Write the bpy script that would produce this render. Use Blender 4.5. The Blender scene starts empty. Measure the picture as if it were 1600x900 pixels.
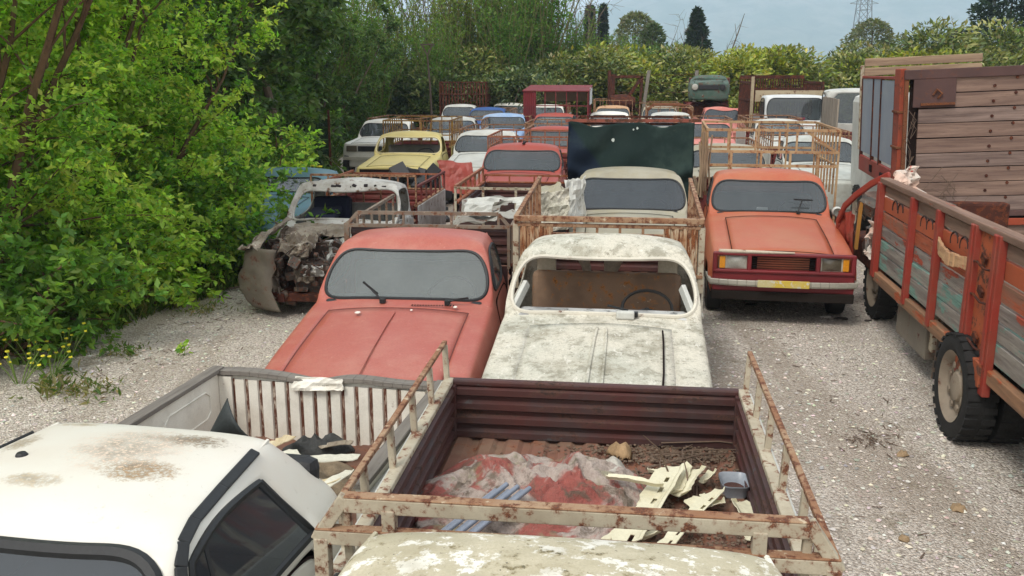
import bpy, bmesh, math, random
import numpy as np
from mathutils import Vector, Matrix
R = math.radians
rnd = random.Random(7)
SC = bpy.context.scene
COL = SC.collection

# ------------------------------------------------------------------ camera
CF, CH, CHOR = 1450.0, 2.7, 112.0          # focal length in photo pixels, height, horizon row
TH = math.atan((450 - CHOR) / CF)
CT, ST = math.cos(TH), math.sin(TH)

def at(px, py, h=0.0):
    """point of the real plane z=h seen at a place of the photograph"""
    x = (px - 800) / CF; y = -(py - 450) / CF
    d = (x, CT + ST * y, -ST + CT * y)
    t = (h - CH) / d[2]
    return Vector((d[0] * t, d[1] * t, h))

def atd(px, py, Y):
    """point of the plane at world distance Y"""
    x = (px - 800) / CF; y = -(py - 450) / CF
    d = (x, CT + ST * y, -ST + CT * y)
    t = Y / d[1]
    return Vector((d[0] * t, Y, CH + d[2] * t))

cam = bpy.data.cameras.new('camera'); co = bpy.data.objects.new('camera', cam); COL.objects.link(co)
cam.sensor_width = 36; cam.lens = 36 * CF / 1600; cam.clip_end = 20000; cam.clip_start = 0.05
co.location = (0, 0, CH); co.rotation_euler = (R(90) - TH, 0, 0)
SC.camera = co

# ------------------------------------------------------------------ colour and materials
def lin(v):
    v /= 255.0
    return v / 12.92 if v <= 0.04045 else ((v + 0.055) / 1.055) ** 2.4
def C(r, g, b): return (lin(r), lin(g), lin(b), 1.0)

class NT:
    def __init__(s, name):
        s.m = bpy.data.materials.new(name); s.m.use_nodes = True
        s.t = s.m.node_tree; s.t.nodes.clear()
        s.out = s.n('ShaderNodeOutputMaterial')
        s.co = s.n('ShaderNodeTexCoord').outputs['Object']
    def n(s, k, **kw):
        o = s.t.nodes.new(k)
        for a, b in kw.items(): setattr(o, a, b)
        return o
    def l(s, a, b): s.t.links.new(a, b)
    def set(s, inp, v):
        if hasattr(v, 'is_output') or isinstance(v, bpy.types.NodeSocket): s.l(v, inp)
        else: inp.default_value = v
    def mapc(s, scale=(1, 1, 1), rot=(0, 0, 0), loc=(0, 0, 0), src=None):
        m = s.n('ShaderNodeMapping'); s.l(src or s.co, m.inputs[0])
        m.inputs['Scale'].default_value = scale; m.inputs['Rotation'].default_value = rot; m.inputs['Location'].default_value = loc
        return m.outputs[0]
    def noise(s, scale, detail=6, rough=.6, co=None, dist=0.0, col=False):
        o = s.n('ShaderNodeTexNoise'); s.l(co or s.co, o.inputs['Vector'])
        o.inputs['Scale'].default_value = scale; o.inputs['Detail'].default_value = detail
        o.inputs['Roughness'].default_value = rough; o.inputs['Distortion'].default_value = dist
        return o.outputs['Color' if col else 'Fac']
    def vor(s, scale, co=None, feat='F1', out='Distance', rnd=1.0):
        o = s.n('ShaderNodeTexVoronoi', feature=feat); s.l(co or s.co, o.inputs['Vector'])
        o.inputs['Scale'].default_value = scale; o.inputs['Randomness'].default_value = rnd
        return o.outputs[out]
    def rng(s, v, a, b, c=0.0, d=1.0, smooth=True):
        o = s.n('ShaderNodeMapRange'); o.interpolation_type = 'SMOOTHSTEP' if smooth else 'LINEAR'
        s.set(o.inputs[0], v)
        for i, q in enumerate((a, b, c, d)): o.inputs[1 + i].default_value = q
        return o.outputs[0]
    def mix(s, f, a, b, mode='MIX'):
        o = s.n('ShaderNodeMix', data_type='RGBA', blend_type=mode)
        s.set(o.inputs[0], f); s.set(o.inputs[6], a); s.set(o.inputs[7], b)
        return o.outputs[2]
    def math(s, op, a, b=0.0):
        o = s.n('ShaderNodeMath', operation=op); s.set(o.inputs[0], a); s.set(o.inputs[1], b); return o.outputs[0]
    def sep(s, co=None):
        o = s.n('ShaderNodeSeparateXYZ'); s.l(co or s.co, o.inputs[0]); return o.outputs
    def bump(s, h, strength=.3, dist=.01, nrm=None):
        o = s.n('ShaderNodeBump'); s.l(h, o.inputs['Height']); o.inputs['Strength'].default_value = strength
        o.inputs['Distance'].default_value = dist
        if nrm: s.l(nrm, o.inputs['Normal'])
        return o.outputs[0]
    def bsdf(s, color, rough=.6, metal=0.0, spec=.4, nrm=None, **kw):
        o = s.n('ShaderNodeBsdfPrincipled')
        s.set(o.inputs['Base Color'], color); s.set(o.inputs['Roughness'], rough)
        s.set(o.inputs['Metallic'], metal); s.set(o.inputs['Specular IOR Level'], spec)
        if nrm: s.l(nrm, o.inputs['Normal'])
        for k, v in kw.items(): s.set(o.inputs[k], v)
        return o.outputs[0]
    def done(s, sh): s.l(sh, s.out.inputs[0]); return s.m

RUST = C(104, 64, 46); RUST2 = C(66, 42, 34); DIRT = C(120, 108, 90)
def weathered(name, base, base2=None, tone=.35, rust=.64, rustcol=RUST, rust2=RUST2, chip=.70, chipcol=C(205, 200, 190), dirt=.0,
              dirtcol=DIRT, rough=.5, scale=1.0, bump=.15, spec=.4, streak=None, gritamp=.32, speck=.0, speckcol=C(60, 58, 50), metal=0.0):
    """old paint: slow change of tone, chips down to primer, rust patches, specks, dirt"""
    k = NT(name)
    co = k.mapc(streak) if streak else k.co
    big = k.noise(1.7 * scale, 4, .6)
    fine = k.noise(9 * scale, 8, .68, co)
    grit = k.noise(70 * scale, 4, .7)
    base2 = base2 or tuple(v * .62 for v in base[:3]) + (1,)
    col = k.mix(k.rng(big, .36, .68, 0, tone), base, base2)
    col = k.mix(k.rng(grit, .3, .75, 0, gritamp), col, tuple(v * .6 for v in base[:3]) + (1,))
    hgt = fine
    if chip < 1: col = k.mix(k.rng(k.noise(6 * scale, 9, .72, k.mapc(loc=(3.1, 1.7, 5.3), scale=streak or (1, 1, 1))), chip, chip + .035), col, chipcol)
    if dirt > 0: col = k.mix(k.rng(k.noise(3.1 * scale, 7, .7, k.mapc(loc=(9, 2, 4))), .42, .72, 0, dirt), col, dirtcol)
    if speck > 0: col = k.mix(k.rng(k.noise(42 * scale, 3, .6, k.mapc(loc=(2, 8, 1))), .66, .72, 0, speck), col, speckcol)
    ro = rough
    if rust < 1:
        m = k.rng(fine, rust, rust + .05)
        rc = k.mix(k.rng(grit, .38, .62), rustcol, rust2)
        halo = k.rng(fine, rust - .06, rust + .02, 0, .45)
        col = k.mix(halo, col, rustcol)
        col = k.mix(m, col, rc)
        ro = k.rng(m, 0, 1, rough, .92, False)
    n = k.bump(k.math('ADD', fine, k.math('MULTIPLY', grit, .4)), bump, .01)
    return k.done(k.bsdf(col, ro, metal, spec, n))

def plain(name, col, rough=.6, metal=0.0, spec=.4, var=.25, scale=6, bump=.1):
    k = NT(name)
    nz = k.noise(scale, 6, .65); g = k.noise(scale * 9, 4, .7)
    c = k.mix(k.rng(nz, .3, .7, 0, var), col, tuple(v * .45 for v in col[:3]) + (1,))
    c = k.mix(k.rng(g, .4, .75, 0, var * .7), c, tuple(min(1, v * 1.5 + .02) for v in col[:3]) + (1,))
    return k.done(k.bsdf(c, rough, metal, spec, k.bump(g, bump, .005)))

def wood(name, base, base2, axis=0, paint=None, paintthr=.5, grain=1.0, rough=.85):
    """weathered planks: grain stretched along one axis, remains of paint"""
    k = NT(name)
    st = [14.0, 14.0, 14.0]; st[axis] = .9
    st2 = [30.0, 30.0, 30.0]; st2[axis] = 1.6
    g = k.noise(1.0 * grain, 8, .7, k.mapc(tuple(st)), dist=.6)
    g2 = k.noise(2.0 * grain, 6, .7, k.mapc(tuple(st2), loc=(4, 4, 4)))
    col = k.mix(k.rng(g, .3, .7), base, base2)
    col = k.mix(k.rng(g2, .56, .72, 0, .75), col, tuple(v * .3 for v in base2[:3]) + (1,))
    if paint:
        st3 = [5.0, 5.0, 5.0]; st3[axis] = 1.2
        pn = k.noise(1.5, 8, .7, k.mapc(tuple(st3), loc=(7, 3, 1)))
        col = k.mix(k.rng(pn, paintthr, paintthr + .05), col, k.mix(k.rng(g2, .4, .7), paint, tuple(v * .55 for v in paint[:3]) + (1,)))
    return k.done(k.bsdf(col, rough, 0, .2, k.bump(k.math('ADD', g, g2), .5, .006)))

def leafmat(name, trans=.35, rough=.5, spec=.3):
    k = NT(name)
    a = k.n('ShaderNodeAttribute', attribute_name='tint').outputs['Color']
    d = k.bsdf(a, rough, 0, spec)
    t = k.n('ShaderNodeBsdfTranslucent')
    k.l(k.mix(1.0, a, (1.25, 1.3, .55, 1), 'MULTIPLY'), t.inputs[0])
    x = k.n('ShaderNodeMixShader'); x.inputs[0].default_value = trans
    k.l(d, x.inputs[1]); k.l(t.outputs[0], x.inputs[2])
    return k.done(x.outputs[0])

def glassmat(name, tint=(.42, .46, .47, 1), dust=.28, dustcol=C(150, 155, 152), streaky=True):
    """dirty car glass: see-through, reflecting, with a film of dust"""
    k = NT(name)
    tr = k.n('ShaderNodeBsdfTransparent'); tr.inputs[0].default_value = tint
    gl = k.n('ShaderNodeBsdfGlossy'); gl.inputs['Roughness'].default_value = .06; gl.inputs[0].default_value = (.9, .93, .96, 1)
    fr = k.n('ShaderNodeFresnel'); fr.inputs[0].default_value = 1.55
    a = k.n('ShaderNodeMixShader'); k.l(k.math('MINIMUM', k.math('MULTIPLY', fr.outputs[0], 1.5), 1.0), a.inputs[0]); k.l(tr.outputs[0], a.inputs[1]); k.l(gl.outputs[0], a.inputs[2])
    df = k.n('ShaderNodeBsdfDiffuse'); df.inputs[0].default_value = dustcol
    nz = k.noise(1.1, 5, .6, k.mapc((1, 1, .8)))
    fm = k.rng(nz, .3, .72, dust * .8, min(.95, dust * 1.2))
    b = k.n('ShaderNodeMixShader'); k.l(fm, b.inputs[0]); k.l(a.outputs[0], b.inputs[1]); k.l(df.outputs[0], b.inputs[2])
    return k.done(b.outputs[0])

# ------------------------------------------------------------------ objects
def link(o, parent=None):
    COL.objects.link(o)
    if parent is not None: o.parent = parent
    return o
def tag(o, label=None, cat=None, group=None, kind=None):
    if label: o['label'] = label
    if cat: o['category'] = cat
    if group: o['group'] = group
    if kind: o['kind'] = kind
    return o
def thing(name, label, cat, loc=(0, 0, 0), head=0.0, group=None, s=1.0):
    o = bpy.data.objects.new(name, None); o.empty_display_size = .2; link(o)
    o.location = loc; o.rotation_euler = (0, 0, -R(head)); o.scale = (s, s, s)
    return tag(o, label, cat, group)
def kids(o): return [c for c in bpy.data.objects if c.parent == o]
def copy_tree(o, parent=None):
    c = o.copy(); link(c)
    c.parent = parent
    for ch in kids(o): copy_tree(ch, c)
    return c

class MB:
    """collects shapes into ONE mesh"""
    def __init__(s): s.v = []; s.f = []; s.mi = []; s.sm = []; s.cur = 0; s.smooth = False
    def add(s, vs, fs, smooth=None):
        b = len(s.v); s.v += [tuple(q) for q in vs]
        sm = s.smooth if smooth is None else smooth
        for f in fs: s.f.append([b + i for i in f]); s.mi.append(s.cur); s.sm.append(sm)
    def box(s, c, d, rot=None):
        hx, hy, hz = d[0] / 2, d[1] / 2, d[2] / 2
        vs = [Vector((x, y, z)) for x in (-hx, hx) for y in (-hy, hy) for z in (-hz, hz)]
        if rot is not None: vs = [rot @ q for q in vs]
        c = Vector(c); s.add([q + c for q in vs], [(0, 1, 3, 2), (4, 6, 7, 5), (0, 4, 5, 1), (2, 3, 7, 6), (0, 2, 6, 4), (1, 5, 7, 3)], False)
    def bar(s, p, q, w=.03, h=None, up=None):
        p = Vector(p); q = Vector(q); h = h or w
        d = (q - p); L = d.length
        if L < 1e-6: return
        d.normalize(); u = Vector(up) if up else (Vector((0, 0, 1)) if abs(d.z) < .95 else Vector((0, 1, 0)))
        a = d.cross(u).normalized(); b = a.cross(d)
        s.box((p + q) / 2, (w, L, h), Matrix((a, d, b)).transposed())
    def tube(s, pts, r=.01, seg=8, closed=False, caps=True):
        pts = [Vector(p) for p in pts]; n = len(pts)
        rs = r if isinstance(r, (list, tuple)) else [r] * n
        vs = []; prev = None
        for i, p in enumerate(pts):
            t = (pts[(i + 1) % n] - pts[i - 1]) if closed else (pts[min(i + 1, n - 1)] - pts[max(i - 1, 0)])
            if t.length < 1e-9: t = Vector((0, 0, 1))
            t.normalize()
            if prev is None:
                a = t.orthogonal().normalized()
            else:
                a = prev - t * prev.dot(t)
                a = a.normalized() if a.length > 1e-6 else t.orthogonal().normalized()
            prev = a; b = t.cross(a)
            vs += [p + (a * math.cos(2 * math.pi * j / seg) + b * math.sin(2 * math.pi * j / seg)) * rs[i] for j in range(seg)]
        fs = []
        for i in range(n if closed else n - 1):
            k = (i + 1) % n
            for j in range(seg): fs.append((i * seg + j, i * seg + (j + 1) % seg, k * seg + (j + 1) % seg, k * seg + j))
        if not closed and caps: fs += [tuple(range(seg))[::-1], tuple((n - 1) * seg + j for j in range(seg))]
        s.add(vs, fs, True)
    def lathe(s, prof, c=(0, 0, 0), axis='x', seg=24):
        """prof: (radius, offset along axis)"""
        c = Vector(c); vs = []
        for r, o in prof:
            for j in range(seg):
                a = 2 * math.pi * j / seg; u, w = r * math.cos(a), r * math.sin(a)
                vs.append(c + Vector({'x': (o, u, w), 'y': (u, o, w), 'z': (u, w, o)}[axis]))
        fs = []
        for i in range(len(prof) - 1):
            for j in range(seg): fs.append((i * seg + j, i * seg + (j + 1) % seg, (i + 1) * seg + (j + 1) % seg, (i + 1) * seg + j))
        s.add(vs, fs, True)
    def grid(s, fn, nu, nv, smooth=True):
        vs = [fn(i / nu, j / nv) for j in range(nv + 1) for i in range(nu + 1)]
        s.add(vs, [(j * (nu + 1) + i, j * (nu + 1) + i + 1, (j + 1) * (nu + 1) + i + 1, (j + 1) * (nu + 1) + i) for j in range(nv) for i in range(nu)], smooth)
    def prism(s, outline, z0, z1, fn=None):
        """outline (x,y) polygon extruded z0..z1; fn maps the points"""
        n = len(outline); vs = [Vector((x, y, z0)) for x, y in outline] + [Vector((x, y, z1)) for x, y in outline]
        if fn: vs = [fn(q) for q in vs]
        s.add(vs, [tuple(range(n))[::-1], tuple(range(n, 2 * n))] + [(i, (i + 1) % n, n + (i + 1) % n, n + i) for i in range(n)], False)
    def build(s, name, mats, parent=None, bevel=0.0, sharp=35, jit=0.0, seed=1):
        me = bpy.data.meshes.new(name)
        v = s.v
        if jit:
            q = random.Random(seed); v = [(a + q.uniform(-jit, jit), b + q.uniform(-jit, jit), c_ + q.uniform(-jit, jit)) for a, b, c_ in v]
        me.from_pydata(v, [], s.f)
        if not isinstance(mats, (list, tuple)): mats = [mats]
        for m in mats: me.materials.append(m)
        me.polygons.foreach_set('material_index', s.mi)
        me.polygons.foreach_set('use_smooth', s.sm)
        me.update()
        bm = bmesh.new(); bm.from_mesh(me); bmesh.ops.recalc_face_normals(bm, faces=bm.faces); bm.to_mesh(me); bm.free()
        if any(s.sm): me.set_sharp_from_angle(angle=R(sharp))
        o = bpy.data.objects.new(name, me); link(o, parent)
        if bevel:
            b = o.modifiers.new('bevel', 'BEVEL'); b.width = bevel; b.segments = 2; b.limit_method = 'ANGLE'; b.harden_normals = False
        return o

def hsh(*a):
    x = math.sin(sum(v * k for v, k in zip(a, (12.9898, 78.233, 37.719, 4.581)))) * 43758.5453
    return x - math.floor(x)
from mathutils import noise as mn
def nz(x, y=0.0, z=0.0): return mn.noise(Vector((x, y, z)))

# ------------------------------------------------------------------ light
SUN_EL, SUN_AZ = 52, 215        # high, behind the camera's left shoulder, veiled by thin cloud
W = bpy.data.worlds.new('World'); SC.world = W; W.use_nodes = True
wt = W.node_tree; wt.nodes.clear()
sky = wt.nodes.new('ShaderNodeTexSky'); sky.sky_type = 'NISHITA'; sky.sun_disc = False
sky.sun_elevation = R(SUN_EL); sky.sun_rotation = R(SUN_AZ); sky.air_density = 1.3; sky.dust_density = 4.0; sky.ozone_density = 1.0; sky.altitude = 100
hs = wt.nodes.new('ShaderNodeHueSaturation'); hs.inputs['Saturation'].default_value = .42; hs.inputs['Value'].default_value = 1.0
wt.links.new(sky.outputs[0], hs.inputs['Color'])
tc = wt.nodes.new('ShaderNodeTexCoord'); mp = wt.nodes.new('ShaderNodeMapping'); mp.inputs['Scale'].default_value = (1, 1, 2.4)
wt.links.new(tc.outputs['Generated'], mp.inputs[0])
cn = wt.nodes.new('ShaderNodeTexNoise'); cn.inputs['Scale'].default_value = 2.6; cn.inputs['Detail'].default_value = 8; cn.inputs['Roughness'].default_value = .55
wt.links.new(mp.outputs[0], cn.inputs['Vector'])
cr = wt.nodes.new('ShaderNodeMapRange'); cr.interpolation_type = 'SMOOTHSTEP'
wt.links.new(cn.outputs['Fac'], cr.inputs[0])
for i, v in enumerate((.34, .62, 0.55, .96)): cr.inputs[1 + i].default_value = v
cm = wt.nodes.new('ShaderNodeMix'); cm.data_type = 'RGBA'; cm.inputs[7].default_value = (9.5, 9.6, 9.8, 1)
wt.links.new(cr.outputs[0], cm.inputs[0]); wt.links.new(hs.outputs[0], cm.inputs[6])
bg = wt.nodes.new('ShaderNodeBackground'); bg.inputs[1].default_value = .10
wo = wt.nodes.new('ShaderNodeOutputWorld'); wt.links.new(cm.outputs[2], bg.inputs[0]); wt.links.new(bg.outputs[0], wo.inputs[0])
sl = bpy.data.lights.new('sun', 'SUN'); sl.energy = 1.5; sl.angle = R(18); sl.color = (1, .965, .9)
so = bpy.data.objects.new('sun', sl); link(so)
az = R(SUN_AZ); el = R(SUN_EL)
sd = Vector((math.sin(az) * math.cos(el), math.cos(az) * math.cos(el), math.sin(el)))   # towards the sun (rotation 0 = +Y)
so.rotation_euler = (-sd).to_track_quat('-Z', 'Y').to_euler(); so.location = (0, 0, 30)
vs = SC.view_settings; vs.view_transform = 'Standard'; vs.look = 'None'; vs.gamma = 1; vs.use_curve_mapping = False; vs.exposure = 0.55
SC.cycles.max_bounces = 10; SC.cycles.diffuse_bounces = 6; SC.cycles.volume_bounces = 3; SC.cycles.transparent_max_bounces = 12
HAZE = .00042
# ------------------------------------------------------------------ shared materials
M = {}
M['rubber'] = plain('tyre_rubber', C(38, 37, 36), .85, spec=.25, var=.5, scale=9)
M['seal'] = plain('window_rubber', C(30, 31, 32), .55, spec=.4, var=.3)
M['seam'] = plain('panel_gap', C(34, 24, 22), .9, spec=.1)
M['under'] = plain('underbody', C(40, 34, 30), .9, spec=.1, var=.5)
M['chrome'] = weathered('old_chrome', C(198, 194, 180), tone=.4, rust=.66, chip=1, rough=.35, metal=.4)
M['rim'] = weathered('wheel_rim', C(120, 112, 98), tone=.5, rust=.56, chip=1, rough=.6)
M['dark'] = plain('dark_plastic', C(36, 36, 38), .55, var=.4)
M['glass'] = glassmat('dusty_glass', (.42, .46, .47, 1), .17, C(132, 140, 142))
M['glass2'] = glassmat('clean_glass', (.30, .34, .36, 1), .12)
M['glass3'] = glassmat('smoky_glass', (.2, .24, .27, 1), .17, C(120, 128, 134))
M['seat'] = plain('seat_cloth', C(120, 118, 112), .9, spec=.1, var=.5)
M['seatbrown'] = weathered('torn_brown_seat', C(136, 110, 88), C(104, 84, 68), tone=.8, rust=.60, rustcol=C(170, 110, 50), rust2=C(90, 60, 34), chip=.64, chipcol=C(158, 146, 128), rough=.9, scale=1.6)
M['steer'] = plain('steering_black', C(30, 29, 28), .5)
M['amber'] = plain('amber_lens', C(215, 140, 30), .25, spec=.6, var=.4)
M['lamp'] = plain('lamp_glass', C(168, 165, 155), .15, spec=.7, var=.5)
M['lampdark'] = plain('dull_lamp_glass', C(92, 84, 70), .2, spec=.6, var=.5)
M['rust'] = weathered('bare_rust', C(116, 74, 52), C(78, 50, 40), tone=.8, rust=.5, rustcol=C(128, 82, 54), rust2=C(70, 40, 30), chip=1, rough=.92, spec=.15, scale=1.5)
M['rustdark'] = weathered('dark_rust', C(78, 46, 38), C(48, 32, 28), tone=.8, rust=.56, rustcol=C(120, 66, 40), rust2=C(60, 36, 28), chip=1, rough=.92, spec=.15, scale=1.5)
M['railwhite'] = weathered('rusty_cream_paint', C(186, 176, 154), C(146, 132, 110), tone=.7, rust=.555, rustcol=C(122, 78, 54), rust2=C(84, 52, 40), chip=1, rough=.7, scale=2.0, dirt=.3)
M['railrust'] = weathered('rusty_rail_paint', C(138, 98, 70), C(168, 146, 118), tone=.7, rust=.52, rustcol=C(116, 72, 48), rust2=C(80, 50, 38), chip=.60, chipcol=C(182, 166, 140), rough=.85, scale=2.0)
M['railtan'] = weathered('tan_rail_paint', C(176, 148, 112), C(140, 100, 66), tone=.7, rust=.56, rustcol=C(150, 92, 54), rust2=C(90, 56, 38), chip=.7, rough=.85, scale=2.0)
M['bedrust'] = weathered('bed_brown', C(78, 42, 38), C(56, 40, 38), tone=.9, rust=.56, rustcol=C(84, 56, 46), rust2=C(52, 40, 36), chip=.62, chipcol=C(74, 72, 72), rough=.6, dirt=.6, dirtcol=C(60, 58, 58), gritamp=.5, streak=(.7, .7, 1.6))
M['bedfloor'] = weathered('bed_floor_rust', C(126, 88, 72), C(96, 66, 54), tone=.8, rust=.58, rustcol=C(136, 84, 56), rust2=C(80, 52, 42), chip=1, rough=.9, dirt=.55, dirtcol=C(128, 112, 92))
M['bedred'] = weathered('bed_dark_red', C(112, 46, 42), C(76, 36, 34), tone=.7, rust=.62, chip=.72, chipcol=C(150, 130, 118), rough=.75, dirt=.2)

# ------------------------------------------------------------------ wheels (one mesh pair, shared by every copy)
def wheel_meshes(r, w, rr, rimmat, seg=28, tread=0):
    t = MB()
    prof = [(rr, -w * .42), (rr + (r - rr) * .45, -w * .5), (r * .965, -w * .44), (r, -w * .30), (r, w * .30), (r * .965, w * .44), (rr + (r - rr) * .45, w * .5), (rr, w * .42)]
    t.lathe(prof, seg=seg)
    if tread:
        for i in range(tread):
            a = 2 * math.pi * i / tread
            for sx in (-1, 1):
                m = Matrix.Rotation(a, 3, 'X')
                t.box(m @ Vector((sx * w * .28, 0, r * .995)), (w * .4, 2 * math.pi * r / tread * .55, r * .045), m)
    to = t.build('tyre', M['rubber'])
    m = MB()
    m.lathe([(rr * 1.04, -w * .46), (rr * .98, -w * .40), (rr * .86, -w * .25), (rr * .82, -w * .16), (rr * .45, -w * .20), (rr * .40, -w * .3), (rr * .22, -w * .33), (0.001, -w * .33)], seg=seg)
    m.lathe([(rr * 1.04, w * .46), (rr * .98, w * .40), (rr * .86, w * .25), (rr * .82, w * .16), (rr * .45, w * .20), (rr * .40, w * .3), (rr * .22, w * .33), (0.001, w * .33)], seg=seg)
    for i in range(8):
        a = 2 * math.pi * i / 8
        for sx in (-1, 1):
            m.lathe([(.02 * rr / .2, 0), (.02 * rr / .2, .012 * sx), (.001, .014 * sx)], (sx * w * .24, math.cos(a) * rr * .62, math.sin(a) * rr * .62), seg=6)
    mo = m.build('rim', rimmat)
    tm, mm = to.data, mo.data
    bpy.data.objects.remove(to); bpy.data.objects.remove(mo)
    return tm, mm
WM = wheel_meshes(.30, .17, .19, M['rim'])
def wheel(parent, x, y, r=.30, meshes=None, tilt=0):
    tm, mm = meshes or WM
    o = bpy.data.objects.new('wheel', tm); link(o, parent); o.location = (x, y, r); o.rotation_euler = (hsh(x, y) * 3, 0, tilt)
    o2 = bpy.data.objects.new('rim', mm); link(o2, o)
    return o

# ------------------------------------------------------------------ pickup cab
DEF = dict(hw=.715, W=.77, zb=.94, zr=1.39, wf=.585, wr=.575, rake=.40, Lc=1.15, rr=.06, wsb=.655, wst=.565, hoodx=.54,
           hood=[(-1.52, .74, .70), (-1.46, .80, .75), (-1.0, .885, .83), (-.5, .935, .885), (-.12, .965, .925)],
           crown=.055, bow=.07, ov=.055, seamr=.0042, wtop=.10, d3=(.14, .14), sealr=.014, sill=.24, hoodw=None, holes=(), dent=0.0, rear_z=None)
def spline(pts, n=3, fix=None):
    fix = list(fix) if fix else [False] * len(pts)
    for _ in range(n):
        m = len(pts); q = []
        nf = []
        for i in range(m):
            a, b, c = pts[i - 1], pts[i], pts[(i + 1) % m]
            q += [b if fix[i] else (a + b * 6 + c) / 8, (b + c) / 2]; nf += [fix[i], False]
        pts = q; fix = nf
    m = len(pts)
    return [pts[i] if fix[i] else (pts[i - 1] + pts[i] * 4 + pts[(i + 1) % m]) / 6 for i in range(m)]

def cab(root, p_, body, glass=None, hoodmat=None, seats=None, sealmat=None, door=True, roofmat=None, skip=(), seam=True, extra_hole=(), sidewin=True, trim=None):
    p = dict(DEF); p.update(p_)
    V = []; K = {}
    q = random.Random(int(p.get('seed', 3)))
    def P(key, x, y, z):
        d = p['dent']
        if d: x += q.uniform(-d, d); y += q.uniform(-d, d); z += q.uniform(-d, d)
        K[key] = len(V); V.append(Vector((x, y, z)))
    hw, Wd, zb, zr = p['hw'], p['W'], p['zb'], p['zr']
    cx = [0, p['hoodx'] * .55, p['hoodx'], hw]
    ST_ = list(p['hood']) + [(0.0, zb + .035, zb)]
    J = len(ST_) - 1; n0 = ST_[0][0]
    def taper(j):
        t = j / J; return (.93 if j == 0 else .965 + .035 * t) if p['hoodw'] is None else p['hoodw'][j]
    def yb(x): return p['bow'] * (x / hw) ** 2          # cowl and windscreen bow back to the sides
    for j, (y, zc, zs) in enumerate(ST_):
        for i in range(-3, 4):
            a = abs(i); x = math.copysign(cx[a], i) * taper(j)
            z = zs if a == 3 else zc - (.012 if a == 2 else 0.0) - (.02 * (a / 2) ** 2)
            yy = y + (yb(x) if j == J else 0) + (.05 * (x / hw) ** 2 if j < 2 else 0)
            P(('h', j, i), x, yy, z)
    kz = [None, zb - .13, .62, .42, p['sill']]
    kx = [None, hw + .03, Wd, Wd - .005, Wd - .05]
    for j, (y, zc, zs) in enumerate(ST_):
        for sg in (-1, 1):
            for k in range(1, 5):
                zz = kz[k] if k > 1 else zs - .10
                P(('s', j, k, sg), sg * kx[k] * taper(j), y + (yb(hw) if j == J else 0) + (.05 if j < 2 else 0) + (.03 if (j == 0 and k == 4) else 0), zz)
    for k in range(1, 5):                                # nose
        for i in range(-2, 3):
            x = cx[abs(i)] * (1 if i > 0 else -1) * taper(0)
            P(('n', k, i), x, n0 + .05 * (x / hw) ** 2 + (.03 if k == 4 else 0), kz[k] if k > 1 else ST_[0][1] - .06)
    vz = [zb, zb + .05, zr - p['wtop'], zr - .035]
    rk = p['rake']; vy = [0, .035, rk, rk + .06]
    ov = p['ov']; gxb = [0, p['wsb'] * .62, p['wsb'] + ov * .7]; gxt = [0, p['wst'] * .62, p['wst'] + ov * .6]
    for v in (1, 2, 3):
        for i in range(-2, 3):
            a = abs(i); x = {1: gxb, 2: gxt, 3: gxt}[v][a] * (1 if i >= 0 else -1)
            P(('g', v, i), x, vy[v] + yb(x) * .9, vz[v] + (.012 if a == 0 else .008 if a == 1 else 0) * (v > 1) + (((-ov if v == 1 else ov * .8) * .75) if (a == 2 and v < 3) else 0))
    Lc, rr = p['Lc'], p['rr']
    cols = {'C': (yb(hw), .07 + .035, rk + .07, rk + .11), 'D1': (.24, .25, rk + .15, rk + .17), 'D2': (.62, .62, rk + .33, rk + .33),
            'D3': (Lc - p['d3'][0], Lc - p['d3'][0], Lc - rr - p['d3'][1], Lc - rr - p['d3'][1] - .02), 'R': (Lc, Lc, Lc - rr, Lc - rr - .02)}
    for c_, ys in cols.items():
        t = {'C': 0, 'D1': .2, 'D2': .5, 'D3': .9, 'R': 1}[c_]
        wt_ = p['wf'] * (1 - t) + p['wr'] * t
        for sg in (-1, 1):
            for v in range(4):
                if c_ == 'C' and v == 0: K[('c', 'C', 0, sg)] = K[('h', J, 3 * sg)]; continue
                x = (hw, hw - .012, wt_ + .055, wt_ + .012)[v]
                if c_ == 'C': x = (0, p['wsb'] + .058, p['wst'] + .068, p['wf'] + .0)[v]
                if c_ == 'R': x -= .02
                yo = {'D1': -.035, 'D3': .03}.get(c_, 0) * (p['ov'] / .055) if v in (1, 2) else 0; zo = ((-.02 if v == 1 else .018) * (p['ov'] / .055) - (p.get('sidetop', 0) if v == 2 else 0)) if (v in (1, 2) and c_ in ('D1', 'D3')) else 0
                P(('c', c_, v, sg), sg * x, ys[v] + (yo if v in (1, 2) else 0), vz[v] + (zo if v in (1, 2) else 0) + (.0 if v < 3 else -.005))
            if c_ != 'C':
                for k in range(1, 5): P(('s', c_, k, sg), sg * kx[k] * (1 if c_ != 'R' else .985), ys[0], kz[k])
    for v in range(4):
        for i in range(-2, 3):
            x = (cx if v == 0 else [0, p['wr'] * .5, p['wr'] * .88])[abs(i)] * (1 if i >= 0 else -1)
            P(('r', v, i), x, (Lc, Lc, Lc - rr, Lc - rr)[v] + .02 - .02 * (abs(i) == 2), vz[v] + (.0 if v < 3 else .005))
    for k in range(1, 5):
        for i in range(-2, 3): P(('rk', k, i), cx[abs(i)] * (1 if i >= 0 else -1), Lc + .01, kz[k])
    for m_, c_ in enumerate(('D1', 'D2', 'D3')):
        t = (.2, .5, .9)[m_]; wt_ = p['wf'] * (1 - t) + p['wr'] * t
        for i in range(-2, 3):
            f = abs(i) / 2
            P(('t', m_, i), wt_ * .88 * f * (1 if i >= 0 else -1), cols[c_][3] * (1 if c_ != 'D1' else .98), zr + p['crown'] * (1 - .75 * f * f) * (.75, 1, .8)[m_] - .012)
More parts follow.
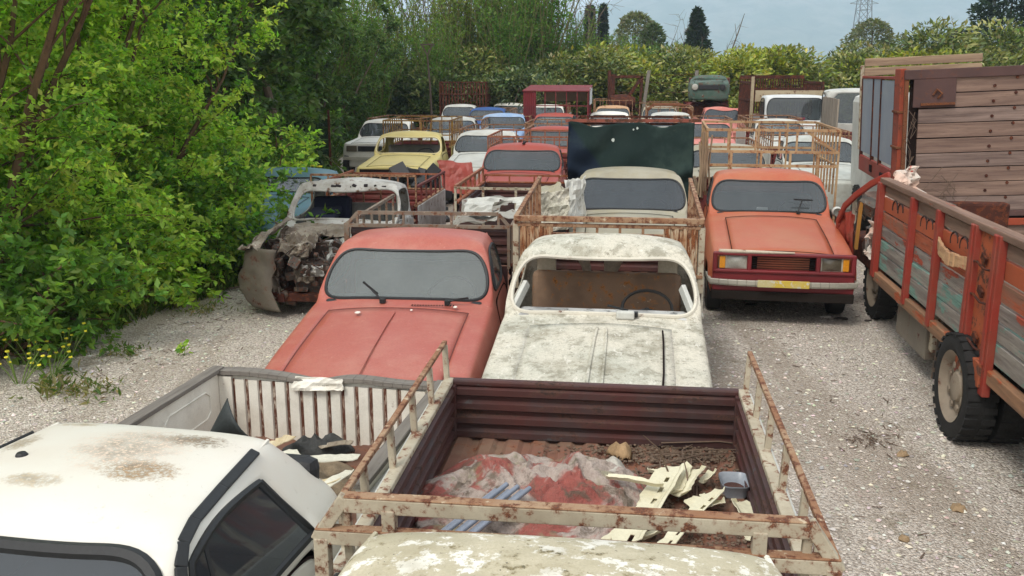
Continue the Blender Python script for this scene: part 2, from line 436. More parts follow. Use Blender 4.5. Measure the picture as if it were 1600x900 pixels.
    F = {}
    def face(tag_, *keys): F.setdefault(tag_, []).append([K[k] for k in keys])
    for j in range(J):
        for i in range(-3, 3):
            tg = 'hood' if (abs(i + .5) < 2 and 1 <= j < J - 1) else 'body'
            face(tg, ('h', j, i), ('h', j, i + 1), ('h', j + 1, i + 1), ('h', j + 1, i))
    SJ = list(range(J + 1)) + ['D1', 'D2', 'D3', 'R']
    def top(cn, sg): return ('h', cn, 3 * sg) if isinstance(cn, int) else ('c', cn, 0, sg)
    for a, b in zip(SJ[:-1], SJ[1:]):
        for sg in (-1, 1):
            for k in range(0, 4):
                A = top(a, sg) if k == 0 else ('s', a, k, sg); B = top(b, sg) if k == 0 else ('s', b, k, sg)
                tg = 'body'
                if a in ('D1', 'D2') and k < 3: tg = 'door%d' % sg
                if a == 1 and k >= 2: continue          # wheel arch
                if a == 2 and k >= 2 and J > 4: 
                    if k == 3: continue
                face(tg, A, B, ('s', b, k + 1, sg), ('s', a, k + 1, sg))
    def nk(k, i):
        if k == 0: return ('h', 0, i)
        return ('n', k, i) if abs(i) < 3 else ('s', 0, k, 1 if i > 0 else -1)
    for k in range(4):
        for i in range(-3, 3):
            if (k, i) in p['holes']: continue
            face('body', nk(k, i), nk(k, i + 1), nk(k + 1, i + 1), nk(k + 1, i))
    def gk(v, i):
        if v == 0: return ('h', J, i)
        return ('g', v, i) if abs(i) < 3 else ('c', 'C', v, 1 if i > 0 else -1)
    for v in range(3):
        for i in range(-3, 3):
            tg = 'ws' if (v == 1 and abs(i + .5) < 2) else 'body'
            face(tg, gk(v, i), gk(v, i + 1), gk(v + 1, i + 1), gk(v + 1, i))
    for sg in (-1, 1):
        for a, b in (('C', 'D1'), ('D1', 'D2'), ('D2', 'D3'), ('D3', 'R')):
            for v in range(3):
                tg = ('sg%d' % sg) if (v == 1 and a in ('D1', 'D2')) else 'body'
                face(tg, ('c', a, v, sg), ('c', b, v, sg), ('c', b, v + 1, sg), ('c', a, v + 1, sg))
    def rk_(v, i): return ('r', v, i) if abs(i) < 3 else ('c', 'R', v, 1 if i > 0 else -1)
    for v in range(3):
        for i in range(-3, 3):
            tg = 'rg' if (v == 1 and abs(i + .5) < 2) else 'body'
            face(tg, rk_(v, i), rk_(v, i + 1), rk_(v + 1, i + 1), rk_(v + 1, i))
    def rl(k, i):
        if k == 0: return rk_(0, i)
        return ('rk', k, i) if abs(i) < 3 else ('s', 'R', k, 1 if i > 0 else -1)
    for k in range(4):
        for i in range(-3, 3): face('body', rl(k, i), rl(k, i + 1), rl(k + 1, i + 1), rl(k + 1, i))
    def tk(m_, i):
        if m_ < 0: return gk(3, i)
        if m_ > 2: return rk_(3, i)
        return ('t', m_, i) if abs(i) < 3 else ('c', ('D1', 'D2', 'D3')[m_], 3, 1 if i > 0 else -1)
    for m_ in range(-1, 3):
        for i in range(-3, 3): face('body', tk(m_, i), tk(m_, i + 1), tk(m_ + 1, i + 1), tk(m_ + 1, i))
    creases = {}
    def crease(a, b, v): creases[frozenset((K[a], K[b]))] = v
    for j in range(J):
        for sg in (-1, 1):
            crease(('h', j, 2 * sg), ('h', j + 1, 2 * sg), .25)
            crease(('h', j, 3 * sg), ('h', j + 1, 3 * sg), p.get('shoulder', .35))
    for a, b in (('C', 'D1'), ('D1', 'D2'), ('D2', 'D3'), ('D3', 'R')):
        for sg in (-1, 1):
            crease(('c', a, 0, sg), ('c', b, 0, sg), .4); crease(('c', a, 3, sg), ('c', b, 3, sg), .45)
    for i in range(-3, 3): crease(nk(0, i), nk(0, i + 1), .45)
    sharpv = {K[('h', j, s_)] for j in (1, J - 1) for s_ in (-2, 2)}
    if p.get('sharpside'): sharpv |= {K[('c', a_, b_, s_)] for a_, b_ in (('D1', 2), ('D3', 2), ('D3', 1), ('D1', 1)) for s_ in (-1, 1)}
    def mesh(name, faces, mats, parent, extra=None, thick=0.0):
        used = sorted({i for f in faces for i in f}); ix = {u: n for n, u in enumerate(used)}
        me = bpy.data.meshes.new(name)
        me.from_pydata([V[u] for u in used], [], [[ix[i] for i in f] for f in faces])
        bm = bmesh.new(); bm.from_mesh(me); bm.verts.ensure_lookup_table()
        bmesh.ops.recalc_face_normals(bm, faces=bm.faces)
        cl = bm.edges.layers.float.new('crease_edge')
        for e in bm.edges:
            c_ = creases.get(frozenset((used[e.verts[0].index], used[e.verts[1].index])))
            if c_: e[cl] = c_
        cv = bm.verts.layers.float.new('crease_vert')
        for v_ in bm.verts:
            if used[v_.index] in sharpv: v_[cv] = 1.0
        bm.to_mesh(me); bm.free()
        me.polygons.foreach_set('use_smooth', [True] * len(me.polygons))
        for m in mats: me.materials.append(m)
        o = bpy.data.objects.new(name, me); link(o, parent)
        s = o.modifiers.new('subsurf', 'SUBSURF'); s.levels = s.render_levels = p.get('lev', 2)
        if thick:
            t = o.modifiers.new('solid', 'SOLIDIFY'); t.thickness = thick; t.offset = -1
        return o
    def loop(keys): return [V[K[k]].copy() for k in keys]
    def ring(name, keys, r, mat, parent, off=0.0):
        m = MB(); m.tube(spline(loop(keys), 3, [K[k] in sharpv for k in keys]), r, 6, True); return m.build(name, mat, parent)
    out = {}
    out['body'] = mesh('body', F['body'] + ([] if door else F['door1'] + F['door-1']) + ([] if 'hood' in skip or hoodmat is not None else []), [body], root, thick=.012)
    if 'hood' not in skip:
        h = mesh('hood', F['hood'], [hoodmat or body], root, thick=.01); out['hood'] = h
        if seam:
            hk = [('h', 1, i) for i in range(-2, 3)] + [('h', j, 2) for j in range(2, J)] + [('h', J - 1, i) for i in range(1, -3, -1)] + [('h', j, -2) for j in range(J - 2, 1, -1)]
            ring('hood_gap', hk, p['seamr'], p.get('seammat', M['seam']), h)
    if door:
        for sg in (-1, 1):
            if 'door%d' % sg in skip: continue
            d = mesh('door', F['door%d' % sg], [body], root, thick=.01)
            dk = [('c', c_, 0, sg) for c_ in ('D1', 'D2', 'D3')] + [('s', 'D3', k, sg) for k in (1, 2, 3)] + [('s', 'D2', 3, sg), ('s', 'D1', 3, sg), ('s', 'D1', 2, sg), ('s', 'D1', 1, sg)]
            if seam: ring('door_gap', dk, .006, M['seam'], d)
            hb = MB(); hb.bar((sg * (Wd + .012), Lc - .32, zb - .16), (sg * (Wd + .012), Lc - .2, zb - .16), .018, .022); hb.build('handle', M['chrome'], d, .004)
    wk = [('g', 1, i) for i in range(-2, 3)] + [('g', 2, i) for i in range(2, -3, -1)]
    sm = sealmat or M['seal']
    if glass is not None and 'ws' not in skip:
        w = mesh('windshield', F['ws'], [glass], root); out['ws'] = w
        ring('rubber_seal', wk, p['sealr'], sm, w)
        if trim: ring('trim_strip', [k for k in wk], .0155, trim, w).location = (0, -.004, .002)
    elif sealmat is not None: ring('window_frame', wk, .016, sealmat, root)
    if glass is not None and 'rg' not in skip:
        w = mesh('rear_window', F['rg'], [glass], root)
    if sidewin:
        for sg in (-1, 1):
            if 'sg%d' % sg in skip or glass is None: continue
            w = mesh('side_window', F['sg%d' % sg], [p.get('sideglass', M['glass2'])], root)
            kk = [('c', c_, 1, sg) for c_ in ('D1', 'D2', 'D3')] + [('c', c_, 2, sg) for c_ in ('D3', 'D2', 'D1')]
            ring('rubber_seal', kk, p.get('sidesealr', .012), sm, w)
            # quarter-light bar
            m = MB(); a = V[K[('c', 'D1', 1, sg)]].lerp(V[K[('c', 'D2', 1, sg)]], .5); b = V[K[('c', 'D1', 2, sg)]].lerp(V[K[('c', 'D2', 2, sg)]], .5)
            m.bar(a, b, .012); m.build('quarter_light_bar', sm, w)
    # gutters
    for sg in (-1, 1):
        g = MB(); g.tube([V[K[('c', c_, 3, sg)]] + Vector((sg * -.004, 0, -.012)) for c_ in ('C', 'D1', 'D2', 'D3', 'R')], .009, 6); g.build('roof_gutter', p.get('gutter', body), root)
    # floor and inner box
    u = MB(); u.box((0, (n0 + Lc) / 2 + .1, .36), ((Wd - .12) * 2, Lc - n0 - .35, .16)); u.build('chassis', M['under'], root)
    if seats is not None:
        s = MB(); s.box((0, Lc - .42, .60), (1.2, .46, .16)); s.build('seat', seats, root, .05)
        s = MB(); s.box((0, Lc - .17, .86), (1.22, .13, .48), Matrix.Rotation(-.18, 3, 'X')); s.build('backrest', seats, root, .05)
        s = MB(); s.box((0, .17, zb - .03), (1.24, .24, .12)); s.box((0, .30, zb - .2), (1.2, .05, .22)); s.build('dashboard', p.get('dash', M['dark']), root, .03)
        t = MB(); cx_, cy_, cz_ = p.get('wheelx', .33), .42, zb + .0
        rot = Matrix.Rotation(R(35), 3, 'X')
        t.tube([Vector((cx_, cy_, cz_)) + rot @ Vector((.19 * math.cos(a), .19 * math.sin(a), 0)) for a in [2 * math.pi * i / 24 for i in range(24)]], .013, 6, True)
        for a in (R(200), R(340)): t.bar(Vector((cx_, cy_, cz_)), Vector((cx_, cy_, cz_)) + rot @ Vector((.19 * math.cos(a), .19 * math.sin(a), 0)), .03, .012)
        t.tube([Vector((cx_, cy_, cz_)), Vector((cx_, cy_ - .22, cz_ - .18))], .022, 8)
        t.build('steering_wheel', M['steer'], root)
    out['V'] = V; out['K'] = K; out['p'] = p
    return out

def wipers(root, p, spots, mat=None):
    """spots: (x, base y, base z, dx, dy, dz of the tip)"""
    for x, y, z, dx, dy, dz in spots:
        m = MB(); m.tube([(x, y, z), (x + dx * .55, y + dy * .5, z + dz * .5 + .015)], .007, 6)
        m.bar((x + dx * .25, y + dy * .3, z + dz * .3 + .012), (x + dx, y + dy, z + dz + .012), .012, .014)
        m.box((x, y, z), (.04, .05, .03)); m.build('wiper', mat or M['seal'], root)

# ------------------------------------------------------------------ load bed
def corr(mb, O, U, Vv, N, nr, depth, flat=.55, back=.02):
    """ribbed steel panel: O corner, U along the ribs, Vv across them, N face normal"""
    O, U, Vv, N = map(Vector, (O, U, Vv, N)); prof = [(0, 0)]
    for i in range(nr):
        a = (i + .5) / nr; w = .5 / nr * flat
        prof += [(a - w * 1.35, 0), (a - w * .75, depth), (a + w * .75, depth), (a + w * 1.35, 0)]
    prof += [(1, 0)]
    n = len(prof)
    vs = [O + Vv * a + N * d for a, d in prof] + [O + U + Vv * a + N * d for a, d in prof]
    mb.add(vs, [(i, i + 1, n + i + 1, n + i) for i in range(n - 1)], False)
    b = [O - N * back, O + U - N * back, O + U + Vv - N * back, O + Vv - N * back]
    mb.add(b, [(0, 1, 2, 3)], False)
    mb.add([vs[0], vs[n], b[1], b[0]], [(0, 1, 2, 3)], False); mb.add([vs[n - 1], vs[2 * n - 1], b[2], b[3]], [(0, 1, 2, 3)], False)
    mb.add([vs[0], vs[n - 1], b[3], b[0]], [(0, 1, 2, 3)], False); mb.add([vs[n], vs[2 * n - 1], b[2], b[1]], [(0, 1, 2, 3)], False)

def bed(root, y0, y1, hw, zf, zt, wall, floor, lip, out=None, ribs=4, flrib=9, depth=.022, front=True, vertical_tail=False, wheels=True):
    m = MB(); corr(m, (-hw, y0, zf), (0, y1 - y0, 0), (2 * hw, 0, 0), (0, 0, 1), flrib, .02); m.build('bed_floor', floor, root)
    for sg in (-1, 1):
        m = MB(); corr(m, (sg * hw, y0, zf), (0, y1 - y0, 0), (0, 0, zt - zf), (-sg, 0, 0), ribs, depth, back=.03); o = m.build('side_wall', wall, root)
        l = MB(); l.box((sg * (hw + .01), (y0 + y1) / 2, zt + .012), (.055, y1 - y0 + .04, .03)); l.build('wall_rim', lip, o, .006)
        if out:
            s = MB(); s.box((sg * (hw + .043), (y0 + y1) / 2, (zt + .34) / 2 + .02), (.02, y1 - y0, zt - .36)); s.build('outer_panel', out, root, .006)
    m = MB()
    if vertical_tail: corr(m, (-hw + .02, y1, zf), (0, 0, zt - zf), (2 * hw - .04, 0, 0), (0, -1, 0), vertical_tail, depth, back=.03)
    else: corr(m, (-hw + .03, y1, zf), (2 * hw - .06, 0, 0), (0, 0, zt - zf), (0, -1, 0), ribs, depth, back=.03)
    t = m.build('tailgate', wall, root)
    l = MB(); l.box((0, y1 + .012, zt + .006), (2 * hw - .06, .05, .024)); l.build('wall_rim', lip, t, .005)
    if front:
        m = MB(); corr(m, (-hw + .03, y0, zf), (2 * hw - .06, 0, 0), (0, 0, zt - zf), (0, 1, 0), ribs, depth, back=.02); m.build('front_wall', wall, root)
    m = MB()
    for sg in (-1, 1): m.box((sg * (hw - .008), y1 - .012, (zf + zt) / 2), (.055, .07, zt - zf))
    m.build('rear_corner_post', wall, root, .006)
    m = MB()
    for sg in (-1, 1): m.box((sg * .38, (y0 + y1) / 2, zf - .12), (.08, y1 - y0, .12))
    m.box((0, y1 - .05, zf - .14), (1.2, .06, .1)); m.build('frame_rails', M['under'], root)
    if wheels:
        for sg in (-1, 1): wheel(root, sg * (hw - .08), (y0 + y1) / 2 + .1)

def rail_side(root, x, y0, y1, z0, z1, n, mat, w=.03, mids=(), name='side_rail', slope=0.0, xb=None):
    xb = x if xb is None else xb
    m = MB()
    m.bar((x, y0, z1), (x, y1, z1 + slope), w, w)
    for z in mids: m.bar((x, y0, z), (x, y1, z), w * .8, w * .8)
    for i in range(n):
        t = (i + .02) / (n - 1) * .98 if n > 1 else .5
        y = y0 + (y1 - y0) * t; m.bar((xb, y, z0), (x, y, z1 + slope * t), w * .75, w * .75)
    return m.build(name, mat, root)
def rail_cross(root, y, x0, x1, z0, z1, n, mat, w=.03, mids=(), name='front_rail'):
    m = MB()
    m.bar((x0, y, z1), (x1, y, z1), w, w)
    for z in mids: m.bar((x0, y, z), (x1, y, z), w * .8, w * .8)
    for i in range(n):
        x = x0 + (x1 - x0) * i / (n - 1); m.bar((x, y, z0), (x, y, z1), w * .75, w * .75)
    return m.build(name, mat, root)

def front_wheels(root, p=None, hw=.66, y=-.88):
    for sg in (-1, 1): wheel(root, sg * hw, y)
def at_ws(px, py, head, z=.97, s=1.0):
    """ground place of a pickup from where the middle of its windscreen foot is seen"""
    q = at(px, py, z); return Vector((q.x, q.y, 0))
# ================================================================== crumpled sheet helper
def crumple(name, O, U, Vv, mat, amp=.06, fr=4.0, seed=1.0, nu=14, nv=12, parent=None, edge=.12, thick=.006, hole=None, smooth=False):
    O, U, Vv = Vector(O), Vector(U), Vector(Vv); N = U.cross(Vv).normalized(); m = MB(); ok = {}; vs = []
    for j in range(nv + 1):
        for i in range(nu + 1):
            u, v = i / nu, j / nv
            e = edge * (.5 + .5 * nz(u * 3 + seed, v * 3, seed)) 
            uu = u + (e if i == 0 else -e if i == nu else 0) * (1 + nz(v * 7, seed)); vv = v + (e if j == 0 else -e if j == nv else 0) * (1 + nz(u * 7, seed + 3))
            d = amp * (nz(u * fr + seed, v * fr, seed * 2) * 1.2 + abs(nz(u * fr * 2 + seed, v * fr * 2, 4)) * .8 + .35 * nz(u * fr * 5, v * fr * 5, seed))
            if hole and ((u - hole[0]) / hole[2]) ** 2 + ((v - hole[1]) / hole[3]) ** 2 < 1: continue
            ok[(i, j)] = len(vs); vs.append(O + U * uu + Vv * vv + N * d)
    fs = [tuple(ok[k] for k in q) for i in range(nu) for j in range(nv) for q in [((i, j), (i + 1, j), (i + 1, j + 1), (i, j + 1))] if all(k in ok for k in q)]
    m.add(vs, fs, smooth); o = m.build(name, mat, parent)
    if smooth: o.data.set_sharp_from_angle(angle=R(30))
    s = o.modifiers.new('solid', 'SOLIDIFY'); s.thickness = thick
    return o

# ------------------------------------------------------------------ paints
P_salmon = weathered("faded_salmon_paint", C(166, 86, 73), C(170, 100, 88), tone=.7, rust=.72, rustcol=C(126, 62, 50), rust2=C(96, 56, 46), chip=.70, gritamp=.42, chipcol=C(214, 178, 164), rough=.45, dirt=.45, dirtcol=C(178, 126, 108), speck=.3, speckcol=C(206, 160, 146), bump=.08, spec=.4)
kk = NT('grimy_white_paint')
n1 = kk.noise(1.6, 5, .6); n2 = kk.noise(6.5, 10, .74); n3 = kk.noise(34, 6, .75); n4 = kk.noise(90, 4, .7); n5 = kk.noise(3.2, 8, .7, kk.mapc(loc=(5, 2, 8))); n6 = kk.noise(13, 8, .72, kk.mapc((1.6, .6, 1), loc=(1, 9, 3)))
col = kk.mix(kk.rng(n1, .38, .64, 0, .7), C(206, 200, 184), C(182, 183, 170))
col = kk.mix(kk.rng(n5, .47, .66, 0, .75), col, C(146, 140, 122))
col = kk.mix(kk.rng(n2, .50, .60, 0, .55), col, C(124, 118, 100))
col = kk.mix(kk.rng(n6, .57, .63, 0, .8), col, C(216, 212, 200))
col = kk.mix(kk.rng(n3, .55, .66, 0, .6), col, C(96, 90, 76))
col = kk.mix(kk.rng(n3, .66, .70, 0, .9), col, C(58, 52, 46))
col = kk.mix(kk.rng(n4, .35, .7, 0, .3), col, C(120, 114, 98))
col = kk.mix(kk.rng(n2, .69, .73, 0, .9), col, C(112, 82, 60))
kk.l(kk.bsdf(col, .85, 0, .2, kk.bump(kk.math('ADD', n2, kk.math('ADD', n3, kk.math('MULTIPLY', n4, .5))), .45, .01)), kk.out.inputs[0]); P_dirty = kk.m
P_orange = weathered('faded_orange_paint', C(170, 86, 58), C(168, 106, 74), tone=.7, rust=.745, chip=.70, chipcol=C(208, 160, 140), rough=.45, dirt=.25, dirtcol=C(180, 124, 92), bump=.06)
P_crimson = weathered('old_red_paint', C(122, 38, 42), C(98, 34, 38), tone=.6, rust=.7, chip=.66, chipcol=C(206, 196, 182), rough=.45)
P_white = weathered('old_white_paint', C(226, 224, 214), C(206, 203, 192), tone=.5, rust=.765, rustcol=C(140, 104, 66), rust2=C(84, 66, 50), chip=1, rough=.45, dirt=.16, dirtcol=C(196, 176, 146), speck=.3, bump=.05, spec=.4)
P_grey = weathered('grey_beige_paint', C(160, 155, 138), C(134, 128, 110), tone=.8, rust=.72, chip=.7, chipcol=C(196, 190, 170), rough=.6, dirt=.5, dirtcol=C(150, 138, 104), speck=.3)
P_yellow = weathered('pale_yellow_paint', C(198, 182, 116), C(184, 168, 112), tone=.6, rust=.72, chip=.72, rough=.55, dirt=.2)
P_blue = weathered('pale_blue_paint', C(130, 160, 196), C(170, 184, 200), tone=.7, rust=.74, chip=.7, rough=.5)
P_deepblue = weathered('deep_blue_paint', C(36, 78, 140), tone=.4, rust=.74, chip=.74, rough=.5)
P_teal = weathered('faded_teal_paint', C(96, 132, 146), C(110, 140, 150), tone=.5, rust=.7, chip=.7, rough=.7, dirt=.3)
P_green = weathered('dull_green_paint', C(62, 88, 76), C(92, 108, 98), tone=.8, rust=.58, chip=.62, chipcol=C(150, 156, 148), rough=.7, dirt=.5, dirtcol=C(60, 56, 50))
P_red = weathered('brick_red_paint', C(158, 66, 54), C(144, 64, 54), tone=.6, rust=.72, chip=.7, chipcol=C(206, 160, 140), rough=.5, dirt=.2)
P_pink = weathered('washed_pink_red_paint', C(196, 112, 100), C(204, 140, 126), tone=.7, rust=.7, chip=.62, chipcol=C(216, 196, 184), rough=.55)
P_whiteb = weathered('chalky_white_paint', C(196, 196, 188), C(166, 168, 162), tone=.6, rust=.72, chip=.74, rough=.55, dirt=.3)

def car_point(root, x, y, z):
    return root.matrix_basis @ Vector((x, y, z))

# ================================================================== near pickup with the load of junk
near = thing('pickup_truck', 'pickup with peeling cream roof and a rusty open bed holding cloth and broken panels', 'pickup', (.035, 1.50, 0), 7.0)
cab(near, dict(hw=.73, wf=.60, wr=.60, zr=1.365, Lc=1.13, crown=.05, hood=[(-1.2, .74, .70), (-1.15, .80, .75), (-.8, .885, .83), (-.45, .935, .885), (-.12, .965, .925)]), 
    weathered('peeling_cream_paint', C(196, 186, 160), C(168, 160, 134), tone=.9, rust=.60, rustcol=C(140, 128, 96), rust2=C(92, 86, 66), chip=.53, chipcol=C(224, 220, 208), rough=.75, dirt=.5, dirtcol=C(150, 140, 112), gritamp=.45, speck=.8, bump=.4, scale=1.7), M['glass'], seats=M['seat'])
front_wheels(near, y=-.7)
NB0, NB1, NHW, NZF, NZT = 1.22, 3.42, .805, .65, .985
bed(near, NB0, NB1, NHW, NZF, NZT, M['bedrust'], M['bedfloor'], M['railwhite'], out=P_whiteb, ribs=4, flrib=11, depth=.028)
m = MB(); m.box((0, NB1 + .008, NZT + .008), (2 * NHW + .06, .055, .035)); m.build('tailgate_cap', M['bedrust'], near, .01)
for sg in (-1, 1):
    m = MB(); x = sg * (NHW + .035)
    m.cur = 1; m.bar((x, NB0 + .03, 1.2), (x, NB1 + .03, 1.215), .026, .022); m.cur = 0
    for i, y in enumerate((NB0 + .28, 1.78, 2.2, 2.62, 3.02, NB1 + .02)): m.bar((x - sg * .01, y, NZT + .02), (x, y, 1.2), .03, .03)
    m.build('side_rail', [M['railwhite'], M['railrust']], near, .004)
m = MB(); x = NHW + .04; y = NB0 + .02
m.bar((-x, y, 1.195), (x, y, 1.195), .045, .05); m.bar((-x + .1, y + .01, 1.31), (x - .1, y + .01, 1.31), .045, .052); m.cur = 1; m.bar((-x + .1, y + .01, 1.339), (x - .1, y + .01, 1.339), .046, .008); m.bar((-x, y, 1.223), (x, y, 1.223), .046, .008); m.cur = 0
for sg in (-1, 1):
    m.bar((sg * x, y + .002, 1.18), (sg * (x - .1), y + .012, 1.33), .042, .042)
    m.bar((sg * (x - .25), y + .004, 1.21), (sg * (x - .25), y + .004, 1.30), .045, .045)
    m.bar((sg * (x - .02), y, .72), (sg * (x - .02), y, 1.19), .05, .05)
    m.bar((sg * (x - .1), y + .06, NZT), (sg * (x - .1), y + .012, 1.3), .03, .03)
m.build('front_rail', [M['railwhite'], M['railrust']], near, .005)

# ---- the junk on its floor (each piece a thing)
def nb(x, y, z=NZF + .016):
    a = R(7.0); return Vector((.035 + x * math.cos(a) + y * math.sin(a), 1.50 - x * math.sin(a) + y * math.cos(a), z))
def nbp(px, py, z=NZF + .02): q = at(px, py, z); return q
# cloth heap
def cloth(outline_c, rx, ry, h, seed, mat, name, n=64, z0=NZF + .02, lumps=(), ang=0.0, base=.015):
    cx_, cy_ = outline_c; m = MB(); vs = []; ok = {}
    ca, sa = math.cos(ang), math.sin(ang)
    for j in range(n + 1):
        for i in range(n + 1):
            u, v = i / n * 2 - 1, j / n * 2 - 1
            rr = math.hypot(u, v); th = math.atan2(v, u)
            lim = .80 + .20 * nz(math.cos(th) * 1.4 + seed, math.sin(th) * 1.4, seed * .7)
            X, Y = u * rx, v * ry
            t = max(0.0, 1 - (rr / lim) ** 2)
            wx = X + .10 * nz(X * 5, Y * 5, seed + 9); wy = Y + .10 * nz(X * 5 + 7, Y * 5, seed)
            fold = (1 - abs(nz(wx * 3.6 + seed, wy * 3.6, 1.3)) * 2.2) * .55 + (1 - abs(nz(wx * 8 + 4, wy * 8 + seed, 2.1)) * 2.4) * .42 + (1 - abs(nz(wx * 17 - wy * 7, wy * 14, 7 + seed)) * 2) * .17
            z = h * (t ** .6) * (.35 + fold) 
            for lx, ly, lr, lh in lumps: z += lh * math.exp(-((u - lx) ** 2 + (v - ly) ** 2) / lr ** 2) * (t ** .4)
            if rr > lim: continue
            ok[(i, j)] = len(vs); vs.append((cx_ + X * ca - Y * sa, cy_ + X * sa + Y * ca, z0 + max(z, .004)))
    fs = [(ok[(i, j)], ok[(i + 1, j)], ok[(i + 1, j + 1)], ok[(i, j + 1)]) for i in range(n) for j in range(n) if all(k in ok for k in ((i, j), (i + 1, j), (i + 1, j + 1), (i, j + 1)))]
    m.add(vs, fs, True); o = m.build(name, mat)
    s = o.modifiers.new('solid', 'SOLIDIFY'); s.thickness = .006
    return o
kk = NT('stained_blanket')
co1 = kk.noise(2.6, 5, .6, dist=1.2); co2 = kk.noise(5.5, 6, .7, kk.mapc(loc=(3, 5, 1)), dist=.8); co3 = kk.noise(38, 4, .7)
col = kk.mix(kk.rng(co1, .47, .56), C(172, 158, 148), C(152, 88, 80))
col = kk.mix(kk.rng(co2, .50, .62, 0, .85), col, C(104, 94, 82))
col = kk.mix(kk.rng(kk.noise(3.3, 5, .6, kk.mapc(loc=(8, 8, 2))), .58, .66, 0, .7), col, C(138, 136, 106))
col = kk.mix(kk.rng(co3, .3, .75, 0, .35), col, C(90, 74, 66))
kk.l(kk.bsdf(col, .95, 0, .1, kk.bump(kk.math('ADD', co3, co2), .8, .02)), kk.out.inputs[0]); M['blanket'] = kk.m
q = nbp(830, 785)
tag(cloth((q.x - .0, q.y + .02), .72, .62, .10, 2.0, M['blanket'], 'blanket', n=110, lumps=((-.15, .1, .35, .07), (.5, .4, .3, .09), (.1, -.5, .3, .06)), ang=-.1), 'crumpled red and grey stained blanket spread in the rusty pickup bed', 'blanket')
q = nbp(960, 760)
tag(cloth((q.x, q.y), .14, .28, .06, 5.5, plain('grey_plastic_sheet', C(176, 170, 158), .6, var=.5, scale=5), 'plastic_sheet', n=50, lumps=((0, .5, .5, .05),)), 'dirty pale plastic sheet bunched beside the red blanket in the rusty bed', 'plastic sheet')
q = nbp(968, 716)
tag(cloth((q.x + .01, q.y + .02), .09, .10, .09, 8.2, plain('tan_rag_cloth', C(158, 130, 96), .9, var=.6, scale=9), 'rag', n=34), 'small tan rag heaped near the tailgate of the rusty bed', 'rag')
q = nbp(944, 808)
tag(cloth((q.x, q.y), .055, .10, .05, 3.3, plain('blue_plastic', C(60, 120, 178), .45, var=.5, scale=20), 'plastic_bag', n=26), 'crumpled bright blue plastic bag between the blanket and the cream panels', 'plastic bag')
# grey blue poles
a0, b0 = nbp(682, 838, .80), nbp(775, 766, .86)
polem = plain('blue_grey_pole', C(132, 138, 150), .35, metal=.3, var=.35)
for i in range(6):
    off = Vector((.028 * i + .004 * (i % 2), -.006 * i, (.018 if i % 2 else 0)))
    m = MB(); d = (b0 - a0).normalized()
    m.tube([a0 + off - d * (.16 + .02 * hsh(i, 3)), b0 + off + d * (.03 * hsh(i))], .0115, 10)
    tag(m.build('pole', polem), 'thin blue grey metal pole in the bundle lying on the red blanket', 'pole', 'bundle of metal poles on the blanket')
# cream broken plastic panels
creamm = weathered('cream_plastic', C(220, 214, 186), C(206, 198, 166), tone=.6, rust=1, chip=1, rough=.55, dirt=.3, dirtcol=C(160, 146, 116), bump=.08)
def shard(p0, p1, w, label, seed, z=.69, tilt=.0, slots=False, curl=.02, name='broken_panel', mat=None, cat='panel', grp=None):
    """long broken strip of moulded plastic from p0 to p1"""
    p0, p1 = Vector(p0), Vector(p1); d = p1 - p0; L = d.length; d.normalize(); s = Vector((d.y, -d.x, 0)).normalized(); up = s.cross(d)
    if up.z < 0: up = -up
    r_ = random.Random(seed); n = 14; m = MB(); vs = []; wl = []; wr_ = []
    for i in range(n + 1):
        e = 1.0 if 0 < i < n else r_.uniform(.35, .8)
        if 0 < i < n and r_.random() < .22: e = r_.uniform(.6, .85)
        wl.append(w * .5 * e * r_.uniform(.9, 1.05)); wr_.append(w * .5 * (1 if 0 < i < n else e) * r_.uniform(.93, 1.03))
    ts = (-1, -.45, 0, .3, .62, .8, 1); hs = (0, 0, .0, 0, .35, .9, .95) if slots else (.15, .0, 0, .05, .1, .5, .9)
    nc = len(ts); bend = r_.uniform(-.012, .012); ca = r_.uniform(-.3, .3)
    for i in range(n + 1):
        f = i / n; sk = (r_.uniform(-.5, .5) * w * .4) if i in (0, n) else 0
        for t, h in zip(ts, hs):
            off = t * (wr_[i] if t > 0 else wl[i])
            vs.append(p0 + d * (L * f + sk * t) + s * (off + bend * math.sin(3.1 * f)) + up * (h * min(curl, .03) * 1.3 + tilt * off + .02 + .005 * math.sin(3.1 * f) + .005 * nz(f * 6 + seed, t * 2)))
    fs = []
    for i in range(n):
        for j in range(nc - 1):
            if slots and j == 2 and i % 2 and 0 < i < n - 1: continue
            fs.append((i * nc + j, i * nc + j + 1, (i + 1) * nc + j + 1, (i + 1) * nc + j))
    m.add(vs, fs, False); o = m.build(name, mat or creamm)
    q = o.modifiers.new('solid', 'SOLIDIFY'); q.thickness = .004
    return tag(o, label, cat, grp)
Z1 = NZF + .05
def S(px, py, z=Z1): return nbp(px, py, z)
G1 = 'broken cream panels on the rusty bed floor'
shard(S(972, 862, .72), S(1050, 736, .75), .14, 'longest cream panel strip, slanting across the bed from the front rail', 1, slots=True, grp=G1)
shard(S(948, 752, .78), S(1034, 766, .78), .075, 'cream strip lying crosswise over the pale plastic sheet', 2, grp=G1)
shard(S(1042, 778, .70), S(1060, 735, .72), .15, 'short broad cream panel fragment behind the slotted strips', 3, grp=G1)
shard(S(1058, 782, .70), S(1088, 740, .73), .13, 'bent cream fragment with a thin stick standing against it', 4, tilt=.3, grp=G1)
shard(S(1034, 866, .70), S(1124, 771, .72), .085, 'slotted cream strip nearest the grey tray, slanting to the front rail', 5, slots=True, grp=G1)
shard(S(1080, 802, .69), S(1120, 788, .70), .15, 'flat cream scrap tucked under the slotted strip', 6, grp=G1)
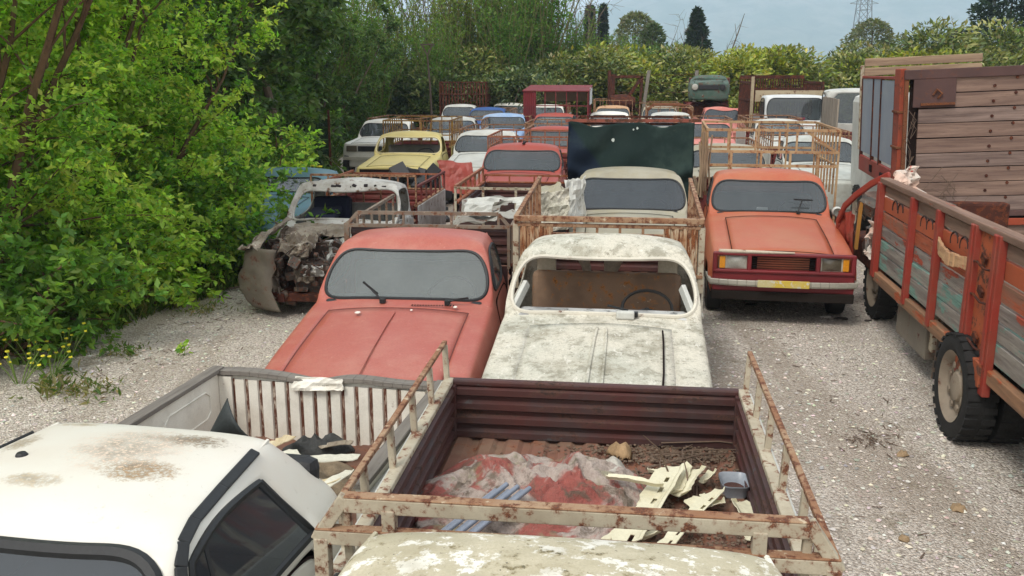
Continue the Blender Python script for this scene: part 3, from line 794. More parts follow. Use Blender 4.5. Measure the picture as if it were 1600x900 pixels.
shard(S(1158, 790, .68), S(1178, 832, .68), .115, 'cream scrap lying alone by the right bed wall', 7, grp=G1)
shard(S(944, 850, .69), S(990, 812, .70), .17, 'wide cream sheet under the longest strip near the front rail', 8, grp=G1)
shard(S(1000, 850, .69), S(1030, 836, .69), .05, 'small cream sliver between the two slotted strips', 9, grp=G1)
shard(S(1096, 760, .70), S(1112, 742, .71), .05, 'tiny cream chip lying between the bent fragment and the grey tray', 10, grp=G1)
shard(S(1006, 828, .71), S(1022, 780, .72), .10, 'cream panel wedged under the longest strip beside the blue bag', 11, grp=G1)
shard(S(1168, 850, .67), S(1186, 838, .67), .05, 'cream crumb at the foot of the right bed wall behind the front rail', 12, grp=G1)
shard(S(1014, 742, .70), S(1044, 752, .70), .06, 'greyish cream scrap beyond the crosswise strip', 13, grp=G1)
# tray
trm = plain('grey_tray_plastic', C(150, 156, 164), .35, var=.3)
q = nbp(1147, 760, .70); tr = thing('tray', 'grey plastic tray holding dirt beside the right wall of the rusty bed', 'tray', (q.x, q.y, NZF + .016), 4)
m = MB(); w0, l0 = .068, .085
def trayp(u, v):
    a = 2 * math.pi * u; k = (0, .0, .85, 1, 1.06, 1.06, 1.0, .82, .0)[int(round(v * 8))]; h = (.0, .0, 0, .055, .06, .068, .064, .012, .012)[int(round(v * 8))]
    e = 4.5; c_, s_ = math.cos(a), math.sin(a); f = (abs(c_) ** e + abs(s_) ** e) ** (-1 / e)
    return (w0 * f * c_ * k, l0 * f * s_ * k, h + .004)
m.grid(trayp, 32, 8); m.build('rim_and_walls', trm, tr, sharp=60)
m = MB(); m.prism([(w0 * .72 * math.cos(a) * 1.1, l0 * .72 * math.sin(a) * 1.1) for a in [i * math.pi / 8 for i in range(16)]], .018, .026)
m.build('dirt_fill', plain('brown_dirt', C(86, 56, 48), .95, var=.8, scale=40, bump=.8), tr)
# twigs, leaf litter
twigm = plain('dry_twig', C(104, 86, 72), .9, var=.5)
r_ = random.Random(5)
for i in range(26):
    if i == 0: p = [S(1075, 778), S(1069, 720, .80)]
    elif i == 1: p = [S(1046, 742, .75), S(1005, 680, .98)]
    elif i < 5: p = [S(985 + 12 * i, 772 - 20 * i), S(1130 + 18 * i, 712 - 3 * i)]
    else:
        a, b = r_.uniform(985, 1090), r_.uniform(712, 840); p = [S(a, b, .69), S(a + r_.uniform(-30, 40), b + r_.uniform(-45, 30), .71)]
    mid = (p[0] + p[1]) / 2 + Vector((r_.uniform(-.03, .03), r_.uniform(-.03, .03), .02))
    m = MB(); m.tube([p[0], mid, p[1]], [.005, .0045, .002], 5)
    tag(m.build('twig', twigm), ('pale stick leaning up against the bent cream fragment' if i == 0 else 'long thin twig reaching up over the tailgate' if i == 1 else 'dry brown twig scattered among the cream panels in the rusty bed'), 'twig', None if i < 2 else 'twigs among the cream panels')
m = MB()
for i in range(2600):
    px = r_.gauss(1055, 95); py = r_.uniform(700, 880) if i % 3 else r_.uniform(695, 722)
    if px > 1200 or px < 700: continue
    q = S(px, py, NZF + .02 + r_.uniform(0, .012)); s_ = r_.uniform(.004, .013)
    m.box(q, (s_ * 1.6, s_, s_ * .5), Matrix.Rotation(r_.uniform(0, 3), 3, 'Z') @ Matrix.Rotation(r_.uniform(-.6, .6), 3, 'X'))
tag(m.build('leaf_litter', plain('leaf_litter', C(112, 94, 78), .95, var=.8, scale=30)), 'brown leaf litter and crumbs of plastic strewn over the rusty bed floor', 'litter', kind='stuff')

# ================================================================== white pickup, lower left
wl = thing('pickup_truck', 'white pickup with two rusty stains on its roof and planks in its bed', 'pickup', (-1.70, 2.41, 0), 11)
P_wl = P_white
kk = NT('white_roof_paint'); X_, Y_, Z_ = kk.sep()
base = kk.mix(kk.rng(kk.noise(2, 5, .6), .35, .7, 0, .5), C(216, 212, 200), C(208, 196, 180))
grit = kk.noise(60, 5, .75); med = kk.noise(14, 6, .7)
base = kk.mix(kk.rng(kk.noise(26, 6, .75), .60, .72, 0, .35), base, C(150, 140, 120))
for cx_, cy_, rx, ry, colr in ((.22, 1.09, .165, .07, C(120, 92, 62)), (.20, .76, .15, .085, C(158, 118, 66)), (-.42, .95, .06, .09, C(170, 150, 120)), (-.1, .6, .10, .05, C(196, 176, 146)), (-.5, .55, .12, .12, C(190, 172, 146)), (-.35, 1.2, .09, .03, C(200, 180, 150)), (.05, .95, .2, .2, C(226, 206, 186))):
    dx = kk.math('DIVIDE', kk.math('SUBTRACT', X_, cx_), rx); dy = kk.math('DIVIDE', kk.math('SUBTRACT', Y_, cy_), ry)
    d2 = kk.math('ADD', kk.math('MULTIPLY', dx, dx), kk.math('MULTIPLY', dy, dy))
    d3 = kk.math('ADD', d2, kk.math('MULTIPLY', kk.math('SUBTRACT', med, .5), 3.2))
    d4 = kk.math('ADD', d3, kk.math('MULTIPLY', kk.math('SUBTRACT', grit, .5), 5.5))
    base = kk.mix(kk.rng(d4, 1.5, -.3, 0, .9), base, kk.mix(kk.rng(grit, .35, .65), colr, C(84, 72, 58)))
kk.l(kk.bsdf(base, .38, 0, .4, kk.bump(med, .05, .01)), kk.out.inputs[0]); P_wl = kk.m
cc = cab(wl, dict(hw=.72, W=.76, zb=.88, zr=1.29, wf=.575, wr=.49, rake=.28, Lc=1.56, rr=.30, wsb=.64, wst=.545, crown=.035, bow=.06, wtop=.062, sealr=.026, ov=.06, sharpside=True, sidetop=.075, d3=(.46, .30), sidesealr=.016, sideglass=M['glass3'],
    hood=[(-1.2, .66, .62), (-1.12, .74, .69), (-.8, .80, .76), (-.45, .85, .82), (-.12, .89, .86)]), P_wl, M['glass3'], seats=M['dark'])
front_wheels(wl, y=-.75)
V_, K_ = cc['V'], cc['K']
for sg in (-1, 1):
    m = MB(); pts = [V_[K_[('c', c_, 3, sg)]] + Vector((sg * .0, 0, .003)) for c_ in ('C', 'D1', 'D2', 'D3', 'R')]
    pts = [V_[K_[('c', 'C', 1, sg)]].lerp(V_[K_[('c', 'C', 2, sg)]], .8) + Vector((sg * .004, 0, .004)), V_[K_[('c', 'C', 2, sg)]] + Vector((sg * -.006, 0, .0))] + pts[1:]
    pts = [pts[0]] + [pts[i].lerp(pts[i + 1], .5) for i in range(len(pts) - 1)]
    for a, b in zip(pts[:-1], pts[1:]): m.bar(a, b + (b - a) * .02, .042, .014, up=(sg * .5, 0, 1))
    m.build('roof_moulding', M['seal'], wl, .006)
m = MB(); m.lathe([(.001, .008), (.016, .008), (.022, 0), (.024, -.01)], (-.30, .80, 1.30), 'z', 16); m.build('aerial_hole_cap', M['dark'], wl)
for sg in (-1, 1):
    a = V_[K_[('c', 'D3', 1, sg)]]; b = V_[K_[('c', 'D3', 2, sg)]]
    m = MB(); m.bar(a + Vector((sg * .004, -.012, -.01)), b + Vector((sg * .006, .0, .0)), .04, .012, up=(sg, 0, .2)); m.build('pillar_trim', M['seal'], wl, .004)
# bed
tgm = weathered('tailgate_cream', C(228, 224, 212), C(208, 200, 184), tone=.6, rust=.70, chip=1, rough=.6, dirt=.2, scale=2)
woodcap = wood('grey_timber_cap', C(128, 122, 114), C(96, 90, 84), axis=1)
WB0, WB1, WHW, WZF, WZT = 1.60, 3.02, .705, .47, .885
m = MB(); corr(m, (-WHW, WB0, WZF), (0, WB1 - WB0, 0), (2 * WHW, 0, 0), (0, 0, 1), 8, .012); m.build('bed_floor', M['bedfloor'], wl)
for sg in (-1, 1):
    m = MB(); m.box((sg * (WHW + .02), (WB0 + WB1) / 2, (WZF + WZT) / 2), (.04, WB1 - WB0, WZT - WZF))
    # pressed panel in the inner face
    yc, zc, hy, hz = WB0 + 1.02, WZT - .16, .25, .085
    m.tube([(sg * (WHW - .001), yc + hy * a, zc + hz * b) for a, b in ((-1, -.6), (-1, .6), (-.8, 1), (.8, 1), (1, .6), (1, -.6), (.8, -1), (-.8, -1))], .007, 6, True)
    o = m.build('side_wall', tgm, wl, .008)
    m = MB(); m.box((sg * (WHW + .02), (WB0 + WB1) / 2, WZT + .014), (.075, WB1 - WB0 + .04, .028)); m.build('timber_cap', woodcap, o, .004)
    m = MB(); m.box((sg * (WHW + .065), (WB0 + WB1) / 2, .60), (.05, WB1 - WB0, .5)); m.build('outer_panel', P_whiteb, wl, .02)
def corr_rust(mb, O, U, Vv, N, nr, depth):
    O, U, Vv, N = map(Vector, (O, U, Vv, N)); mb.cur = 0
    for i in range(nr + 1):
        a0 = (i - .5 + .30) / nr; a1 = (i + .5 - .30) / nr
        a0c, a1c = max(a0 + .0, 0), min(a1, 1)
        p0 = O + Vv * max(0, (i - .5 + .62) / nr - .5 / nr + .0)
    for i in range(nr):
        a = i / nr; b = (i + 1) / nr; w = (b - a)
        ks = [(a, 0), (a + w * .14, 0), (a + w * .22, depth), (a + w * .88, depth), (a + w * .94, 0), (b, 0)]
        for k in range(5):
            mb.cur = 1 if k in (0, 1, 4) else 0
            (s0, d0), (s1, d1) = ks[k], ks[k + 1]
            nseg = 5
            mb.add([O + Vv * s0 + N * d0, O + Vv * s1 + N * d1, O + Vv * s1 + N * d1 + U, O + Vv * s0 + N * d0 + U], [(0, 1, 2, 3)], False)
    mb.cur = 0
ribrust = weathered('rusty_rib', C(190, 180, 164), C(130, 92, 72), tone=.9, rust=.455, rustcol=C(104, 60, 42), rust2=C(74, 44, 34), chip=1, rough=.8, scale=2.2, streak=(3, 3, .7))
m = MB(); corr_rust(m, (-WHW + .09, WB1 - .02, WZF + .0), (0, 0, WZT - WZF - .035), (2 * WHW - .16, 0, 0), (0, -1, 0), 14, .012)
m.box((0, WB1 + .005, (WZF + WZT) / 2 - .01), (2 * WHW, .03, WZT - WZF - .02))
m.box((-WHW + .045, WB1 - .02, (WZF + WZT) / 2 - .01), (.085, .03, WZT - WZF - .02)); m.box((WHW - .035, WB1 - .02, (WZF + WZT) / 2 - .01), (.065, .03, WZT - WZF - .02))
tg = m.build('tailgate', [tgm, ribrust], wl)
m = MB(); n = 24
for i in range(n):
    a, b = -WHW - .03 + i * (2 * WHW + .06) / n, -WHW - .03 + (i + 1) * (2 * WHW + .06) / n
    f = lambda x: -.028 * math.exp(-((x + .05) / .13) ** 2) + .008 * math.sin(x * 9)
    zz = WZT + .0
    m.bar((a, WB1 + .0, zz + f(a)), (b, WB1 + .0, zz + f(b)), .085, .03)
m.build('timber_cap', wood('grey_timber_cap_across', C(132, 126, 118), C(98, 92, 86), axis=0), tg, .003)
m = MB(); crumple('bent_lip', (-.22, WB1 - .058, WZT - .075), (.36, .0, .01), (0, .03, .085), tgm, .022, 2.5, 3.3, 14, 5, tg)
m = MB()
for sg in (-1, 1): m.box((sg * .4, (WB0 + WB1) / 2, .36), (.08, WB1 - WB0, .1))
m.build('frame_rails', M['under'], wl)
for sg in (-1, 1): wheel(wl, sg * .62, 2.3)
# load
def wp(px, py, z): return at(px, py, z)
blackm = plain('black_plastic_fender', C(44, 50, 50), .6, var=.5)
A, B, Cc = wp(355, 622, .86), wp(398, 690, .62), wp(320, 690, .62)
m = MB(); N_ = 10
def blk(u, v):
    p = A.lerp(B.lerp(Cc, u), v); p = p + Vector((-.05 * math.sin(u * 3.14) * v, -.08 * math.sin(v * 3.1) * (1 - u), .03 * math.sin(u * 3.14) * v)); return p
m.grid(blk, 8, 8); o = m.build('fender_liner', blackm); s_ = o.modifiers.new('solid', 'SOLIDIFY'); s_.thickness = .008
tag(o, 'black pointed plastic fender liner standing in the white pickup bed', 'fender liner')
plk = [wood('bleached_plank', C(206, 192, 160), C(176, 158, 124), axis=1), plain('pale_panel_scrap', C(204, 200, 182), .7, var=.4), wood('grey_plank', C(156, 146, 128), C(120, 108, 92), axis=1)]
G2 = 'scrap strips in the white pickup bed'
for i, (a, b, w_, lab) in enumerate([((408, 712, .62), (458, 686, .66), .10, 'pale yellow plank nearest the black fender liner'),
     ((436, 730, .66), (560, 720, .66), .11, 'long cream board lying across the dark rags'),
     ((418, 730, .62), (468, 712, .64), .15, 'squarish cream board beside the cab of the white pickup'),
     ((455, 805, .60), (548, 740, .66), .075, 'lowest cream strip slanting toward the rusty side rail'),
     ((448, 785, .60), (534, 750, .65), .07, 'thin cream strip lying just above the lowest one'),
     ((436, 758, .58), (500, 764, .60), .14, 'grey worn board lying under the cream strips'),
     ((470, 822, .56), (524, 786, .58), .10, 'short grey board at the foot of the scrap pile'),
     ((500, 704, .58), (552, 696, .60), .075, 'narrow grey board at the back of the scrap pile')]):
    shard(wp(*a), wp(*b), w_, lab, 20 + i, name='scrap_board', mat=plk[(0, 1, 1, 1, 0, 2, 2, 2)[i]], cat='board', grp=G2, curl=.006)
q = wp(495, 712, .50)
tag(cloth((q.x, q.y), .26, .18, .11, 4.2, plain('dark_rags', C(58, 58, 56), .9, var=.7, scale=12), 'rag_heap', n=60, z0=.52), 'heap of dark rags and hoses behind the boards in the white pickup bed', 'rag heap')
q = wp(470, 770, .49)
tag(cloth((q.x - .05, q.y + .05), .5, .5, .07, 7.2, plain('brown_rubble', C(128, 112, 90), .95, var=.8, scale=20), 'debris_heap', n=70, z0=.49), 'low heap of brown debris under the boards in the white pickup bed', 'debris')

# ================================================================== salmon pickup
sa = thing('pickup_truck', 'salmon red pickup with an intact windshield, parked beside the grimy white pickup', 'pickup', (-.85, 6.93, 0), 5)
c3 = cab(sa, dict(hw=.70, wf=.56, wr=.55, zr=1.385, wsb=.66, wst=.555, crown=.05, shoulder=.5, seammat=plain('salmon_gap', C(104, 54, 48), .8), sideglass=M['glass2'],
      hood=[(-1.5, .74, .70), (-1.44, .81, .76), (-1.0, .885, .83), (-.5, .935, .885), (-.13, .962, .925)]), P_salmon, glassmat('dusty_windshield', (.62, .67, .67, 1), .26, C(168, 174, 170)), seats=plain('pale_seat', C(150, 150, 142), .9, var=.4), trim=None)
front_wheels(sa)
m = MB(); m.tube([(0, -1.4, .835), (0, -1.0, .893), (0, -.5, .944), (0, -.25, .958)], .006, 5); m.build('hood_crease', P_salmon, sa)
m = MB()
for i in range(16): m.box((.10 + .021 * i, -.085 + .02 * ((.1 + .021 * i) / .7) ** 2, .9735 + .0), (.009, .03, .004))
m.build('air_vent', M['seam'], sa)
wipers(sa, None, [(-.14, -.03, .99, -.16, .05, .12), (.36, -.02, .985, .16, .02, .02)])
def scrapflake(root_pt, s, label, mat):
    m = MB(); m.prism([(s * .6 * math.cos(a) * (.7 + .5 * hsh(a, s)), s * math.sin(a) * (.7 + .5 * hsh(s, a))) for a in [i * .9 for i in range(7)]], 0, .004)
    o = m.build('paint_flake', mat); o.location = root_pt; return tag(o, label, 'flake')
fl = plain('flake_white', C(222, 214, 202), .8)
for x, y, z, s_, lb in ((-.27, -.30, .962, .035, 'white flake on the left half of the salmon hood'), (.43, -.10, .966, .03, 'white flake at the right end of the salmon hood vent'), (.12, -.22, .967, .018, 'smallest pale flake, near the middle of the salmon hood')):
    scrapflake(car_point(sa, x, y, z), s_, lb, fl)
bed(sa, 1.2, 3.25, .74, .62, 1.02, M['bedrust'], M['bedfloor'], M['rustdark'], out=P_salmon, ribs=4)
railmix = weathered('flaking_grey_rail', C(128, 116, 102), C(96, 82, 70), tone=.8, rust=.56, rustcol=C(120, 78, 52), rust2=C(70, 46, 36), chip=.6, chipcol=C(196, 186, 170), rough=.85, scale=2)
m = MB(); corr(m, (-.7, 1.235, 1.02), (1.4, 0, 0), (0, 0, .33), (0, -1, 0), 4, .02); m.build('headboard', M['bedrust'], sa)
def trapezoid(root, y, x, zl, zh, zb_, mat, inset=.1, posts=(-.5, -.17, .17, .5), w=.03):
    m = MB(); m.bar((-x, y, zl), (x, y, zl), w, w); m.bar((-x + inset, y + .002, zh), (x - inset, y + .002, zh), w, w)
    for sg in (-1, 1): m.bar((sg * x, y + .001, zl), (sg * (x - inset), y + .003, zh), w * .9, w * .9); m.bar((sg * (x - .01), y - .001, zb_), (sg * (x - .01), y - .001, zl), w * .9, w * .9)
    for t in posts: m.bar((t * 2 * (x - inset), y + .001, zl), (t * 2 * (x - inset), y + .001, zh), w * .7, w * .7)
    return m.build('front_rail', mat, root)
trapezoid(sa, 1.19, .73, 1.37, 1.485, 1.0, railmix, .1)
for sg in (-1, 1): rail_side(sa, sg * .745, 1.2, 3.25, 1.03, 1.37, 7, railmix, .03, xb=sg * .75)

# ================================================================== grimy white pickup without windshield
gw = thing('pickup_truck', 'grimy white pickup with an empty windshield frame and torn brown seat', 'pickup', (.645, 6.47, 0), 7.5)
c4 = cab(gw, dict(hw=.72, wf=.585, wr=.575, zr=1.41, wsb=.69, wst=.60, rake=.42, crown=.06, dent=.006, shoulder=.4, hoodx=.50, dash=weathered('peeling_dashboard', C(190, 190, 186), C(60, 60, 62), tone=1, rust=.58, rustcol=C(40, 40, 42), rust2=C(30, 30, 32), chip=1, rough=.7),
      hood=[(-1.5, .76, .71), (-1.44, .82, .765), (-1.0, .90, .85), (-.5, .945, .90), (-.13, .968, .935)]), P_dirty, None, seats=M['seatbrown'], sealmat=weathered('cream_window_edge', C(206, 200, 184), tone=.5, rust=.66, chip=1, rough=.7), seam=False)
front_wheels(gw)
m = MB(); m.tube([(-.045, -1.4, .845), (-.04, -1.0, .907), (-.03, -.5, .952), (-.02, -.26, .966)], .011, 6); m.tube([(.045, -1.4, .845), (.05, -1.0, .907), (.05, -.5, .952), (.045, -.26, .966)], .009, 6); m.build('hood_ridge', P_dirty, gw)
m = MB(); m.tube([(.40, -1.4, .835), (.42, -1.0, .896), (.43, -.5, .942), (.43, -.25, .958)], .007, 6); m.build('hood_crack', M['seam'], gw)
wipers(gw, None, [(.24, .02, 1.0, -.2, .03, .04)])
m = MB(); m.box((.17, -.01, 1.0), (.13, .05, .06)); m.build('wiper_motor', P_whiteb, gw, .012)
# torn lining hanging in the rear window
lin_ = plain('torn_lining', C(150, 138, 122), .9, var=.5)
m = MB()
for x0, x1, sw in ((-.26, -.12, 1), (.02, .24, -1)):
    m.grid(lambda u, v: (x0 + (x1 - x0) * u * (1 - .55 * v) + .06 * sw * v + .01 * math.sin(v * 9), 1.06 - .05 * math.sin(u * 3), 1.32 - .26 * v - .03 * math.sin(u * 3.1)), 6, 8)
o = m.build('torn_headlining', lin_, gw)
for sg in (-1, 1):
    m = MB(); m.box((sg * .50, 1.07, 1.16), (.16, .03, .30)); m.build('rear_pillar_trim', plain('cream_trim', C(178, 168, 146), .8, var=.4), gw, .01)
    m = MB(); m.bar((sg * .66, .16, .97), (sg * .58, .33, 1.14), .035, .07); m.build('broken_quarter_frame', P_whiteb, gw, .006)
bed(gw, 1.2, 3.2, .755, .62, 1.02, M['bedrust'], M['bedfloor'], M['railrust'], out=P_dirty, ribs=4)
hb = weathered('rust_streaked_headboard', C(190, 176, 150), C(160, 120, 84), tone=.9, rust=.49, rustcol=C(140, 84, 46), rust2=C(92, 54, 34), chip=1, rough=.85, scale=2.2, streak=(2.5, 2.5, .35))
for sg in (-1, 1):
    m = MB(); corr(m, (sg * .6 - .14, 1.20, .98), (0, 0, .46), (.28, 0, 0), (0, -1, 0), 4, .015); m.build('headboard', hb, gw)
    m = MB(); m.box((sg * .775, 1.25, 1.17), (.05, .12, .56)); m.build('corner_post', M['railwhite'], gw, .006)
m = MB(); m.bar((-.79, 1.19, 1.50), (.79, 1.19, 1.50), .05, .045); m.bar((-.76, 1.2, 1.445), (.76, 1.2, 1.445), .03, .03)
for t in range(8):
    x = -.66 + t * .19; m.bar((x, 1.2, 1.36), (x, 1.2, 1.45), .022, .022)
m.build('front_rail', M['railrust'], gw, .004)
for sg in (-1, 1): rail_side(gw, sg * .775, 1.2, 3.2, 1.03, 1.5, 8, M['railrust'], .035, xb=sg * .77, slope=.12)

# ================================================================== orange red pickup facing us on the right
og = thing('pickup_truck', 'orange red pickup showing its headlights, grille and chrome bumper with a yellow plate', 'pickup', (3.17, 11.33, 0), 9.5, s=1.03)
c5 = cab(og, dict(hw=.715, wf=.60, wr=.59, zr=1.40, wsb=.675, wst=.60, crown=.055, dent=.0, shoulder=.45, hoodx=.52, hoodw=[.985, .99, 1, 1, 1, 1], rake=.38, sill=.32,
      hood=[(-1.58, .765, .745), (-1.52, .80, .78), (-1.0, .875, .84), (-.5, .925, .885), (-.13, .962, .925)]), P_orange, M['glass'], seats=M['seat'], roofmat=None)
front_wheels(og)
wipers(og, None, [(.33, .02, .99, .05, .07, .13)])
m = MB(); m.bar((.28, .09, 1.135), (.50, .11, 1.125), .016, .018); m.build('wiper_blade', M['seal'], og)
m = MB(); m.box((-.08, .10, 1.0), (.13, .03, .06)); m.build('paper_on_dash', plain('paper', C(214, 212, 206), .9), og, .004)
fy = -1.6
m = MB()
Wf = .70
m.bar((-Wf, fy, .775), (Wf, fy, .775), .07, .035); m.bar((-Wf, fy, .595), (Wf, fy, .595), .07, .035)
for x in (-Wf + .005, -.345, .345, Wf - .005): m.bar((x, fy, .58), (x, fy, .79), .045, .066, up=(0, 1, 0))
m.build('grille_surround', P_crimson, og, .012)
m = MB(); m.box((0, fy + .035, .685), (.66, .012, .16))
for i in range(6): m.box((0, fy + .02, .625 + .024 * i), (.64, .02, .004))
m.build('grille', M['seam'], og)
for sg in (-1, 1):
    m = MB(); m.box((sg * .51, fy + .02, .685), (.29, .03, .155)); l = m.build('headlight', M['chrome'], og, .01)
    m = MB()
    def lens(u, v, sg=sg):
        a, b = u * 2 - 1, v * 2 - 1; return (sg * .48 + .095 * a, fy + .002 - .02 * (1 - a * a) * (1 - b * b), .685 + .065 * b)
    m.grid(lens, 8, 6); m.build('lens', M['lamp'] if sg < 0 else M['lampdark'], l)
    m = MB(); m.box((sg * .62, fy + .0, .685), (.06, .03, .13)); m.build('turn_signal', M['amber'], l, .006)
m = MB(); m.box((0, fy + .02, .485), (1.43, .07, .21)); m.build('lower_valance', P_crimson, og, .015)
m = MB(); n = 16
for zc_, h_, off in ((.485, .05, 0), (.455, .02, .012)):
    pts = [(-.74 + 1.48 * i / n, fy - .075 + .06 * abs(-1 + 2 * i / n) ** 4 + off, zc_) for i in range(n + 1)]
    for a, b in zip(pts[:-1], pts[1:]): m.bar(a, b, .03, h_)
for sg in (-1, 1): m.bar((sg * .74, fy - .02 + off, .485), (sg * .76, fy + .3, .49), .03, .05)
bp = m.build('bumper', M['chrome'], og, .006)
m = MB(); m.box((0, fy - .1, .485), (.52, .012, .075)); m.build('licence_plate', weathered('worn_yellow_plate', C(206, 178, 70), C(196, 186, 140), tone=1, rust=.66, chip=.55, chipcol=C(200, 196, 180), rough=.6, scale=3), bp, .004)
m = MB(); m.box((0, fy + .04, .335), (1.44, .14, .10)); m.build('under_bumper_shade', M['under'], og, .01)  # dark box added below the valance, standing in for shadow under the bumper
# primer patch over the left lamp
prim = weathered('bare_filler', C(196, 184, 164), C(170, 150, 128), tone=.8, rust=.6, chip=.6, rough=.85)
m = MB(); m.tube([(-.66, fy - .01, .80), (-.5, fy - .022, .803), (-.2, fy - .03, .803), (.1, fy - .03, .803)], [.022, .02, .016, .01], 8); m.build('filler_patch', prim, og)
m = MB(); m.lathe([(.001, .05), (.05, .045), (.065, .0), (.05, -.05)], (.80, .18, .985), 'y', 14); m.build('mirror', P_whiteb, og)
bed(og, 1.22, 3.3, .80, .62, 1.02, M['bedred'], M['bedfloor'], M['railtan'], out=P_orange, ribs=4)
rt = M['railtan']
m = MB(); X0, X1, y0 = -.72, .95, 1.25
for z_ in (1.42, 1.60, 1.88): m.bar((X0, y0, z_), (X1, y0, z_), .035, .035)
for i, x in enumerate((X0, -.45, -.1, .2, .42, .62, X1)): m.bar((x, y0, 1.6 if i not in (0, 6) else .6), (x, y0, 1.88), .025, .025)
for x in (-.4, -.02, .35, .7): m.bar((x, y0, 1.3), (x, y0, 1.6), .03, .03)
m.bar((.55, y0 + .01, 1.86), (X1 - .05, y0 + .01, 1.62), .03, .03)
m.build('front_rail', rt, og)
for x in (X0, X1): rail_side(og, x, 1.25, 3.3, 1.03, 1.88, 9, rt, .03, mids=(1.6, 1.42))
m = MB(); m.bar((X0, 3.3, 1.88), (X1, 3.3, 1.88), .035, .035); m.bar((X0, 3.3, 1.5), (X1, 3.3, 1.5), .03, .03)
for i in range(4): m.bar((X0 + .42 * i, 3.3, 1.03), (X0 + .42 * i, 3.3, 1.88), .025, .025)
m.build('rear_rail', rt, og)
m = MB()
q2 = random.Random(4)
for i in range(16):
    x, y = X0 - .02 + q2.uniform(-.06, .06), 1.22 + q2.uniform(-.06, .05)
    m.tube([(x + q2.uniform(-.03, .03), y + q2.uniform(-.03, .03), .98 + q2.uniform(0, .3)), (x, y, 1.4), (x + q2.uniform(-.03, .03), y, 1.78 + q2.uniform(-.2, .1))], .013, 5)
o = m.build('stick_bundle', wood('old_grey_sticks', C(164, 142, 116), C(112, 92, 74), axis=2))
o.matrix_world = og.matrix_basis.copy()
tag(o, 'bundle of old grey sticks tied to the left corner of the tan cage', 'stick bundle')
# ================================================================== other pickups of the yard
GR = 'old pickups parked nose to tail in rows'
def bgcar(label, px, py, head, paint, z=.97, par=None, glass='glass', rails=None, railm=None, bedm=None, pos=None, lev=2, wheels=True, name='pickup_truck', cat='pickup', zt=1.02, Lb=2.0, lamps=False, bedded=True, skip=(), sea=None, seats=True, s=1.0, seam=True):
    p = pos or at(px, py, z)
    t = thing(name, label, cat, (p[0], p[1], 0), head, GR, s)
    q = dict(lev=lev); q.update(par or {})
    r = cab(t, q, paint, M[glass] if glass else None, seats=M['seat'] if seats else None, sealmat=sea, skip=skip, seam=seam, sidewin=glass is not None)
    if wheels: front_wheels(t)
    y0 = r['p']['Lc'] + .06
    if bedded: bed(t, y0, y0 + Lb, .75, .62, zt, bedm or M['bedred'], M['bedfloor'], railm or M['railrust'], out=paint, ribs=4, wheels=wheels)
    rm = railm or M['railrust']
    if rails:
        zl, n, mids = rails
        for sg in (-1, 1): rail_side(t, sg * .76, y0, y0 + Lb, zt, zl, n, rm, .03, mids=mids)
        rail_cross(t, y0 - .02, -.76, .76, zt, zl, max(4, n - 1), rm, .03, mids=mids)
        rail_cross(t, y0 + Lb + .02, -.76, .76, zt, zl, max(4, n - 2), rm, .03, mids=mids, name='rear_rail')
    if lamps:
        f = r['p']['hood'][0][0]; zc_ = r['p']['hood'][0][1] - .13
        for sg in (-1, 1):
            m = MB(); m.box((sg * .5, f - .0, zc_), (.28, .05, .15)); l = m.build('headlight', M['lampdark'], t, .012)
        m = MB(); m.box((0, f + .0, zc_), (.66, .04, .14)); m.build('grille', M['dark'], t, .01)
        m = MB(); m.box((0, f - .05, .48), (1.45, .06, .09)); m.build('bumper', M['chrome'], t, .012)
    return t, r

# grey pickup with the tarpaulin behind the cab
gp, r_ = bgcar('beige grey pickup with tinted windshield in front of the dark green tarpaulin', 984, 330, 6.5, P_grey, par=dict(wsb=.71, wst=.63, wf=.60, wr=.59, zr=1.42, hw=.73, crown=.06), glass='glass3', railm=M['railrust'], rails=None)
for sg in (-1, 1):
    rail_side(gp, sg * .80, 1.25, 3.3, 1.0, 2.0, 6, M['rustdark'], .03, mids=(1.4,))
rail_cross(gp, 1.25, -.80, .80, 1.0, 2.0, 4, M['rustdark'], .03, name='front_rail')
rail_cross(gp, 3.3, -.80, .80, 1.0, 2.0, 4, M['rustdark'], .03, name='rear_rail')
kk = NT('green_tarpaulin'); X_, Y_, Z_ = kk.sep()
f1 = kk.noise(2.2, 6, .6); f2 = kk.noise(16, 5, .7)
d_ = kk.math('ADD', kk.math('MULTIPLY', X_, 1.0), kk.math('MULTIPLY', Z_, .75))
c_ = kk.mix(kk.rng(d_, .62, .70), C(26, 36, 50), C(30, 44, 42))
c_ = kk.mix(kk.rng(f1, .45, .72, 0, .55), c_, C(62, 78, 72)); c_ = kk.mix(kk.rng(f2, .6, .74, 0, .2), c_, C(84, 90, 84))
tb = kk.bsdf(c_, .85, 0, .15, kk.bump(kk.math('ADD', f1, f2), .35, .01)); tt = kk.n('ShaderNodeBsdfTransparent'); tx = kk.n('ShaderNodeMixShader')
kk.l(kk.rng(kk.noise(1.3, 5, .6, kk.mapc(loc=(4, 4, 4))), .40, .66, .0, .07), tx.inputs[0]); kk.l(tb, tx.inputs[1]); kk.l(tt.outputs[0], tx.inputs[2]); kk.l(tx.outputs[0], kk.out.inputs[0]); M['tarp'] = kk.m
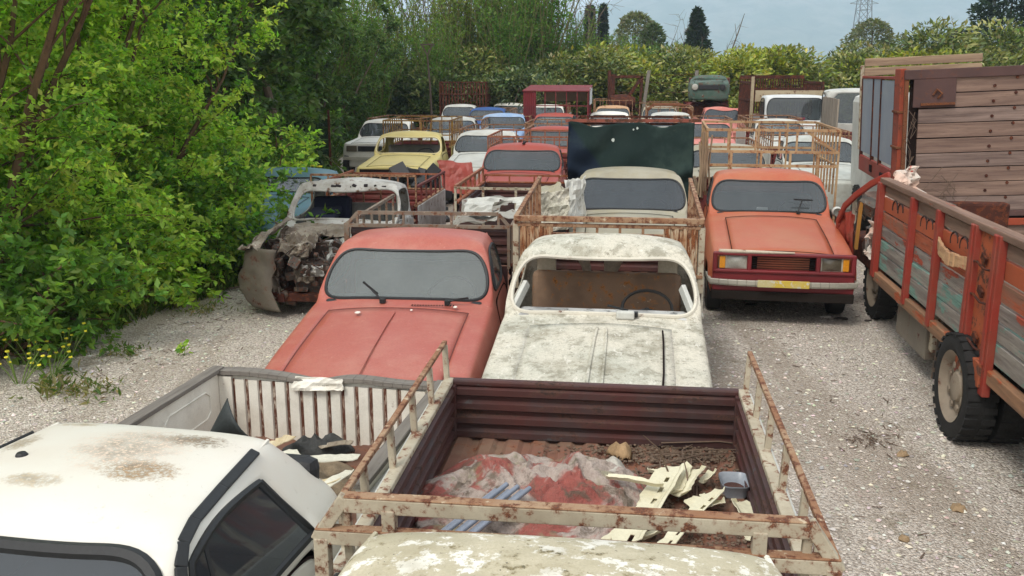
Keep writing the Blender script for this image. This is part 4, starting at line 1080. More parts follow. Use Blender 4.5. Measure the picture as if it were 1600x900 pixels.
def tarpf(u, v):
    x = -.86 + 1.72 * u; z = 2.03 - 1.08 * v
    z += (-.06 * abs(math.sin(2 * math.pi * u)) ** 1.5 * (1 - v)) - .05 * math.sin(math.pi * u) * v + .01 * nz(u * 8, 3.3) * (1 - v) + .012 * math.sin(u * 23) * (1 - v) ** 2
    y = 1.20 - .05 * math.sin(math.pi * u) * math.sin(math.pi * min(1, v * 1.1))
    a = (u * 1.6 + v * .9); y += -.09 * math.sin(9 * (a - .25)) * max(0, 1 - u * 1.7) * min(1, v * 3) + .02 * nz(u * 4, v * 3, 2) - .06 * abs(math.sin((u + .5 * v * v) * 8)) * v * v + .02 * nz(u * 7 + v * 3, v * 2, 5)
    y += -.06 * math.exp(-((v - .72 + .25 * (u - .5) ** 2 * 2) / .08) ** 2)
    return (x, y, z)
m = MB(); m.grid(tarpf, 60, 36); m.grid(lambda u, v: (-.86 + .0 + .015 * math.sin(v * 9 + u * 4), 1.2 + 2.12 * u, 2.03 - 1.0 * v - .03 * math.sin(u * 9.4)), 24, 12); m.grid(lambda u, v: (.86 - .015 * math.sin(v * 9 + u * 4), 1.2 + 2.12 * u, 2.03 - 1.0 * v - .03 * math.sin(u * 9.4)), 24, 12)
o = m.build('tarpaulin', M['tarp']); o.matrix_world = gp.matrix_basis.copy(); q = o.modifiers.new('solid', 'SOLIDIFY'); q.thickness = .008
tag(o, 'dark green and blue tarpaulin stretched over the cage behind the beige grey pickup', 'tarpaulin')
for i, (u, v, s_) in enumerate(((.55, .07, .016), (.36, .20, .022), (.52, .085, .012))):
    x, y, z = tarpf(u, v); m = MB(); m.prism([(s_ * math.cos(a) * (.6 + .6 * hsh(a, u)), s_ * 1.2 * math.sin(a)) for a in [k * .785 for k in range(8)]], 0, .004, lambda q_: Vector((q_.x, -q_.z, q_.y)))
    oo = m.build('spot', plain('hole_light_spot', C(190, 196, 190), .8), o); oo.location = (x, y - .012, z)  # pale discs painted as daylight showing through small holes in the tarp
m = MB(); m.bar((-.9, 1.22, 2.04), (.95, 1.22, 2.05), .045, .045); m.build('tarp_pole', weathered('red_tarp_pole', C(140, 74, 58), rust=.5, chip=.7), o)

# bed without a cab
P_wreck2 = weathered('crushed_white', C(160, 158, 150), C(120, 114, 104), tone=.9, rust=.60, chip=.62, chipcol=C(104, 94, 84), rough=.7, dirt=.6, dirtcol=C(96, 86, 76))
bx = thing('pickup_wreck', 'wrecked pickup with crushed white cab and an orange framed ribbed bed behind it', 'wreck', (-.10, 10.55, 0), 7)
orail = weathered('orange_rust_rail', C(146, 84, 60), C(138, 108, 86), tone=.8, rust=.52, rustcol=C(150, 82, 46), rust2=C(92, 52, 36), chip=.62, chipcol=C(200, 184, 160), rough=.85, scale=2)
bed(bx, 1.25, 3.6, .76, .62, 1.05, M['bedrust'], M['bedfloor'], orail, out=M['bedred'], ribs=5)
m = MB(); m.bar((-.78, 1.22, 1.25), (.78, 1.22, 1.25), .03, .03)
for x in (-.78, -.42, .0, .4, .78): m.bar((x, 1.22, .66), (x, 1.22, 1.27), .03, .03)
m.build('front_rail', M['railwhite'], bx)
for sg in (-1, 1):
    rail_side(bx, sg * .78, 1.22, 3.6, 1.05, 1.27, 7, orail, .035)
rail_cross(bx, 3.6, -.76, .76, 1.0, 1.16, 5, orail, .03, name='rear_rail')
m = MB(); m.box((0, .3, .55), (1.35, 1.7, .5)); m.build('crushed_floor', M['under'], bx, .1)
crumple('crushed_roof', (-.72, -.15, .92), (1.1, .12, .10), (.1, .95, .24), P_wreck2, .09, 3.5, 2.2, parent=bx, hole=(.68, .5, .13, .22))
crumple('crushed_door', (-.55, .0, 1.04), (.75, .1, .02), (.05, .28, .22), P_whiteb, .05, 3, 4.1, parent=bx, hole=(.66, .5, .14, .3))
crumple('crushed_door', (.15, .2, 1.08), (.55, .25, .26), (-.12, .35, .08), P_grey, .05, 3, 6.3, parent=bx)
crumple('crushed_fender', (.32, .15, .85), (.42, .1, .05), (.02, .1, .5), P_dirty, .07, 3, 8.3, parent=bx)
crumple('crushed_fender', (.66, .45, .85), (.25, .3, .02), (-.02, .05, .62), P_whiteb, .06, 3, 1.3, parent=bx)
crumple('crushed_hood', (-.7, -.6, .72), (1.2, .1, .08), (.05, .6, .12), P_dirty, .09, 3, 9.3, parent=bx)
for sg in (-1, 1): wheel(bx, sg * .62, -.1)

t11, _ = bgcar('orange red pickup with a dark stripe on its roof, behind the ribbed orange framed bed', 813, 267, 7, P_red, par=dict(wsb=.69, wst=.62, wf=.60, wr=.58), glass='glass', rails=(1.5, 8, (1.3,)), railm=orail, pos=(.15, 16.55))
t12, _ = bgcar('brick red pickup directly behind the orange red one, with a curtain in its windshield', 858, 229, 7, P_red, par=dict(wsb=.70, wst=.62), rails=(1.45, 7, ()), pos=(.93, 22.0))
bgcar('white pickup with a red sheet lying against its hood', 757, 237, 7, P_whiteb, par=dict(wsb=.70, wst=.61), rails=(1.4, 6, ()), pos=(-.60, 20.5), lev=2)
bgcar('white pickup between the yellow pickup and the pale blue one', 706, 207, 6, P_whiteb, par=dict(wsb=.70, wst=.62), rails=(1.3, 6, ()), pos=(-1.78, 27.0), lev=1)
bgcar('pale blue pickup with a whitish faded roof, left of the dark red cage', 785, 200, 7, P_blue, par=dict(wsb=.70, wst=.62), rails=(1.3, 6, ()), pos=(-.32, 29.2), lev=1)
bgcar('deep blue pickup almost hidden behind the pale blue one', 760, 190, 7, P_deepblue, pos=(-.95, 34.3), lev=1, rails=(1.3, 6, ()))
t, r_ = bgcar('pale yellow pickup without windshield, its hood raised over an open grille', 637, 240, 5, P_yellow, glass=None, sea=weathered('yellow_edge', C(210, 196, 150), rust=.7, chip=.8), par=dict(wsb=.72, wst=.64, wf=.61, wr=.59, hw=.73, hoodw=[1, 1, 1, 1, 1, 1], hood=[(-1.5, .84, .82), (-1.44, .87, .85), (-1.0, .905, .87), (-.5, .94, .90), (-.12, .965, .93)]), rails=(1.62, 9, (1.3,)), railm=weathered('ochre_rail', C(150, 116, 52), C(120, 84, 44), tone=.7, rust=.55, chip=1), pos=(-2.27, 20.1))
m = MB(); m.box((0, -1.53, .68), (1.30, .04, .24)); m.build('open_front', M['seam'], t)
m = MB(); m.box((.55, -1.4, .62), (.5, .5, .3), Matrix.Rotation(.5, 3, 'Z')); m.build('loose_bumper', M['dark'], t, .05)
bgcar('square fronted white pickup at the left end of the back row beside the thicket', 600, 212, 9, P_white, par=dict(wsb=.68, wst=.60, hw=.72, wf=.61, wr=.6, hoodw=[1, 1, 1, 1, 1, 1], hood=[(-1.1, .86, .85), (-1.05, .89, .88), (-.8, .91, .89), (-.4, .94, .91), (-.12, .965, .93)]), pos=(-3.55, 25.6), lamps=True, rails=(1.4, 6, ()), lev=2)
# wreck with torn front at the left
P_wreck = weathered('dirty_wreck_paint', C(190, 188, 182), C(140, 136, 128), tone=.9, rust=.60, rustcol=C(110, 84, 66), rust2=C(70, 54, 46), chip=.64, chipcol=C(120, 110, 98), rough=.6, dirt=.6, dirtcol=C(104, 92, 80), gritamp=.45)
wk, r_ = bgcar('white wreck with a torn off front showing the engine bay and a red bed', 525, 345, 7, P_wreck, glass=None, sea=P_wreck, skip=('hood',), par=dict(wsb=.73, wst=.66, wf=.63, wr=.62, hw=.74, W=.79, zr=1.43, dent=.042, seed=9, hood=[(-.55, .80, .72), (-.5, .84, .78), (-.38, .88, .84), (-.25, .93, .89), (-.12, .965, .93)]), rails=None, bedm=M['bedred'], pos=(-2.12, 11.25), wheels=False, seam=False, s=.93)
wk['group'] = GR
engm = weathered('greasy_engine', C(74, 66, 58), C(48, 42, 38), tone=.9, rust=.55, rustcol=C(110, 66, 46), chip=.60, chipcol=C(150, 140, 124), rough=.6, scale=3)
P_mud = weathered('muddy_crumpled_white', C(156, 146, 130), C(104, 92, 80), tone=.9, rust=.60, rustcol=C(120, 92, 70), rust2=C(80, 60, 48), chip=.6, chipcol=C(196, 190, 176), rough=.7, dirt=.6, dirtcol=C(110, 96, 80), scale=2)
m = MB()
def fend(u, v):
    y = -1.42 + 1.0 * u; z = .10 + .76 * v; wrap = max(0, .32 - u) / .32
    x = -.70 - .24 * math.sin(math.pi * (.12 + .80 * v)) * (1 - .5 * wrap ** 2) + .42 * wrap ** 2.2
    dn = .05 * nz(u * 3.3, v * 3.1, 4.4) + .025 * nz(u * 9, v * 9, 1.4) + .05 * max(0, nz(u * 2.2 + 5, v * 2.2, 8))
    return (x + dn, y - .05 * (1 - wrap) * math.sin(v * 3) + dn * .6, z)
m.grid(fend, 22, 20, True); o = m.build('torn_fender', weathered('dull_fender', C(110, 102, 90), C(80, 72, 62), tone=.9, rust=.60, chip=.64, chipcol=C(170, 160, 140), rough=.6), wk, sharp=24); q = o.modifiers.new('solid', 'SOLIDIFY'); q.thickness = .008
crumple('torn_fender', (-.90, -1.32, .80), (.18, .95, .26), (.32, -.08, .06), P_mud, .07, 3, 2.2, parent=wk)
crumple('crumpled_hood', (-.66, -.95, .80), (.62, .08, .02), (.04, .5, .14), P_mud, .10, 4, 11.2, parent=wk)
crumple('crumpled_hood', (-.62, -.55, .88), (1.3, .05, -.02), (.02, .42, .10), P_mud, .05, 4, 3.2, parent=wk)
crumple('crumpled_panel', (-.72, -1.25, .15), (.28, .12, .02), (.02, .08, .66), P_mud, .12, 3.5, 4.4, parent=wk)
crumple('crumpled_panel', (-.5, -1.15, .72), (.5, .1, .05), (.0, .3, .18), P_mud, .14, 4, 7.4, parent=wk)
crumple('torn_inner_wing', (.02, -.95, .40), (.30, .1, .12), (.10, .2, .46), P_whiteb, .10, 3, 5.4, parent=wk)
crumple('torn_inner_wing', (.38, -.8, .55), (.36, .05, .0), (.03, .1, .30), P_grey, .05, 3, 6.4, parent=wk, hole=(.5, .5, .3, .3))
m = MB(); q2 = random.Random(12)
m.box((-.02, -.85, .45), (.40, .5, .35)); 
for i in range(190):
    c_ = (q2.uniform(-.66, .66), q2.uniform(-1.3, -.6), q2.uniform(.2, .86)); 
    if i % 3 == 0 or i % 9 == 1: r1 = q2.uniform(.015, .05); m.lathe([(.001, .03), (r1 * .7, .03), (r1, .02), (r1, -.02), (.001, -.03)], c_, 'xyz'[i % 2], 10)
    elif i % 3 == 1: m.box(c_, (q2.uniform(.03, .13), q2.uniform(.03, .13), q2.uniform(.02, .09)), Matrix.Rotation(q2.uniform(0, 3), 3, 'X') @ Matrix.Rotation(q2.uniform(0, 3), 3, 'Z'))
    else:
        p0 = Vector(c_); m.tube([p0, p0 + Vector((q2.uniform(-.2, .2), q2.uniform(-.15, .1), q2.uniform(-.1, .15))), p0 + Vector((q2.uniform(-.3, .3), q2.uniform(-.2, .1), q2.uniform(-.2, .1)))], q2.uniform(.005, .011), 5)
m.box((0, -.62, .52), (1.2, .1, .6))
m.build('engine', engm, wk, .008)
for i in range(7):
    x0, z0 = q2.uniform(-.6, .35), q2.uniform(.3, .72); crumple('torn_metal', (x0, -1.28 + .1 * q2.random(), z0), (q2.uniform(.12, .32), q2.uniform(-.05, .1), q2.uniform(-.05, .05)), (q2.uniform(-.05, .05), q2.uniform(0, .1), q2.uniform(.1, .25)), (P_mud, P_wreck, engm)[i % 3], .09, 3.5, i + 2.5, 8, 7, wk)
m = MB(); m.lathe([(.001, -.03), (.035, -.03), (.04, -.05), (.085, -.04), (.10, -.01), (.09, .03), (.001, .03)], (.36, -1.12, .42), 'y', 18); m.build('hub', M['rim'], wk)
m = MB()
for sg in (-1, 1): m.box((sg * .35, -.8, .25), (.09, 1.0, .11))
m.box((0, -1.2, .25), (1.3, .12, .1)); m.build('front_frame', M['rustdark'], wk, .01)
m = MB(); m.box((.38, -1.2, .14), (.55, .3, .16), Matrix.Rotation(.2, 3, 'Z')); m.build('fallen_bumper', M['dark'], wk, .05)
for sg in (-1, 1): wheel(wk, sg * .62, 2.3)
wheel(wk, .6, -.3)
hole_m = plain('torn_roof_hole', C(36, 28, 30), .9)
m = MB(); q3 = random.Random(3)
for i in range(9):
    x = -.45 + .115 * i + q3.uniform(-.03, .03); m.box((x, .47 - .03 + .06 * (x / .7) ** 2, 1.395 + q3.uniform(-.02, .015)), (q3.uniform(.03, .09), .02, q3.uniform(.02, .05)), Matrix.Rotation(q3.uniform(-.5, .5), 3, 'Y') @ Matrix.Rotation(R(-40), 3, 'X'))
m.build('torn_roof_edge', hole_m, wk, .008)
clothb = plain('navy_seat_cover', C(28, 32, 52), .95, var=.4)
m = MB(); m.box((-.34, .82, .92), (.5, .16, .56), Matrix.Rotation(-.15, 3, 'X')); m.box((-.36, .5, 1.0), (.42, .4, .12), Matrix.Rotation(.3, 3, 'X')); m.build('seat_cover', clothb, wk, .06, jit=.03)
for sg in (-1, 1): rail_side(wk, sg * .77, 1.2, 3.3, 1.02, 1.30, 7, orail if sg < 0 else M['bedred'], .035)
rail_cross(wk, 1.2, -.77, .77, 1.02, 1.46, 7, M['railrust'], .03)
rail_cross(wk, 3.3, -.77, .77, 1.02, 1.26, 6, orail, .03, name='rear_rail')
# teal cab at far left
t, r_ = bgcar('faded teal car half swallowed by leaves behind the white wreck', 450, 340, 6, P_teal, par=dict(zr=1.24, wf=.62, wr=.62), pos=(-3.45, 13.5), rails=None, lev=2, bedded=False)
# behind the orange pickup's cage
bgcar('pale grey green pickup glimpsed through the lower bars of the tan cage', 1120, 262, 7, P_grey, par=dict(wsb=.70, wst=.62, zr=1.33), pos=(3.98, 17.2), rails=(1.3, 6, ()), lev=2, glass='glass')
bgcar('washed out red pickup just right of the dark tarpaulin', 1108, 210, 7, P_pink, pos=(5.25, 25.2), rails=(1.4, 6, ()), lev=1)
bgcar('white and grey pickup with a long bare grey hood, beside the wooden sided truck', 1283, 253, 6, weathered('white_grey_paint', C(196, 198, 190), C(160, 164, 158), tone=.8, rust=.7, chip=.68, rough=.6, dirt=.45), par=dict(wsb=.70, wst=.62, wf=.61, zr=1.42), pos=(6.05, 18.2), rails=(1.5, 8, (1.3,)), lev=2)
t22, _ = bgcar('white pickup with a toothed grille seen above the tan cage', 1213, 207, 6, P_whiteb, pos=(7.35, 25.6), rails=(1.4, 7, ()), lev=1, lamps=True)
bgcar('pinkish red pickup with a bent roof under the stacked green wreck', 1130, 182, 5, P_pink, par=dict(dent=.05, zr=1.44, seed=4), pos=(7.45, 33.2), lev=1, glass='glass3')
bgcar('clean white pickup with a bright roof behind the tarpaulin', 950, 192, 7, P_white, pos=(3.15, 30.6), rails=None, lev=1)
bgcar('tan roofed pickup in the last row behind the bright white roof', 955, 180, 7, weathered('tan_roof_paint', C(190, 150, 112), tone=.5, rust=.6), pos=(3.85, 36.2), rails=(1.6, 8, ()), lev=1)
t18, _ = bgcar('off white pickup with hooped bars over its bed, right of the bright white roof', 1042, 190, 7, P_pink if False else P_whiteb, pos=(5.1, 30.2), rails=(1.55, 6, ()), lev=1)
bgcar('cream pickup in the last row between two leaning concrete posts', 1035, 180, 7, P_grey, pos=(5.65, 36.0), rails=(1.5, 7, ()), lev=1)
bgcar('white pickup in the last row seen through the red cage', 850, 180, 7, P_white, pos=(1.35, 37.2), rails=(1.4, 7, ()), lev=1)
bgcar('white roofed pickup in the last row behind the blue pickups', 800, 178, 7, P_white, pos=(-.2, 39.2), rails=(1.4, 7, ()), lev=1)
t, r_ = bgcar('small orange roofed truck carrying a tall dark red cage with a sheet roof', 865, 195, 7, P_red, pos=(1.30, 29.4), lev=1, rails=None, name='cage_truck', cat='truck')
redc = weathered('dark_red_cage', C(120, 36, 42), C(92, 34, 38), tone=.7, rust=.62, chip=.74, rough=.7)
X0, X1, Y0, Y1, ZT = -1.08, 1.0, 1.3, 3.9, 2.06
m = MB()
for i in range(7):
    x = X0 + (X1 - X0) * i / 6; m.bar((x, Y0, .62), (x, Y0, ZT), .028, .028)
for z_ in (.9, 1.3, 1.62): m.bar((X0, Y0, z_), (X1, Y0, z_), .035, .035)
m.build('front_bars', redc, t)
for x in (X0, X1):
    m = MB()
    for i in range(6):
        y = Y0 + (Y1 - Y0) * i / 5; m.bar((x, y, .62), (x, y, ZT + .14 * (i / 5)), .03, .03)
    for z_ in (.9, 1.3, 1.7): m.bar((x, Y0, z_), (x, Y1, z_), .03, .05)
    m.build('side_bars', redc, t)
m = MB(); corr(m, (X0 - .02, Y0, .65), (0, 0, 1.42), (.42, 0, 0), (0, -1, 0), 6, .02); m.build('ribbed_panel', redc, t)
m = MB(); m.box((0, 0, 0), (X1 - X0 + .1, Y1 - Y0 + .1, .03)); o = m.build('sheet_roof', redc, t); o.location = ((X0 + X1) / 2, (Y0 + Y1) / 2, ZT + .10); o.rotation_euler = (R(3), 0, 0)
m = MB(); m.box((.1, Y1 - .1, 1.86), (1.5, .03, .34)); m.build('rear_panel', plain('cream_board', C(196, 188, 160), .8), t)
m = MB(); m.box((X1 + .03, (Y0 + Y1) / 2 + .4, 1.9), (.02, 1.7, .55)); m.build('white_board', plain('white_board', C(206, 208, 206), .7), t)
t, r_ = bgcar('pickup with a tall bare rusty slatted cage at the far left of the last row', 735, 176, 6, P_whiteb, pos=(-2.15, 37.6), lev=1, rails=None)
slatm = M['rustdark']
m = MB()
for i in range(16): m.bar((-.95 + 1.9 * i / 15, 1.3, .7), (-.95 + 1.9 * i / 15, 1.3, 2.3), .07, .03)
for z_ in (.8, 1.3, 1.8, 2.28): m.bar((-.95, 1.28, z_), (.95, 1.28, z_), .04, .05)
m.build('slatted_front', slatm, t)
for x in (-.95, .95):
    m = MB()
    for i in range(14): m.bar((x, 1.3 + 2.2 * i / 13, .7), (x, 1.3 + 2.2 * i / 13, 2.3), .03, .07)
    for z_ in (.8, 1.5, 2.28): m.bar((x, 1.3, z_), (x, 3.5, z_), .04, .05)
    m.build('slatted_side', slatm, t)
# green wreck stacked on a rusty one
t, r_ = bgcar('flattened dull green wreck stacked on top of a rusty heap', 0, 0, 12, P_green, pos=(7.55, 36.4), lev=1, glass=None, sea=P_green, wheels=False, lamps=False, par=dict(zr=1.12, dent=.04, seed=5, hood=[(-1.2, .86, .82), (-1.14, .92, .86), (-.8, .95, .9), (-.45, .96, .91), (-.12, .97, .93)]), name='stacked_wreck', cat='wreck', Lb=1.0)
t.location.z = 1.42
for sg in (-1, 1):
    m = MB(); m.lathe([(.001, -.03), (.10, -.02), (.12, .02), (.11, .06)], (sg * .5, -1.22, .72), 'y', 14); m.build('headlight', M['lamp'] if sg < 0 else M['dark'], t)
m = MB(); m.box((0, -1.21, .72), (.72, .04, .16)); m.build('grille', M['dark'], t, .01)
t = thing('rusty_heap', 'dark rusty heap of crushed car bodies carrying the green wreck', 'scrap heap', (7.5, 36.6, 0), 10)
for i in range(4):
    crumple('crushed_body', (-.95, -1.0 + .5 * i, .2 + .35 * i), (1.9, .1, .05), (.0, .35, .65 if i < 3 else .3), M['rustdark'] if i % 2 else M['bedred'], .22, 3, 3.3 + i, parent=t)
m = MB(); m.box((0, .3, .75), (1.7, 2.2, 1.38)); m.build('pressed_core', M['rustdark'], t, .15, jit=.06)

m = MB(); m.grid(lambda u, v: (-.03 + .05 * u, .52 + .55 * v, 1.438 - .02 * (1 - math.sin(3.1 * (v * .8 + .1))) ), 2, 8); o = m.build('roof_stripe', M['seam'], t11); q = o.modifiers.new('solid', 'SOLIDIFY'); q.thickness = .008
m = MB(); corr(m, (-.5, .52, .98), (0, 0, .3), (1.0, 0, 0), (0, -1, 0), 9, .03); m.build('curtain', plain('pale_curtain', C(196, 186, 170), .9, var=.4), t12)
m = MB()
for i in range(7): m.box((-.3 + .1 * i, -1.57, .64), (.06, .02, .09))
m.build('grille_teeth', plain('white_tooth', C(214, 212, 204), .5), t22, .01)
m = MB()
for y in (1.4, 1.95, 2.5, 3.05): m.tube([(-.72, y, 1.0), (-.72, y, 1.42), (-.5, y, 1.6), (.5, y, 1.6), (.72, y, 1.42), (.72, y, 1.0)], .022, 6)
m.build('hoops', M['rust'], t18)
o = crumple('red_sheet', (-1.35, 18.25, .35), (.75, .15, -.05), (-.2, .35, .65), P_red, .05, 2, 3.7, thick=.012); tag(o, 'bent bright red metal sheet leaning on the hood of the white pickup', 'metal sheet')
q2 = random.Random(31); m = MB()
for i in range(46): m.box((-1.75 + q2.gauss(0, .28), 17.55 + q2.gauss(0, .25), .5 + q2.uniform(-.5, .42)), (q2.uniform(.06, .3), q2.uniform(.06, .3), q2.uniform(.04, .2)), Matrix.Rotation(q2.uniform(0, 3), 3, 'X') @ Matrix.Rotation(q2.uniform(0, 3), 3, 'Z'))
tag(m.build('scrap_heap', M['dark'], None, .01), 'black heap of engine scrap and plastic beside the yellow pickup', 'scrap heap')
for o in (wk,):
    for k in kids(o):
        if k.name.startswith('torn_fender') and not k.get('label'): k['label'] = 'dented grey fender torn loose at the front'; break
# ================================================================== red truck with the wooden sides, right foreground
TR = thing('flatbed_truck', 'red framed truck with teal and grey wooden sideboards and a wrecked cab', 'truck', (3.37, 6.25, 0), 8)
redp = weathered('red_truck_paint', C(142, 46, 34), C(128, 60, 42), tone=.7, rust=.64, rustcol=C(120, 58, 38), rust2=C(74, 42, 32), chip=.74, chipcol=C(200, 150, 130), rough=.6, scale=1.6, dirt=.2)
orp = weathered('orange_board', C(166, 78, 44), C(144, 76, 50), tone=.7, rust=.66, chip=.7, chipcol=C(150, 130, 110), rough=.7, streak=(1, .4, 1))
tealw = wood('teal_grey_boards', C(146, 138, 128), C(104, 94, 88), axis=1, paint=C(112, 142, 130), paintthr=.49)
greyw = wood('grey_boards', C(150, 140, 130), C(108, 96, 90), axis=1, paint=C(156, 72, 52), paintthr=.54)
redw = wood('red_brown_boards', C(150, 88, 66), C(120, 88, 72), axis=1, paint=C(160, 84, 58), paintthr=.50)
capw = wood('brown_cap_board', C(140, 112, 96), C(104, 82, 70), axis=1, paint=C(150, 76, 60), paintthr=.62)
ZB, ZT = .70, 1.62; YF, YN = 3.25, -3.2; BW = 2.15
def sideboards(root, x, sg):
    """one long side: planks, posts, cap; posts stand proud on the outer face"""
    ys = [YF, 2.05, 1.28, .42, -.05, -1.0, -2.0, YN]
    planks = [(ZB + .02, .16, tealw), (ZB + .185, .14, tealw), (ZB + .33, .13, greyw), (ZB + .465, .14, redw), (ZB + .61, .15, orp), (ZB + .765, .12, capw)]
    for k, (z0, h, mt) in enumerate(planks):
        m = MB()
        for i in range(len(ys) - 1):
            if i == 3: m.build('side_plank', mt, root, .004, jit=.003, seed=k); m = MB(); continue
            jx = hsh(i, k) * .012
            if k == 4 and i == 2: mt_ = mt
            m.box((x + sg * jx, (ys[i] + ys[i + 1]) / 2, z0 + h / 2), (.03, ys[i] - ys[i + 1] - .01, h - .012 - .01 * hsh(k, i)), Matrix.Rotation((hsh(i, k, 3) - .5) * .012, 3, 'X'))
        m.build('side_plank', mt, root, .004, jit=.003, seed=k)
    m = MB(); m.box((x + sg * .005, (YF + YN) / 2, ZT + .0), (.10, YF - YN + .06, .055)); m.build('top_board', capw, root, .008, jit=.004)
    for i, y in enumerate(ys):
        w_ = .13 if i in (0, 3, 4) else .075
        m = MB(); m.box((x - .045 * (1 if sg < 0 else -1), y, (ZB + ZT) / 2 - .05 - (.06 if i in (3, 4) else 0)), (.055, w_, ZT - ZB + .06 + (.16 if i in (3, 4) else 0)))
        if i in (3, 4): m.box((x - .075 * (1 if sg < 0 else -1), y, (ZB + ZT) / 2), (.02, .05, ZT - ZB))
        m.build('side_post', redp, root, .006)
    m = MB()                                            # rust panel between the twin posts, hinge hardware
    m.box((x - .015 * (1 if sg < 0 else -1), .185, 1.1), (.03, .36, 1.0)); m.box((x - .06 * (1 if sg < 0 else -1), .19, .62), (.06, .5, .18))
    m.build('hinge_panel', weathered('rusty_hinge_panel', C(168, 82, 46), C(120, 64, 42), tone=1, rust=.54, chip=1, rough=.8), root, .008)
    m = MB()
    for z_ in (.78, 1.12, 1.36):
        m.tube([(x - .06, .36, z_), (x - .08, .25, z_ + .02), (x - .075, .12, z_ - .01), (x - .06, .0, z_)], .009, 6); m.box((x - .05, .2, z_ + .05), (.02, .09, .05), Matrix.Rotation(.4, 3, 'X'))
    m.build('latch', M['rustdark'], root)
sideboards(TR, 0, -1)
# splintered board and painted loops on the near panel
m = MB(); n = 10
pts = [(-.045 - .05 * math.sin(i / n * 3.1), 1.25 - .80 * i / n, 1.335 - .02 * i / n - .03 * math.sin(i / n * 3.1)) for i in range(n + 1)]
for a, b in zip(pts[:-1], pts[1:]): m.bar(a, b, .03, .10)
m.build('splintered_board', wood('splintered_board', C(186, 150, 112), C(150, 110, 84), axis=1, paint=C(176, 60, 50), paintthr=.56), TR, .006, jit=.008)
m = MB()
for y in (2.75, 2.55, 1.78, 1.6, .95, .72):
    m.tube([(-.022, y + .09 * math.cos(a) , 1.40 + .075 * math.sin(a)) for a in [i * math.pi / 8 for i in range(-1, 9)]], .008, 5)
m.build('painted_loops', plain('black_line_paint', C(52, 34, 30), .8), TR)
# far long side, floor, frame
m = MB()
for k in range(6): m.box((BW, (YF + YN) / 2, ZB + .09 + .155 * k), (.03, YF - YN, .145))
m.build('far_side_planks', greyw, TR, .004)
for i in range(6):
    m = MB(); m.box((BW + .045, YF - .05 - i * (YF - YN - .1) / 5, (ZB + ZT) / 2 - .05), (.055, .09, ZT - ZB + .06)); m.build('side_post', redp, TR, .006)
m = MB()
for i in range(12): m.box((.1 + i * (BW - .2) / 11, (YF + YN) / 2, ZB + .115), (.165, YF - YN, .04))
m.build('floor_planks', wood('floor_planks', C(120, 104, 90), C(90, 78, 68), axis=1), TR, .004)
m = MB()
m.box((-.02, (YF + YN) / 2, ZB - .07), (.07, YF - YN, .10)); m.box((BW + .02, (YF + YN) / 2, ZB - .07), (.07, YF - YN, .10))
m.build('bed_sill', wood('sill_beam', C(150, 112, 84), C(110, 84, 66), axis=1, paint=C(166, 84, 52), paintthr=.55), TR, .008)
m = MB()
for x in (.62, 1.5): m.box((x, .9, .50), (.09, 8.2, .2))
for i in range(9): m.box((BW / 2, YF - .1 - i * .75, ZB - .07), (BW - .1, .08, .1))
m.build('chassis', M['under'], TR, .006)
TWM = wheel_meshes(.40, .22, .262, weathered('beige_rim', C(150, 136, 118), C(112, 100, 86), tone=.7, rust=.62, chip=1, rough=.7), 36, 26)
for x in (-.03, .22, BW - .22, BW + .03):
    w = wheel(TR, x, .36, .40, TWM)
for x in (.22, BW - .22): wheel(TR, x, 3.95, .40, TWM)
m = MB(); m.box((1.07, .36, .40), (2.0, .14, .14)); m.box((1.07, 3.95, .385), (1.8, .1, .1)); m.build('axle', M['under'], TR, .03)
m = MB(); m.box((.22, 1.22, .42), (.42, .03, .52), Matrix.Rotation(.16, 3, 'X')); m.build('mud_flap', plain('brown_mud_flap', C(92, 76, 64), .9, var=.6), TR, .008)
m = MB(); m.box((.2, 2.05, .41), (.34, .95, .36)); m.box((.02, 2.05, .53), (.02, .97, .03)); m.build('tool_box', weathered('grey_tool_box', C(112, 104, 92), C(84, 76, 68), tone=.8, rust=.6, chip=.7), TR, .012)
m = MB(); m.box((.1, 1.55, .52), (.08, .12, .40)); m.build('bracket', M['railwhite'], TR, .01)
# remains of its cab
inside = plain('gutted_cab', C(46, 40, 38), .9, var=.8, scale=7)
m = MB(); m.box((1.05, 4.3, .66), (1.9, 1.5, .3)); m.box((1.05, 4.3, .86), (.5, 1.0, .14)); m.box((.5, 3.75, .92), (.6, .3, .22)); m.box((1.05, 4.9, 1.0), (1.5, .2, .4)); m.build('cab_floor', M['rustdark'], TR, .03)
m = MB()
pts = [(.12, 3.62, 1.64), (.0, 3.85, 1.52), (-.10, 4.1, 1.36), (-.16, 4.35, 1.2), (-.19, 4.5, 1.0), (-.17, 4.55, .8), (-.12, 4.5, .58)]
pts = [Vector(q) for q in pts]
for a, b in zip(pts[:-1], pts[1:]): m.bar(a, b + (b - a) * .1, .04, .075)
m.build('door_pillar', redp, TR, .015)
crumple('door_shell', (-.15, 4.5, .55), (.1, -.35, .0), (-.02, .02, .62), redp, .04, 3, 2.7, parent=TR, smooth=True)
pinkm = weathered('pink_white_sheet', C(206, 176, 158), C(190, 186, 176), tone=1, rust=.62, chip=.58, chipcol=C(176, 70, 56), rough=.7, scale=2.5)
crumple('crumpled_roof', (.10, 3.40, 1.36), (.34, .30, .04), (.0, .10, .34), pinkm, .10, 3, 4.2, parent=TR)
crumple('crumpled_roof', (.05, 3.6, 1.28), (.22, .22, .1), (.05, -.05, .2), pinkm, .10, 3, 9.2, parent=TR)
crumple('crumpled_fender', (-.04, 3.55, .72), (.08, .42, .02), (.06, .05, .38), pinkm, .10, 3, 5.2, parent=TR)
m = MB(); q2 = random.Random(8)
